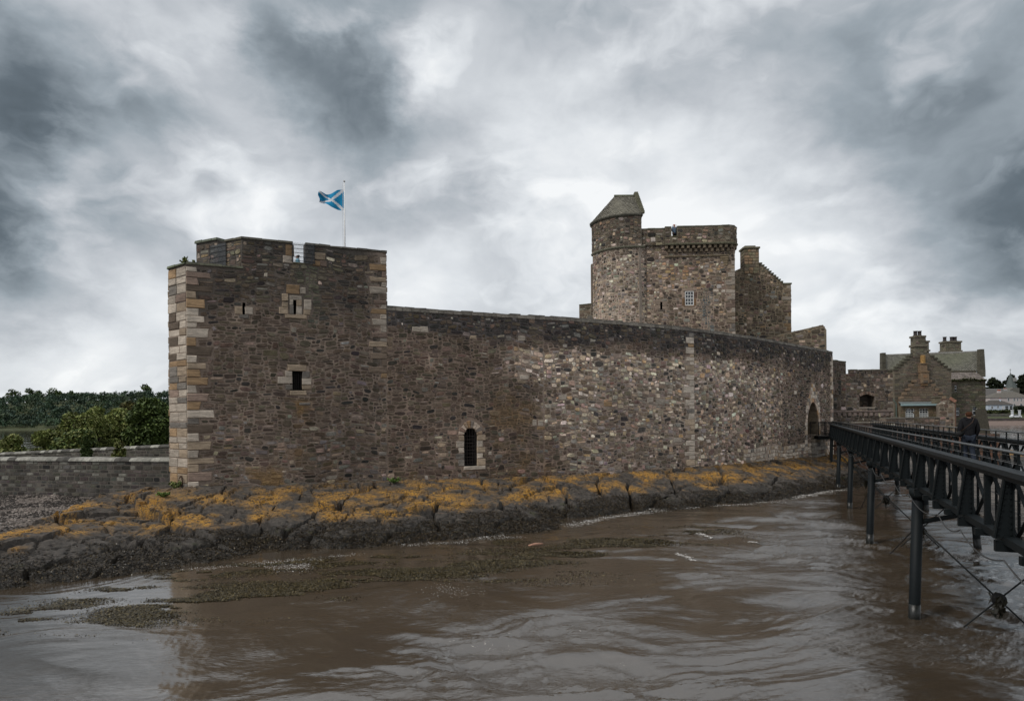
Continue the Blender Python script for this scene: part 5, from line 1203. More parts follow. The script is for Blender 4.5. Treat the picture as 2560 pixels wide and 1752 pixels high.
def stack(x0, x1, ytop, ybot, S, depth, pots, base_y=None, col=(.13, .115, .085)):
    c_ = thing('chimney', None, None, (0, 0, 0)); c_.parent = hs; c_.location = (0, 0, 0)
    P = px_rect(S, *c3(x0, ytop), *c3(x1, ybot)); Pth = Path([tuple(S.pos(P[0][0], 0, 0)[:2]), tuple(S.pos(P[1][0], 0, 0)[:2])])
    ashlar_wall(c_, Pth, P[0][1], P[2][1], rk, (.17, .22), (.3, .6), 20, col, .25, thick=depth); sd = Path([tuple(Pth.pos(0, 0, -depth)[:2]), tuple(Pth.P[0])]); ashlar_wall(c_, sd, P[0][1], P[2][1], rk, (.17, .22), (.3, .6), 6, col, .25, thick=.1)
    block(c_, Pth, rect(-.1, P[2][1] - .02, Pth.len + .1, P[2][1] + .18), .1, np.array(col) * 1.1, 'chimney_cap', back=-depth - .1)
    if base_y: zb_ = S.hit(*c3(x0, base_y))[1]; block(c_, Pth, rect(-.12, zb_ - .1, Pth.len + .12, zb_ + .1), .12, np.array(col) * 1.15, 'chimney_band', back=-depth - .1)
    for p_ in pots:
        pu = Path([tuple(Pth.P[0]), tuple(Pth.P[1])]).hit(c3(p_, 0)[0], 840)[0]; q_ = Pth.pos(pu, P[2][1] + .18, -depth / 2); b = MB(); b.tube([q_, q_ + np.array((0, 0, .1)), q_ + np.array((0, 0, .11)), q_ + np.array((0, 0, .5)), q_ + np.array((0, 0, .58))], [.24, .24, .2, .2, .26], 10, (.035, .03, .03)); b.build('chimney_pot', M['stone'], c_, True)
stack(1275, 1450, 272, 400, GH, 1.0, [], 272); stack(1278, 1424, 138, 272, GH, 1.0, [1313, 1378], None)
GHb = Path([at(2236, 1000, 83)[:2], at(2500, 1000, 83)[:2]]); stack(1430, 1482, 215, 400, GHb, 1.0, [1443], 345)
RB = Path([at(2190, 1000, 86.0)[:2], at(2470, 1000, 86.0)[:2]]); stack(1740, 1975, 218, 380, RB, 1.2, [1768, 1875, 1928], 352)
# main roof
rl = at(*c3(805, 412), 86); rrg = at(*c3(2232, 357), 86); el = at(*c3(800, 660), 82); er = at(*c3(2262, 655), 82)
slate_rows(hs, lambda t: tuple(np.array(el) * (1 - t) + np.array(er) * t), lambda t: tuple(np.array(rl) * (1 - t) + np.array(rrg) * t), 16, (.118, .110, .096), .3)
mk('roof', [el, er, rrg, rl, (2 * rl[0] - el[0], 90, el[2]), (2 * rrg[0] - er[0], 90, er[2])], [(0, 1, 2, 3), (3, 2, 5, 4)], M['slate'], hs, (.1, .1, .07))
b = MB(); b.bar(rl, rrg, .25, .14, (.3, .29, .27)); b.build('ridge_stone', M['stone'], hs)
for (bx_, x0, x1, ya, yb) in [(rl, 750, 802, 383, 640), (rrg, 2242, 2300, 318, 665)]:
    for k in range(9):
        f_ = k / 9; Yk = 86 - 4.2 * (1 - f_); top = at(*c3(x0, ya + (yb - ya) * (1 - f_)), Yk); e2 = at(*c3(x1 + (18 * (1 - f_) if x0 > 2000 else 0), ya), Yk); b = MB(); zt_ = top[2] + .25
        b.box(((top[0] + e2[0]) / 2, Yk, zt_ - .45), (e2[0] - top[0], .62, .9), 0, tuple(np.array((.08, .074, .056)) * rng.uniform(.8, 1.25))); b.build('crow_step', M['stone'], hs)
    b = MB(); e9 = er if bx_ is rrg else el; b.prism([(e9[0], 81.9, el[2] - .5), (2 * bx_[0] - e9[0], 90, el[2] - .5), (bx_[0], 86, bx_[2] + .1)], (.3, 0, 0), (.085, .078, .062)); b.build('gable_wall', M['stone'], hs)
# right block: tall wall with three windows, lean-to roof strip, mossy ledge
RH = Path([at(2376, 1000, 80.5)[:2], at(2464, 1000, 80.5)[:2]]); _, zt1 = RH.hit(*c3(1900, 805)); _, zt0 = RH.hit(*c3(1900, 668))
w1 = px_rect(RH, *c3(1870, 882), *c3(1912, 968)); w2 = px_rect(RH, *c3(1884, 1206), *c3(1946, 1330)); w3 = px_rect(RH, *c3(2155, 1200), *c3(2218, 1330))
ashlar_wall(hs, RH, 1.0, zt1, rk, (.2, .26), (.4, .9), 90, (.098, .085, .064), .22, thick=1.0, holes=[w1, w2, w3], odd=((.075, .075, .045), .2))
for w_ in (w1, w2, w3):
    sash_window(hs, RH, 0, 0, 0, 0, 1, 2, .06, (.6, .62, .62), -.1, P=w_); rb = MB(); rb.quad(RH.pos(w_[0][0], w_[0][1], -.22), RH.pos(w_[1][0], w_[0][1], -.22), RH.pos(w_[1][0], w_[2][1], -.22), RH.pos(w_[0][0], w_[2][1], -.22), (.03, .03, .03)); rb.build('window_recess', M['stone'], hs)
RS = Path([tuple(RH.P[1]), (RH.P[1][0] + 1.6, 92)]); ashlar_wall(hs, RS, 1.0, zt1, rk, (.2, .26), (.5, .9), 0, (.085, .075, .045), .2, thick=.4, u0=0)
a1_, a2_ = RH.pos(.0, zt1 + .05, .15), RH.pos(RH.len, zt1 + .05, .15); a3_, a4_ = RH.pos(RH.len - .2, zt0, -1.3), RH.pos(0, zt0, -1.3)
slate_rows(hs, lambda t: tuple(a1_ * (1 - t) + a2_ * t), lambda t: tuple(a4_ * (1 - t) + a3_ * t), 5, (.17, .145, .13), .3)
mk('lean_to_roof', [a1_, a2_, a3_, a4_], [(0, 1, 2, 3)], M['slate'], hs, (.14, .12, .1)); RT = Path([tuple(a4_[:2]), tuple(a3_[:2])]); ashlar_wall(hs, RT, zt0 - .6, er[2] + .05, rk, (.2, .26), (.4, .9), 0, (.08, .07, .05), thick=.4)
pl_ = rng.uniform(0, 1, 500); P = np.array([RH.pos(t * RH.len, zt1 + .05, .2) for t in pl_]) + rng.normal(0, .06, (500, 3)); P[:, 2] += np.abs(rng.normal(0, .13, 500)) * (np.abs(pl_ - .5) < .2)
V, F, C = leaf_cloud(P, .12, rng, .5, np.tile((.05, .055, .018), (500, 1))); mk('moss', V, F, M['foliage'], hs, C, kind='stuff')
band_course(hs, RH, zt1 - .12, zt1 + .02, .16, (.085, .08, .05), 'eaves_course')
# buttress batter at the foot, right
b = MB(); p0 = RH.pos(RH.len, 0, 0); b.prism([(p0[0] - 1.2, p0[1] - .25, .5), (p0[0] + .75, p0[1] - .25, .5), (p0[0] + .02, p0[1] - .06, 5.5), (p0[0] - 1.2, p0[1] - .06, 5.5)], (.2, 1.2, 0), (.062, .056, .042)); b.build('buttress', M['stone'], hs)
# dark recessed strip left of the gable
DS = Path([at(2228, 1000, 80.2)[:2], at(2248, 1000, 80.2)[:2]]); ashlar_wall(hs, DS, 2, zl_ - .2, rk, (.2, .26), (.3, .6), 10, (.06, .05, .04), thick=.5)
b = MB(); dpp = at(*c3(982, 1100), 78.4); b.tube([(dpp[0], dpp[1], 3.5), (dpp[0], dpp[1], 6.2), (dpp[0] - .5, dpp[1], 6.9)], .06, 7, (.11, .15, .13)); b.build('drainpipe', M['iron'], hs)
# low extension with two sash windows
EX = Path([at(2252, 1000, 76.5)[:2], at(2366, 1000, 76.5)[:2]]); _, exz = EX.hit(*c3(1400, 1185)); s1 = px_rect(EX, *c3(1125, 1232), *c3(1250, 1372)); s2 = px_rect(EX, *c3(1342, 1232), *c3(1470, 1372))
ashlar_wall(hs, EX, 2, exz, rk, (.24, .3), (.5, 1.0), 30, (.145, .115, .075), .12, thick=.5, holes=[s1, s2], pro=(.003, .012))
for s_ in (s1, s2):
    sash_window(hs, EX, 0, 0, 0, 0, 3, 4, .06, (.55, .57, .56), -.06, blind=(.30, .32, .33), P=s_); rb = MB(); rb.quad(EX.pos(s_[0][0], s_[0][1], -.2), EX.pos(s_[1][0], s_[0][1], -.2), EX.pos(s_[1][0], s_[2][1], -.2), EX.pos(s_[0][0], s_[2][1], -.2), (.04, .04, .04)); rb.build('window_recess', M['stone'], hs)
b = MB(); b.bar(EX.pos(-.1, exz + .1, .22), EX.pos(EX.len + .1, exz + .1, .22), .16, .2, (.26, .36, .37)); b.build('lead_gutter', M['paint'], hs)
mk('flat_roof', [EX.pos(0, exz + .12, .2), EX.pos(EX.len, exz + .12, .2), GH.pos(uRr, exz + .5, .3), GH.pos(uL, exz + .5, .3)], [(0, 1, 2, 3)], M['slate'], hs, (.12, .14, .14))
hbox(hs, 1545, 1062, 1632, 1155, .3, (.15, .13, .09), 'stone_pier', S=EX); hbox(hs, 1535, 1045, 1642, 1064, .4, (.16, .14, .1), 'pier_cap', S=EX)
# rubble lean-to at the right of the extension
LT = Path([at(2348, 1000, 74)[:2], at(2387, 1000, 73.4)[:2]]); _, lz0 = LT.hit(*c3(1650, 1165)); _, lz1 = LT.hit(*c3(1800, 1080)); _, lz2 = LT.hit(*c3(1860, 1130)); um, _ = LT.hit(*c3(1800, 1080))
simple_wall(hs, LT, 2, lambda u: np.where(u < um, lz0 + (lz1 - lz0) * u / um, lz1 + (lz2 - lz1) * (u - um) / (LT.len - um)), rk, .14, 30, mcol=mort((.2, .165, .13), s=60), thick=2.5, colf=lambda R: pick(np.tile(W0['mix'], (len(R), 1)), rk) * .85, wr=(2, 4))
b = MB(); b.bar(LT.pos(um, lz1 + .08, .1), LT.pos(LT.len + .08, lz2 + .04, .1), .12, .3, (.25, .13, .09)); b.bar(LT.pos(LT.len + .05, lz2 - .1, .05), LT.pos(LT.len + .05, 2, .05), .08, .08, (.12, .07, .05)); b.build('verge_board', M['wood'], hs)
# ground platform the house and walls stand on
mk('quay_ground', [(QF.P[0][0] + .5, 63, 2.0), (46, 65, 2.0), (58, 79.5, 1.6), (60, 130, 2), (20, 130, 2), (25, 72, 2)], [(0, 1, 2, 3, 4, 5)], M['rock'], None, kind='structure')
bx, by = np.meshgrid(np.arange(36, 66, .35), np.arange(58, 88, .35)); rr2 = np.hypot((bx - 50.5) / 7.5, (by - 73) / 8.5); rz_ = .85 * (1 - sstep(.45, 1.1, rr2)) - .6 * sstep(.9, 1.4, rr2) + (fbm(bx * .5, by * .5, 4, 99) - .5) * 1.0
I = np.arange(bx.size).reshape(bx.shape); F = np.stack([I[:-1, :-1], I[:-1, 1:], I[1:, 1:], I[1:, :-1]], -1).reshape(-1, 4); mk('rock_outcrop', np.stack([bx, by, rz_], -1).reshape(-1, 3), F, M['rock'], None, None, False, kind='structure')
# ================================================================== footbridge
IR = (.0055, .008, .009); IRT = (.018, .021, .023)
DK = lambda Y: 3.11 + .004 * (Y - 8.6)
def PB(Y, p, z=0.0):
    """point on the footbridge: Y of the left truss, p metres to its right, z above deck"""
    q = Vector((2.87 + .4154 * Y, Y, DK(Y) + z)); return q + Vector((.9235, -.3836, 0)) * p
WB = 3.15; TC = .87
br = thing('footbridge', 'long dark iron footbridge on piles leading to the castle gate', 'footbridge', tuple(PB(30, 1.5)))
ang = math.atan2(1, .4154) - math.pi / 2
for side, p in ((0, 0.0), (1, WB)):
    b = MB(); b.bar(PB(3.5, p, TC), PB(57, p, TC), .20, .07, IRT); b.build('top_chord', M['iron'], br)
    b = MB(); b.bar(PB(3.5, p, TC - .07), PB(57, p, TC - .07), .12, .07, IR); b.build('top_rail_web', M['iron'], br)
    b = MB(); b.bar(PB(3.5, p, -.04), PB(57, p, -.04), .16, .10, IR); b.bar(PB(3.5, p - .03, -.07), PB(57, p - .03, -.07), .05, .06, IR); b.build('bottom_chord', M['iron'], br)
    sg = -1 if side == 0 else 1; pi = p - sg * .16
    b = MB(); b.tube([PB(3.5, pi, 1.12), PB(57, pi, 1.12)], .021, 10, (.17, .175, .175)); b.build('handrail', M['steel'], br, True)
    for k in range(5):
        b = MB(); b.tube([PB(3.5, pi, .28 + k * .17), PB(57, pi, .28 + k * .17)], .005, 4, (.12, .12, .12)); b.build('wire', M['iron'], br)
# repeated members: build once, then copy
tap = MB(); ou = Vector((-.9235, .3836, 0)); al = Vector((.3836, .9235, 0))
def local_prism(mb, prof, w, col=IR, o=ou):
    pts = [o * x + Vector((0, 0, z)) - al * (w / 2) for x, z in prof]; mb.prism(pts, al * w, col)
local_prism(tap, [(-.04, -.02), (.19, -.02), (.06, TC - .1), (-.04, TC - .1)], .035)
local_prism(tap, [(.17, -.02), (.19, -.02), (.07, TC - .1), (.05, TC - .1)], .10); local_prism(tap, [(-.05, -.02), (-.03, -.02), (-.03, TC - .1), (-.05, TC - .1)], .10)
for k in range(9):
    f_ = (k + .5) / 9; z = f_ * (TC - .14)
    for x in (-.005, .145 - .12 * f_): tap.box(tuple(ou * x + Vector((0, 0, z)) - al * .028), (.018, .02, .022), ang, IR)
sq = MB(); local_prism(sq, [(-.035, -.05), (.04, -.05), (.04, TC - .1), (-.035, TC - .1)], .09); sq.box(tuple(ou * .06 + Vector((0, 0, -.11))), (.22, .12, .10), ang, IR)
hp = MB(); hp.box((0, 0, .56), (.035, .02, 1.1), ang, IR)
def template(mb, name):
    me_o = mk(name, mb.v, mb.f, M['iron'], None, np.array(mb.c)); me_o.parent = br; return me_o
T1 = template(tap, 'tapered_post'); T2 = template(sq, 'square_post'); T3 = template(hp, 'handrail_post')
mir = MB(); mir.v = [tuple(Vector(v) - ou * 2 * Vector(v).dot(ou)) for v in tap.v]; mir.f = [tuple(reversed(f)) for f in tap.f]; mir.c = tap.c; T1m = template(mir, 'tapered_post')
mir = MB(); mir.v = [tuple(Vector(v) - ou * 2 * Vector(v).dot(ou)) for v in sq.v]; mir.f = [tuple(reversed(f)) for f in sq.f]; mir.c = sq.c; T2m = template(mir, 'square_post')
used = set()
def put(T, P):
    o = T if T.name not in used else dup(T); used.add(T.name); o.location = Vector(P) - br.location; return o
dgn = MB(); dvec = PB(9.2 + 1.05, 0) - PB(9.2, 0); dgn.bar((0, 0, .0), tuple(dvec + Vector((0, 0, TC - .1))), .05, .02, IR, (.3836, .9235, 0)); DG1 = template(dgn, 'brace')
dgn = MB(); dgn.bar((0, 0, TC - .1), tuple(dvec), .05, .02, IR, (.3836, .9235, 0)); DG2 = template(dgn, 'brace')
Y = 9.2 - 1.05 * 5; k = 1
while Y < 57:
    for side in (0, 1):
        p = 0 if side == 0 else WB; sg = 1 if side == 0 else -1
        put((T1 if side == 0 else T1m) if k % 2 == 0 else (T2 if side == 0 else T2m), PB(Y, p)); put(T3, PB(Y + .2, p + sg * .16))
        if Y < 40: put(DG1, PB(Y, p + sg * .07)); put(DG2, PB(Y, p + sg * .09))
    Y += 1.05; k += 1
pk = MB(); pk.box((0, 0, 0), (WB - .25, .166, .045), ang, (.105, .092, .080)); PKT = mk('deck_plank', pk.v, pk.f, M['wood'], None, np.array(pk.c)); PKT.parent = br
variants = [PKT]
for q in (.75, .88, 1.15, 1.3):
    o_ = mk('deck_plank', pk.v, pk.f, M['wood'], None, np.array(pk.c) * q); o_.parent = br; variants.append(o_)
for j in range(296):
    Y = 5.2 + j * .1755; T = variants[j % 5] if j < 5 else variants[int(rng.integers(5))]; put(T, PB(Y, WB / 2, rng.uniform(-.004, .004)))
b = MB()
Y = 5.05
while Y < 57:
    c_ = MB(); c_.bar(PB(Y, -.16, -.13), PB(Y, WB + .16, -.13), .10, .15, IR); c_.build('cross_beam', M['iron'], br); Y += 2.1
for p in (.7, 1.6, 2.5): b = MB(); b.bar(PB(3.5, p, -.06), PB(57, p, -.06), .09, .08, IR); b.build('deck_bearer', M['iron'], br)
def sag(a, b_, d, n=14): return [Vector(a) * (1 - t) + Vector(b_) * t - Vector((0, 0, 4 * d * t * (1 - t))) for t in np.linspace(0, 1, n)]
bents = [6.4, 16.1, 25.8, 35.4, 45.1, 54.6]
for i, Y in enumerate(bents):
    for side, p in ((0, 0.0), (1, WB)):
        sg = -1 if side == 0 else 1; tp = PB(Y, p, -.18); bt = PB(Y, p + sg * (.18 if side == 0 else .42), 0); bt.z = -2.4; bt += Vector((.3836, .9235, 0)) * (.0 if side == 0 else .35)
        b = MB(); b.tube([tp, bt], .125, 16, (.007, .0095, .011)); o_ = b.build('pile', M['iron'], br, True)
        b = MB(); b.tube([tp + Vector((0, 0, .08)), tp - Vector((0, 0, .12))], .19, 16, IR); b.build('pile_cap', M['iron'], br, True)
        k0 = (tp.z - .32) / (tp.z - bt.z); k1 = (tp.z + .2) / (tp.z - bt.z); b = MB(); b.tube([tp.lerp(bt, k0), tp.lerp(bt, k1)], .129, 16, (.010, .011, .010)); b.build('tide_band', M['weed'], br, True)
    tl, tr_ = PB(Y, -.05, -.9), PB(Y, WB + .05, -.9); b = MB(); b.tube([tl, PB(Y, WB, -.12)], .055, 10, IR); b.build('strut', M['iron'], br, True)
    m_ = PB(Y, WB / 2, 0); m_.z = .58
    for a in (tl, tr_):
        e = m_ + (m_ - a) * 1.2; b = MB(); b.tube([a, e], .020, 7, (.018, .02, .02)); b.build('tie_rod', M['iron'], br, True)
    b = MB(); b.tube([m_ - al * .05, m_ + al * .05], .15, 14, (.02, .02, .02)); b.build('hub', M['iron'], br, True)
    P = np.array([tuple(m_)] * 220) + rng.normal(0, .06, (220, 3)); P[:, 2] -= np.abs(rng.normal(0, .16, 220)); V, F, C = leaf_cloud(P, .07, rng, .9, np.tile((.02, .018, .01), (220, 1))); mk('hanging_weed', V, F, M['weed'], br, C, kind='stuff')
# longitudinal braces and looping supply cable on the outer side
for a, b2 in zip(bents[1:4], bents[2:5]):
    b = MB(); b.tube([PB(a, 0, -.95), PB(a + 4.8, 0, -2.6)], .016, 6, (.018, .02, .02)); b.build('tie_rod', M['iron'], br, True)
pts = []; Ys = [5.0, 8.6, 10.9, 12.6, 15.9, 18.2, 21, 23.5, 25.7, 28.5, 31.5, 35.3, 40, 45]
for a, c_ in zip(Ys[:-1], Ys[1:]): pts += sag(PB(a, -.22, -.2), PB(c_, -.22, -.2), .10 + .02 * (c_ - a))[:-1]
b = MB(); b.tube(pts, .011, 6, (.05, .05, .05)); b.build('cable', M['iron'], br, True)
# landing between bridge and gate
ld = thing('gate_landing', 'small railed iron landing joining the footbridge to the arched gate', 'landing', (26.5, 57, 3))
gp_ = Vector(CW.pos(uGate + .1, 3.25, .0)); ep = PB(57.0, 1.2, .06); ep.z = 3.25; dl = (ep - gp_).normalized(); nl = Vector((-dl.y, dl.x, 0))
b = MB(); b.bar(gp_ - Vector((0, 0, .05)), ep - Vector((0, 0, .05)), 1.9, .08, (.06, .055, .05)); b.build('deck', M['wood'], ld)
b = MB(); b.bar(gp_ - Vector((0, 0, .2)), ep - Vector((0, 0, .2)), 1.7, .24, IR); b.build('girder', M['iron'], ld)
for sg in (-1, 1):
    o_ = nl * .93 * sg
    for z_ in (1.1, 1.0, .12): b = MB(); b.bar(gp_ + o_ + Vector((0, 0, z_)), ep + o_ + Vector((0, 0, z_)), .04, .03, IR); b.build('rail', M['iron'], ld)
    n_ = 26
    for i in range(n_ + 1):
        P = gp_.lerp(ep, i / n_) + o_; b = MB(); b.bar(P, P + Vector((0, 0, 1.1)), .055 if i % 6 == 0 else .018, None, IR); b.build('post' if i % 6 == 0 else 'baluster', M['iron'], ld)

# ================================================================== people
def skin(name, joints, edges, mat, col, parent, sub=2, rootj=0):
    """continuous skinned figure part: joints {name:(x,y,z,r[,ry])}"""
    keys = list(joints); me = bpy.data.meshes.new(name); me.from_pydata([joints[k][:3] for k in keys], [(keys.index(a), keys.index(b)) for a, b in edges], [])
    o = bpy.data.objects.new(name, me); COL.objects.link(o); o.parent = parent
    md = o.modifiers.new('s', 'SKIN'); md.use_smooth_shade = True
    for i, k in enumerate(keys):
        rr = joints[k][3]; ry = joints[k][4] if len(joints[k]) > 4 else rr; me.skin_vertices[0].data[i].radius = (rr, ry); me.skin_vertices[0].data[i].use_root = (i == rootj)
    sb_ = o.modifiers.new('d', 'SUBSURF'); sb_.levels = sub; sb_.render_levels = sub
    mm = bpy.data.materials.get('flat_%s' % '_'.join('%.3f' % c for c in col))
    if mm is None:
        mm, t, b = material('flat_%s' % '_'.join('%.3f' % c for c in col)); n_ = noise(t, geo_pos(t), 22, 5, .65); k2 = ramp(t, n_, [(.3, .7), (.7, 1.3)]); L(t, mixc(t, 1.0, col, k2, 'MULTIPLY'), b.inputs['Base Color']); b.inputs['Roughness'].default_value = .92; b.inputs['Specular IOR Level'].default_value = .12; bumped(t, b, n_, .4, .012)
    me.materials.append(mm); return o
def person(name_label, loc, rz, H, jacket, trousers, hair, shoes=(.5, .5, .5), walking=False, bag=False, group=None, hoodc=None, skinc=(.32, .19, .14), lower=True):
    root = thing('person', name_label, 'person', loc, group); root.rotation_euler = (0, 0, rz); s = H / 1.72
    st = .16 if walking else .02
    J = dict(pel=(0, 0, .93, .13, .10), sp=(0, 0, 1.10, .12, .09), ch=(0, .01, 1.30, .15, .10), nk=(0, .0, 1.47, .055), hd=(0, .01, 1.555, .075, .085), tp=(0, .01, 1.655, .068, .08),
             sL=(-.17, 0, 1.40, .055), eL=(-.24, -.03, 1.13, .042), wL=(-.22, .06, .90, .030), hL=(-.21, .08, .83, .026), sR=(.17, 0, 1.40, .055), eR=(.24, .04, 1.13, .042), wR=(.21, .12, .93, .030), hR=(.19, .16, .87, .026),
             hpL=(-.09, 0, .88, .09), kL=(-.09, st * .7, .50, .058), aL=(-.09, -st * .2, .09, .04), tL=(-.09, -st * .2 + .14, .04, .032), hpR=(.09, 0, .88, .09), kR=(.09, st * .2, .50, .058), aR=(.09, -st * 1.6, .12, .04), tR=(.09, -st * 1.6 + .13, .05, .032))
    fing = []
    for sd, hx, hy, hz in (('L', -.21, .08, .83), ('R', .19, .16, .87)):
        for i in range(4): J[f'f{sd}{i}'] = (hx + (i - 1.5) * .004, hy + (i - 1.5) * .018, hz - .055 - .008 * (i in (1, 2)), .009); J[f'g{sd}{i}'] = (hx + (.012 if sd == 'L' else -.012), hy + (i - 1.5) * .018, hz - .095 - .01 * (i in (1, 2)), .008); fing += [('h' + sd, f'f{sd}{i}'), (f'f{sd}{i}', f'g{sd}{i}')]
        J['th' + sd] = (hx + (.02 if sd == 'L' else -.02), hy + .045, hz - .03, .010); fing.append(('h' + sd, 'th' + sd))
    J = {k: tuple(c * s for c in v) for k, v in J.items()}
    E = [('pel', 'sp'), ('sp', 'ch'), ('ch', 'nk'), ('nk', 'hd'), ('hd', 'tp'), ('ch', 'sL'), ('sL', 'eL'), ('eL', 'wL'), ('wL', 'hL'), ('ch', 'sR'), ('sR', 'eR'), ('eR', 'wR'), ('wR', 'hR'), ('pel', 'hpL'), ('hpL', 'kL'), ('kL', 'aL'), ('aL', 'tL'), ('pel', 'hpR'), ('hpR', 'kR'), ('kR', 'aR'), ('aR', 'tR')] + fing
    skin('body', J, E, None, skinc, root, 1)
    g = lambda k, dr, **kw: (J[k][0], J[k][1], J[k][2], J[k][3] + dr * s, (J[k][4] if len(J[k]) > 4 else J[k][3]) + dr * s)
    JJ = dict(pel=(0, 0, .86 * s, .175 * s, .14 * s), sp=(0, 0, 1.08 * s, .155 * s, .125 * s), ch=(0, 0, 1.30 * s, .165 * s, .13 * s), nk=(0, -.01 * s, 1.45 * s, .10 * s, .09 * s), sL=(-.18 * s, 0, 1.385 * s, .085 * s), eL=g('eL', .035), wL=g('wL', .024), sR=(.18 * s, 0, 1.385 * s, .085 * s), eR=g('eR', .035), wR=g('wR', .024))
    if bag or hoodc: JJ['hood'] = (0, -.09 * s, 1.40 * s, .10 * s, .07 * s)
    EE = [('pel', 'sp'), ('sp', 'ch'), ('ch', 'nk'), ('ch', 'sL'), ('sL', 'eL'), ('eL', 'wL'), ('ch', 'sR'), ('sR', 'eR'), ('eR', 'wR')] + ([('nk', 'hood')] if 'hood' in JJ else [])
    skin('jacket', JJ, EE, None, jacket, root)
    TJ = dict(pel=(0, 0, .92 * s, .135 * s, .12 * s), hpL=g('hpL', .02), kL=g('kL', .022), aL=g('aL', .026), hpR=g('hpR', .02), kR=g('kR', .022), aR=g('aR', .026))
    skin('trousers', TJ, [('pel', 'hpL'), ('hpL', 'kL'), ('kL', 'aL'), ('pel', 'hpR'), ('hpR', 'kR'), ('kR', 'aR')], None, trousers, root)
    for sd in ('L', 'R'):
        a = J['a' + sd]; t_ = J['t' + sd]; skin('shoe', dict(a=(a[0], a[1] - .04 * s, .05 * s + max(0, a[2] - .09 * s), .045 * s, .05 * s), t=(t_[0], t_[1], t_[2] + .0, .045 * s, .038 * s)), [('a', 't')], None, shoes, root)
    skin('hair', dict(a=(0, -.015 * s, 1.665 * s, .098 * s, .10 * s), b=(0, -.035 * s, 1.59 * s, .100 * s, .092 * s), c=(0, -.045 * s, 1.50 * s, .075 * s, .06 * s)), [('a', 'b'), ('b', 'c')], None, hair, root)
    for sd in (-1, 1):
        e = MB(); e.box((sd * .03 * s, .103 * s, 1.58 * s), (.022 * s, .012 * s, .010 * s), 0, (.03, .02, .02)); eo = mk('eye', e.v, e.f, M['cloth'], None, np.array(e.c)); eo.parent = root
        e = MB(); e.box((sd * .078 * s, .0, 1.575 * s), (.018 * s, .03 * s, .05 * s), 0, skinc); eo = mk('ear', e.v, e.f, M['skin'], None, np.array(e.c)); eo.parent = root
    e = MB(); e.prism([(-.013 * s, .09 * s, 1.54 * s), (.013 * s, .09 * s, 1.54 * s), (0, .09 * s, 1.59 * s)], (0, .03 * s, 0), skinc); eo = mk('nose', e.v, e.f, M['skin'], None, np.array(e.c)); eo.parent = root
    e = MB(); e.box((0, .098 * s, 1.515 * s), (.045 * s, .012 * s, .010 * s), 0, (.25, .09, .08)); eo = mk('mouth', e.v, e.f, M['skin'], None, np.array(e.c)); eo.parent = root
    return root
pp = PB(21.8, 2.25, .025)
walker = person('person in black hooded jacket and jeans walking away on the footbridge', tuple(pp), math.radians(-22), 1.74, (.012, .012, .014), (.020, .025, .036), (.06, .025, .013), (.62, .6, .6), True, True)
bg = thing('shoulder_bag', 'black shoulder bag slung on the left hip of the walking person', 'bag', tuple(pp)); bg.rotation_euler = (0, 0, math.radians(-22))
b = MB(); b.tube([(-.34, -.18, .99), (-.26, -.06, 1.02), (-.16, .05, 1.0)], [.06, .085, .07], 10, (.012, .012, .012)); o_ = mk('bag_body', b.v, b.f, M['cloth'], None, np.array(b.c), True); o_.parent = bg
b = MB(); b.tube([(-.24, -.10, 1.08), (-.10, -.19, 1.22), (.05, -.20, 1.36), (.13, -.05, 1.50)], .009, 6, (.05, .028, .018)); o_ = mk('bag_strap', b.v, b.f, M['cloth'], None, np.array(b.c), True); o_.parent = bg
tx, ty, tz = at(744, 635, 36.2); person('person with dark hair in a pale blue jacket behind the gun tower railing', (tx, ty, tz - 1.72), math.radians(100), 1.72, (.22, .42, .52), (.04, .05, .08), (.015, .012, .01), (.1, .1, .1))
kx, ky, kz = at(1686, 559, 62.55); person('person with pink hair and grey top standing in the keep parapet gap', (kx, ky, 20.62), math.radians(200), kz - 20.62, (.16, .22, .30), (.015, .02, .035), (.42, .12, .12), (.1, .1, .1))

# ================================================================== left: garden walls, trees, far shore
def lichen_wall(name, label, pts, z0, zt0, zt1, ns, cell, colw, seed, thick=.6, capcol=(.34, .33, .29)):
    t = thing(name, label, 'wall', (pts[0][0], pts[0][1], z0)); S = Path(pts, smooth=len(pts) > 2); rg = np.random.default_rng(seed); zf = lambda u: zt0 + (zt1 - zt0) * np.asarray(u, float) / S.len
    ashlar_wall(t, S, z0, zf, rg, (.14, .24), (.22, .55), ns, (.062, .056, .049), .32, mcol=mort((.105, .094, .08), s=seed), thick=thick, bc=.3, odd=((.15, .145, .125), .12), pro=(.004, .02))
    u = 0; k = 0
    while u < S.len - .05:
        w = min(rg.uniform(.3, .55), S.len - u); c = np.array(capcol) * rg.uniform(.5, 1.0) if rg.random() < .55 else np.array((.09, .085, .075)) * rg.uniform(.7, 1.4); z_ = float(zf(u + w / 2)); a, b_ = u + .006, u + w - .006; V = []
        for uu in (a, b_):
            for o_, zz2 in [(.06, 0), (.05, .06), (-.08, .17), (-thick + .1, .19), (-thick - .05, .02)]: V.append(S.pos(uu, z_ + zz2 + rg.uniform(-.006, .006), o_))
        mk('coping_stone', np.array(V), [(0, 5, 6, 1), (1, 6, 7, 2), (2, 7, 8, 3), (3, 8, 9, 4), (0, 1, 2, 3, 4), (9, 8, 7, 6, 5)], M['stone'], t, np.tile(c, (10, 1))); u += w
    return t
Wd = W0['dark'] * .65 + W0['mix'] * .35
lichen_wall('sea_wall', 'dark coursed wall with white lichened coping joining the gun tower', [(-33, 37.2), (-24.5, 35.4), (-16.6, 33.6)], .2, 2.83, 2.83, 120, .11, Wd, 71)
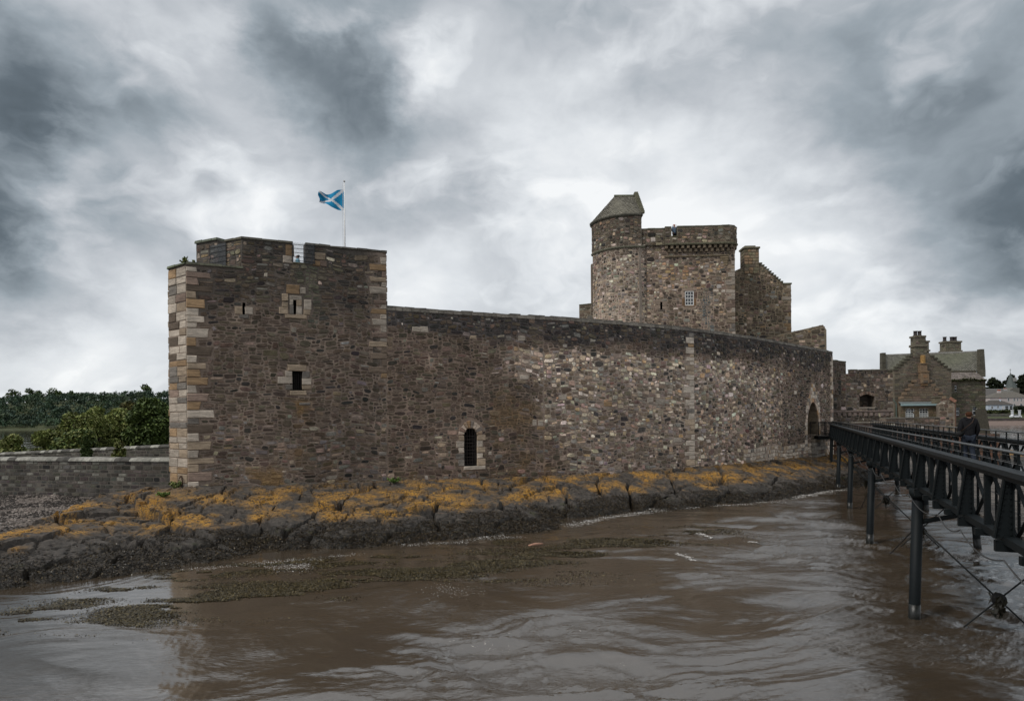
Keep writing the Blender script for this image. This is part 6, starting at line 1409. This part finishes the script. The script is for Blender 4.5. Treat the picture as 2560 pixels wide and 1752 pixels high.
lichen_wall('terrace_wall', 'second stone wall with pale coping behind the small conical bush', [(-52, 56), (-36, 51.5), (-24, 48.0)], .2, 1.85, 3.05, 80, .14, Wd, 72)
# land behind the walls, far shore
bx, by = np.meshgrid(np.arange(-70, -14, 1.2), np.arange(38.2, 92, 1.2)); gz_ = 1.55 + (fbm(bx * .08, by * .08, 3, 55) - .5) * .8 + sstep(-24, -17, bx) * .6; edge = sstep(0, 8, bx + 60 + (by - 40) * .1 - 2) ; gz_ = gz_ - 3.2 * (1 - sstep(-62, -50, bx + (by - 40) * .25)) - 3 * sstep(86, 91, by)
I = np.arange(bx.size).reshape(bx.shape); F = np.stack([I[:-1, :-1], I[:-1, 1:], I[1:, 1:], I[1:, :-1]], -1).reshape(-1, 4)
m_, t_, b_ = material('rough_grass'); L(t_, ramp(t_, noise(t_, geo_pos(t_), 1.5, 6, .7), [(.3, (.03, .038, .012)), (.7, (.075, .085, .03))]), b_.inputs['Base Color']); b_.inputs['Roughness'].default_value = .95; bumped(t_, b_, noise(t_, geo_pos(t_), 12, 4), .8, .1); M['grass'] = m_
mk('grass_bank', np.stack([bx, by, gz_], -1).reshape(-1, 3), F, M['grass'], None, None, True, kind='structure')

def crown_leaves(blobs, n, size, r, cols, shell=.55, fl=.7):
    """leaves through the volume of many overlapping clumps"""
    vol = np.array([b_[3] * b_[4] * b_[5] for b_ in blobs]) ** .72; pi_ = r.choice(len(blobs), n, p=vol / vol.sum()); B_ = np.array(blobs)[pi_]
    d = r.normal(0, 1, (n, 3)); d /= np.linalg.norm(d, axis=1)[:, None]; rad = shell + (1 - shell) * r.random(n) ** .6; P = B_[:, :3] + d * rad[:, None] * B_[:, 3:6]
    P += (np.stack([fbm(P[:, 0] * .9, P[:, 2] * .9, 2, 1), fbm(P[:, 1] * .9, P[:, 2] * .9, 2, 2), fbm(P[:, 0] * .9, P[:, 1] * .9, 2, 3)], 1) - .5) * B_[:, 3:4] * .5
    cc = np.array(cols)[r.integers(0, len(cols), n)] * (r.uniform(.75, 1.25, (n, 1))); cc *= (.8 + .4 * fbm(P[:, 0] * .5, P[:, 2] * .5, 2, 6))[:, None]
    return leaf_cloud(P, size, r, fl, cc)
def tree(name, label, x, y, z0, h, w, n, size, cols, seed, nb=14, group=None, trunk=.22, conical=False, cat='tree', low=.25):
    r_ = np.random.default_rng(seed); t = thing(name, label, cat, (x, y, z0), group); bl = []; ends = []
    for i in range(nb):
        a = r_.uniform(0, 6.28); f_ = r_.random(); zc_ = z0 + h * (low + (.92 - low) * f_)
        rad = w * .5 * (1 - f_ if conical else math.sqrt(max(.05, 1 - (2 * f_ - .75) ** 2))) * r_.uniform(.25, .75); s_ = w * (.10 + .16 * r_.random()) * ((1.15 - f_) if conical else 1); bl.append((x + rad * math.cos(a), y + rad * math.sin(a), zc_, s_ * 1.1, s_ * 1.1, s_ * .8)); ends.append(bl[-1][:3])
    V, F, C = crown_leaves(bl, n, size, r_, cols); mk('crown', V, F, M['foliage'], t, C)
    b = MB(); b.tube([(x, y, z0 - .3), (x + .05, y, z0 + h * .35), (x, y + .05, z0 + h * .75)], [trunk, trunk * .7, trunk * .25], 8, (.05, .04, .03))
    for e in ends[:6]: b.tube([(x, y, z0 + h * .22), ((x + e[0]) / 2, (y + e[1]) / 2, z0 + h * .42), e], [trunk * .4, trunk * .25, trunk * .08], 6, (.05, .04, .03))
    b.build('trunk', M['wood'], t, True); return t
G1c = [(.155, .18, .05), (.19, .21, .06), (.10, .135, .035), (.23, .24, .09)]; G2c = [(.06, .09, .026), (.08, .11, .032), (.045, .068, .02)]; G3c = [(.09, .08, .03), (.06, .065, .025), (.11, .10, .03)]
def tr_at(name, label, px, pyt, Y, z0, wpx, n, size, cols, seed, **kw):
    x, y, zt_ = at(px, pyt, Y); tree(name, label, x, y, z0, zt_ - z0, wpx / FPX * Y, n, size, cols, seed, **kw)
gt = 'trees and bushes behind the garden walls'
tr_at('broadleaf_tree', 'large dark green rounded tree beside the tower corner', 385, 1008, 62, 1.6, 150, 30000, .17, G2c + G1c[2:3], 1, group=gt, nb=34, low=.05)
tr_at('broadleaf_tree', 'mid green bushy tree just left of the largest dark tree', 295, 1028, 66, 1.6, 130, 24000, .17, G1c, 2, group=gt, nb=28, low=.05)
tr_at('broadleaf_tree', 'reddish brown topped tree standing behind the bushes', 322, 1002, 80, 1.6, 80, 11000, .18, G3c, 3, group=gt, nb=18, low=.2)
tr_at('broadleaf_tree', 'yellowish green spreading tree in the middle of the garden trees', 190, 1040, 58, 1.4, 150, 28000, .17, G1c + G3c[1:2], 4, group=gt, nb=32, low=.05)
tr_at('broadleaf_tree', 'small green tree at the front of the yellowish tree', 245, 1050, 56, 1.5, 90, 15000, .15, G1c, 15, group=gt, nb=20, low=.05)
tr_at('broadleaf_tree', 'taller green tree between yellowish tree and the largest one', 235, 1018, 70, 1.5, 90, 15000, .17, G1c, 16, group=gt, nb=22, low=.1)
tr_at('shrub', 'low loose green bush at the water edge left of the trees', 105, 1082, 56, 1.0, 70, 11000, .15, G1c, 5, group=gt, nb=18, low=.05, trunk=.1, cat='shrub')
tr_at('shrub', 'thin scrubby bush at the far left edge above the wall', 25, 1095, 54, 1.0, 100, 6000, .15, G1c[1:], 6, group=gt, nb=16, low=.1, trunk=.08, cat='shrub')
tr_at('shrub', 'bushes filling the gap under the garden trees', 195, 1085, 54, 1.2, 140, 14000, .15, G1c + G2c, 17, group=gt, nb=30, low=.0, trunk=.1, cat='shrub')
tr_at('conical_shrub', 'small dark conical bush between the two garden walls', 215, 1078, 42, 1.8, 54, 10000, .09, G2c, 7, nb=26, conical=True, low=.05, trunk=.06, cat='shrub')
tr_at('shrub', 'small round olive bush growing over the terrace wall', 298, 1108, 45, 1.9, 42, 3000, .12, G1c + G3c, 8, nb=12, low=.1, trunk=.04, cat='shrub')
# far wooded shore
def far_wood(name, label, x0, x1, yb, depth, hmax, n, cw, seed, prof, cols):
    r_ = np.random.default_rng(seed); gx_, gy_ = np.meshgrid(np.linspace(x0 - 40, x1 + 40, 60), np.linspace(yb, yb + depth, 14)); tq_ = (gy_ - yb) / depth; hz_ = prof(gx_) * sstep(-.05, .9, tq_) * hmax - 1.0 * (tq_ < .01)
    I_ = np.arange(gx_.size).reshape(gx_.shape); F_ = np.stack([I_[:-1, :-1], I_[:-1, 1:], I_[1:, 1:], I_[1:, :-1]], -1).reshape(-1, 4); mk('hill', np.stack([gx_, gy_, hz_], -1).reshape(-1, 3), F_, M['grass'], None, None, True, kind='structure')
    X = r_.uniform(x0, x1, n); T = r_.random(n) ** .9; Yk = yb + 2 + T * (depth - 4); Z = prof(X) * sstep(-.05, .9, T) * hmax; s_ = cw * r_.uniform(.55, 1.25, n); bl = []
    m2 = 92; d = r_.normal(0, 1, (n, m2, 3)); d /= np.linalg.norm(d, axis=2)[..., None]; d[..., 2] = np.abs(d[..., 2]) * 1.0 - .25; d[..., 1] = -np.abs(d[..., 1]) * .9 + .1
    lob = 1 + .35 * (vnoise(d[..., 0] * 2.2 + X[:, None], d[..., 2] * 2.2 + Yk[:, None], 2) - .5)
    P = np.stack([X, Yk, Z + s_ * .55], 1)[:, None] + d * (s_[:, None] * lob * r_.uniform(.75, 1.05, (n, m2)))[..., None] * np.array((.75, .75, .8)); P = P.reshape(-1, 3)
    cc = np.repeat(np.array(cols)[r_.integers(0, len(cols), n)] * r_.uniform(.7, 1.3, (n, 1)), m2, 0) * r_.uniform(.8, 1.2, (n * m2, 1)); V, F, C = leaf_cloud(P, cw * .14, r_, .8, cc)
    return tag(mk(name, V, F, M['foliage'], None, C, kind='stuff'), label)
FWc = [(.034, .062, .034), (.045, .075, .038), (.028, .05, .030), (.056, .08, .04), (.038, .065, .045)]
SH = 560
hp_ = lambda X: np.interp(X / SH, [-1.0, -.76, -.70, -.6, -.55, -.48, -.3, 0], [.72, .72, .74, .76, .9, 1.0, 1.0, .9]) + (fbm(X * .015, X * 0, 3, 4) - .5) * .12
far_wood('woodland', 'dark green wooded hillside across the water on the left', -520, -120, SH, 170, 39, 1250, 6.5, 61, hp_, FWc)
bs = MB(); bs.quad((-560, SH - 8, .05), (-100, SH - 8, .05), (-100, SH + 6, 1.0), (-560, SH + 6, 1.0), (.06, .055, .03)); o_ = bs.build('far_shore', M['grass'], kind='structure')
# skyline trees standing clear of the wood
for i, (px, pyt, w_) in enumerate([(32, 972, 16), (72, 973, 16), (95, 974, 12), (133, 972, 20), (148, 977, 14), (176, 976, 14), (365, 963, 20)]):
    x, y, zt_ = at(px, pyt, 720); tree('skyline_tree', ['round-topped tree at the left end of the wooded skyline', 'broad tree, first of the close pair on the wooded skyline', 'smaller tree, second of the close pair on the wooded skyline', 'widest flat-topped tree standing clear of the wooded skyline', 'low tree touching the widest skyline tree', 'last spreading tree of the wooded skyline row', 'tree at the highest point of the wood beside the tower'][i], x, y, zt_ - 17, 17, w_ / FPX * 720 * 2.2, 900, 1.1, G2c, 80 + i, group='trees standing up from the wooded skyline', nb=16, low=.2, trunk=.35)

# ================================================================== far shore on the right: village
VY = 338
def v4(x, y): return 2430 + x / 8.83, 900 + y / 8.83
def vat(x, y, Y=VY): return at(*v4(x, y), Y)
def slope_quad(name, a, b_, c_, d, mat, col, parent=None, kind='structure'): m = MB(); m.quad(a, b_, c_, d, col); return m.build(name, mat, parent, kind=kind)
x0 = 185; x1 = 420
slope_quad('sand_beach', (x0, VY - 4, -.3), (x1, VY - 4, -.3), (x1, VY + 10, 2.0), (x0, VY + 10, 2.0), M['stone'], (.17, .125, .105))
vs = thing('promenade_wall', 'long dark stone sea wall above the pinkish village beach', 'wall', (250, VY + 10, 2)); _, _, zs1 = vat(600, 1285, VY + 10); _, _, zs0 = vat(600, 1352, VY + 10)
PW = Path([(x0, VY + 10), (x1, VY + 10)]); ashlar_wall(vs, PW, zs0 - .6, zs1, rk, (.5, .7), (1.2, 2.4), 40, (.07, .06, .055), .25, thick=.8, bc=.8)
ZG = vat(600, 1268, VY + 11)[2]; ZB = vat(500, 1112, VY + 29)[2]; ZC = vat(1100, 1030, VY + 39)[2]
mk('village_ground', [(x0, VY + 10.5, zs1 - .06), (x1, VY + 10.5, zs1 - .06), (x1, VY + 12.5, ZG), (x0, VY + 12.5, ZG), (x1, VY + 24.4, ZG + .5), (x0, VY + 24.4, ZG + .5), (x1, VY + 28.5, ZB - .2), (x0, VY + 28.5, ZB - .2), (x1 + 100, VY + 39, ZC), (x0, VY + 39, ZC), (x1 + 200, VY + 140, ZC + 6), (x0, VY + 140, ZC + 6)], [(0, 1, 2, 3), (3, 2, 4, 5), (5, 4, 6, 7), (7, 6, 8, 9), (9, 8, 10, 11)], M['grass'], None, kind='structure')
gw_ = thing('boundary_wall', 'grey garden wall behind the village green', 'wall', (230, VY + 24, 3)); GWp = Path([(x0, VY + 24), (vat(870, 1200, VY + 24)[0], VY + 24)]); _, _, gwz = vat(500, 1180, VY + 24); ashlar_wall(gw_, GWp, ZG - .3, gwz, rk, (.4, .5), (.8, 1.4), 10, (.10, .095, .08), .25, thick=.5, bc=.8)
def vhouse(name, label, xl, xr, yeave, ybase, yridge, xrl, xrr, Y, dep, wall, roofc, wins, slabs=True, door=None, chims=()):
    a = vat(xl, ybase, Y); t = thing(name, label, 'house', a); zb_ = a[2]; e_ = vat(xr, yeave, Y); zr_ = vat(xrl, yridge, Y + dep / 2)[2]; X0, X1 = a[0], e_[0]; ze = e_[2]
    S_ = Path([(X0, Y), (X1, Y)]); hl = [[(vat(w_[0], w_[3], Y)[0] - X0, vat(w_[0], w_[3], Y)[2]), (vat(w_[2], w_[3], Y)[0] - X0, vat(w_[0], w_[3], Y)[2]), (vat(w_[2], w_[1], Y)[0] - X0, vat(w_[0], w_[1], Y)[2]), (vat(w_[0], w_[1], Y)[0] - X0, vat(w_[0], w_[1], Y)[2])] for w_ in wins]
    b = MB()
    for p0, p1, in [((X0, Y), (X1, Y)), ((X1, Y), (X1, Y + dep)), ((X1, Y + dep), (X0, Y + dep)), ((X0, Y + dep), (X0, Y))]: b.quad((*p0, zb_ - 2), (*p1, zb_ - 2), (*p1, ze), (*p0, ze), wall)
    b.build('wall', M['harl'], t); XA, XB = vat(xrl, yridge, Y + dep / 2)[0], vat(xrr, yridge, Y + dep / 2)[0]; ym = Y + dep / 2
    o1 = np.array((X0 - .4, Y - .4, ze)); o2 = np.array((X1 + .4, Y - .4, ze)); q1_ = np.array((XA, ym, zr_)); q2_ = np.array((XB, ym, zr_))
    b = MB(); b.quad(o1, o2, q2_, q1_, roofc); b.quad((X1 + .4, Y + dep + .4, ze), (X0 - .4, Y + dep + .4, ze), q1_, q2_, roofc); b.add([o1, q1_, (X0 - .4, Y + dep + .4, ze)], [(0, 1, 2)], roofc); b.add([o2, (X1 + .4, Y + dep + .4, ze), q2_], [(0, 1, 2)], roofc); b.bar(q1_, q2_, .35, .2, (.35, .36, .35)); b.build('roof', M['slate'], t)
    for h in hl:
        b = MB(); w_, hh_ = h[1][0] - h[0][0], h[2][1] - h[0][1]; cx_, cz_ = X0 + (h[0][0] + h[1][0]) / 2, (h[0][1] + h[2][1]) / 2
        b.box((cx_, Y - .03, cz_), (w_ + .2, .08, hh_ + .2), 0, (.55, .56, .56)); wo_ = b.build('window', M['paint'], t); b = MB(); b.box((cx_, Y - .06, cz_ + hh_ * .26), (w_ - .1, .06, hh_ * .4), 0, (.02, .02, .02)); b.box((cx_, Y - .06, cz_ - hh_ * .24), (w_ - .1, .06, hh_ * .42), 0, (.02, .02, .02)); b.build('pane', M['glass'], wo_)
    if door: b = MB(); d0, d1 = vat(door[0], door[3], Y), vat(door[2], door[1], Y); b.box(((d0[0] + d1[0]) / 2, Y - .04, (d0[2] + d1[2]) / 2), (d1[0] - d0[0], .1, d1[2] - d0[2]), 0, (.5, .5, .5)); b.build('door', M['paint'], t)
    for (cx0, cy0, cx1, cy1, np_) in chims:
        c0, c1_ = vat(cx0, cy1, Y + dep * .4), vat(cx1, cy0, Y + dep * .4); b = MB(); b.box(((c0[0] + c1_[0]) / 2, Y + dep * .4, (c0[2] + c1_[2]) / 2), (c1_[0] - c0[0], .9, c1_[2] - c0[2]), 0, wall); co = b.build('chimney', M['harl'], t)
        for i in range(np_): b = MB(); xx = c0[0] + (c1_[0] - c0[0]) * (i + .5) / np_; b.tube([(xx, Y + dep * .4, c1_[2]), (xx, Y + dep * .4, c1_[2] + .75)], .2, 8, (.28, .09, .06)); b.build('chimney_pot', M['stone'], co)
    return t
vhouse('village_house', 'long slate roofed house at the back with skylight beside the castle house', 300, 780, 770, 830, 640, 300, 760, VY + 54, 10, (.36, .35, .34), (.09, .085, .08), [], chims=[(700, 640, 770, 700, 2)])
vhouse('village_house', 'two-storey pale house with hipped slate roof and six windows below the spire', 400, 1300, 822, 1030, 690, 620, 905, VY + 39, 10, (.44, .39, .38), (.115, .105, .09), [(785, 840, 820, 905), (915, 840, 945, 905), (990, 840, 1015, 905), (1070, 840, 1098, 905), (915, 965, 950, 1010), (1060, 965, 1110, 1010), (1180, 840, 1210, 905)], chims=[(560, 680, 630, 790, 4)])
lowh = vhouse('village_house', 'low white cottage with glazed sunroom in front of the two-storey house', 355, 905, 985, 1105, 885, 380, 620, VY + 29, 8, (.42, .47, .54), (.07, .062, .055), [(425, 1015, 462, 1072), (556, 1010, 590, 1052), (728, 1010, 800, 1095), (828, 1010, 888, 1095)], door=(668, 1010, 700, 1100), chims=[(612, 860, 626, 940, 1)])
# church
ct = thing('church', 'grey church with tall slate spire and cross on top in front of the trees', 'church', vat(970, 700, 405)); s0 = vat(862, 615, 405); s1 = vat(1085, 615, 405); ap_ = vat(955, 255, 405); cxm = (s0[0] + s1[0]) / 2; hw = (s1[0] - s0[0]) / 2
b = MB(); cx_ = ap_[0]; n_ = 8; base = [(cxm + hw * 1.05 * math.cos(math.pi / 8 + k * math.pi / 4), 409 + hw * math.sin(math.pi / 8 + k * math.pi / 4), s0[2]) for k in range(8)]; b.add(base + [(cx_, 409, ap_[2])], [(k, (k + 1) % 8, 8) for k in range(8)], (.085, .10, .095)); b.build('spire', M['slate'], ct)
b = MB(); b.bar((cx_, 409, ap_[2] - .3), (cx_, 409, ap_[2] + 2.0), .14, None, (.1, .1, .1)); b.bar((cx_ - .6, 409, ap_[2] + 1.3), (cx_ + .6, 409, ap_[2] + 1.3), .14, None, (.1, .1, .1)); b.build('cross', M['iron'], ct)
b = MB(); b.box((cxm, 409, s0[2] - 4), (hw * 1.9, hw * 1.9, 8), 0, (.13, .125, .11)); b.build('tower', M['stone'], ct)
g0_ = vat(800, 700, 397); g1_ = vat(1020, 700, 397); gz2 = vat(915, 605, 397)[2]; b = MB(); b.prism([(g0_[0], 397, g0_[2] - 6), (g1_[0], 397, g0_[2] - 6), (g1_[0], 397, g0_[2]), ((g0_[0] + g1_[0]) / 2, 397, gz2), (g0_[0], 397, g0_[2])], (0, 8, 0), (.12, .115, .10)); b.build('nave_gable', M['stone'], ct)
b = MB(); lou = vat(947, 430, 406.8); b.box((lou[0], 407.2, lou[2]), (1.3, 2.4, 2.2), 0, (.2, .2, .19), .8); b.build('lucarne', M['stone'], ct)
# parked car
def v_car(px0, px1, ytop, ybot, Y, label, col):
    a = at(px0, ybot, Y); b_ = at(px1, ybot, Y); ln = b_[0] - a[0]; t = thing('parked_car', label, 'car', ((a[0] + b_[0]) / 2, Y, a[2])); xc, z0 = (a[0] + b_[0]) / 2, a[2]; k = ln / 4.4
    b = MB(); prof = [(-2.2, .3), (2.2, .3), (2.2, .75), (1.9, .88), (1.1, .95), (.35, 1.42), (-1.25, 1.46), (-1.95, .95), (-2.2, .85)]; b.prism([(xc + x * k, Y - .85, z0 + z * k) for x, z in prof], (0, 1.7, 0), col); b.build('body', M['paint'], t)
    for (p0, p1, p2, p3) in [((-1.75, .97), (-.4, .97), (-.4, 1.37), (-1.2, 1.38)), ((-.3, .97), (.95, .97), (.3, 1.35), (-.3, 1.37))]:
        b = MB(); b.prism([(xc + x * k, Y - .87, z0 + z * k) for x, z in (p0, p1, p2, p3)], (0, .03, 0), (.02, .02, .02)); b.build('side_window', M['glass'], t)
    for x in (-1.35, 1.35):
        for yy in (-.87, .65): b = MB(); b.tube([(xc + x * k, Y + yy, z0 + .32 * k), (xc + x * k, Y + yy + .2, z0 + .32 * k)], .32 * k, 14, (.02, .02, .02)); wo_ = b.build('wheel', M['iron'], t); b = MB(); b.tube([(xc + x * k, Y + yy - .01, z0 + .32 * k), (xc + x * k, Y + yy, z0 + .32 * k)], .18 * k, 10, (.3, .3, .3)); b.build('rim', M['paint'], wo_)
    return t
v_car(2430 + 850 / 8.83, 2430 + 1078 / 8.83, 0, 900 + 1275 / 8.83, VY + 12, 'white car parked above the sea wall by the gate piers', (.62, .64, .66))
gpt = 'white gate piers behind the parked car'
for (x_, lb_) in [(888, 'white gate pier at the rear end of the parked car'), (1050, 'white gate pier at the front end of the parked car')]:
    p_ = vat(x_, 1240, VY + 15); q_ = vat(x_, 1110, VY + 15); t = thing('gate_pier', lb_, 'gate pier', p_, gpt); b = MB(); b.box((p_[0], VY + 15, (p_[2] + q_[2]) / 2), (.8, .8, q_[2] - p_[2]), 0, (.5, .52, .55)); b.build('shaft', M['paint'], t); b = MB(); b.box((p_[0], VY + 15, q_[2] + .1), (1.1, 1.1, .25), 0, (.55, .55, .56)); b.build('cap', M['paint'], t)
hg_ = vat(1110, 1075, VY + 26); P = np.random.default_rng(3).uniform(-1, 1, (6000, 3)) * np.array((18, 1.2, 1.5)) + np.array((hg_[0] + 14, VY + 26, hg_[2])); V, F, C = leaf_cloud(P, .45, rng, .8, np.tile((.02, .028, .014), (6000, 1))); o_ = mk('hedge', V, F, M['foliage'], None, C); tag(o_, 'clipped dark green hedge in front of the two-storey house', 'hedge')
P = np.random.default_rng(4).uniform(-1, 1, (900, 3)) * np.array((9, 1.2, .5)) + np.array((vat(450, 1130, VY + 26)[0], VY + 26, vat(450, 1130, VY + 26)[2])); V, F, C = leaf_cloud(P, .6, rng, .8, np.tile((.05, .06, .02), (900, 1))); o_ = mk('garden_shrubs', V, F, M['foliage'], None, C, kind='stuff')
vt = 'tall trees behind the village houses'
for i, (x_, yt_, w_, lb_) in enumerate([(420, 375, 300, 'dark tree crown just right of the gabled castle house'), (560, 430, 220, 'lower dark tree beyond the slate roofs'), (760, 400, 260, 'dark tree left of the church spire'), (860, 300, 260, 'tall dark tree directly behind the church spire'), (1120, 280, 260, 'tall dark tree right of the church spire'), (1260, 240, 300, 'tallest dark tree at the edge beyond the church'), (640, 470, 200, 'low dark tree between the taller village trees')]):
    x, y, zt_ = vat(x_, yt_, 424 + 6 * (i % 3)); tree('village_tree', lb_, x, y, zt_ - 17 - 3 * (i > 2), 17 + 3 * (i > 2), w_ / 8.83 / FPX * 424 * 1.1, 8500, .55, [(.012, .018, .009), (.018, .026, .012), (.026, .034, .014)], 200 + i, group=vt, nb=30, low=.1, trunk=.4)
# small plants on the tower ledge and wall foot
def tuft(name, label, px, py, Y, w, h, n, cols, seed):
    r_ = np.random.default_rng(seed); x, y, z = at(px, py, Y); t = thing(name, label, 'plant', (x, y, z)); b = MB(); P = []
    for i in range(14):
        a, l_ = r_.uniform(0, 6.28), r_.uniform(.4, 1); tip = (x + math.cos(a) * w / 2 * l_, y + math.sin(a) * w / 2 * l_, z + h * r_.uniform(.5, 1)); b.tube([(x + r_.normal(0, .03), y, z - .05), ((x + tip[0]) / 2, (y + tip[1]) / 2, z + h * .4), tip], .005, 4, (.06, .07, .03))
        for k in range(n // 14): f_ = r_.uniform(.2, 1); P.append((x + (tip[0] - x) * f_ + r_.normal(0, .02), y + (tip[1] - y) * f_, z + (tip[2] - z) * f_ + r_.normal(0, .02)))
    b.build('stem', M['foliage'], t); V, F, C = leaf_cloud(np.array(P), .05, r_, .7, np.array(cols)[r_.integers(0, len(cols), len(P))]); mk('leaf_cluster', V, F, M['foliage'], t, C)
tuft('wall_plant', 'small leafy plant growing on the ledge at the tower corner', 461, 661, 30.9, .42, .33, 420, G1c, 1); tuft('wall_plant', 'tiny sprig growing on the ledge beside the leafy plant', 485, 660, 31.2, .1, .18, 60, G1c, 2)
tuft('wall_plant', 'bright green weed at the foot of the curtain wall near the tower', 984, 1205, 33.6, .75, .2, 500, [(.10, .18, .03), (.14, .22, .05)], 3); tuft('wall_plant', 'dark weeds at the foot of the tower corner by the iron ring', 440, 1222, 30.6, .7, .35, 500, G2c + G1c, 4)
tuft('wall_plant', 'low green weeds on the rock below the tower corner', 410, 1240, 28.8, .8, .18, 400, [(.09, .13, .03)], 5)
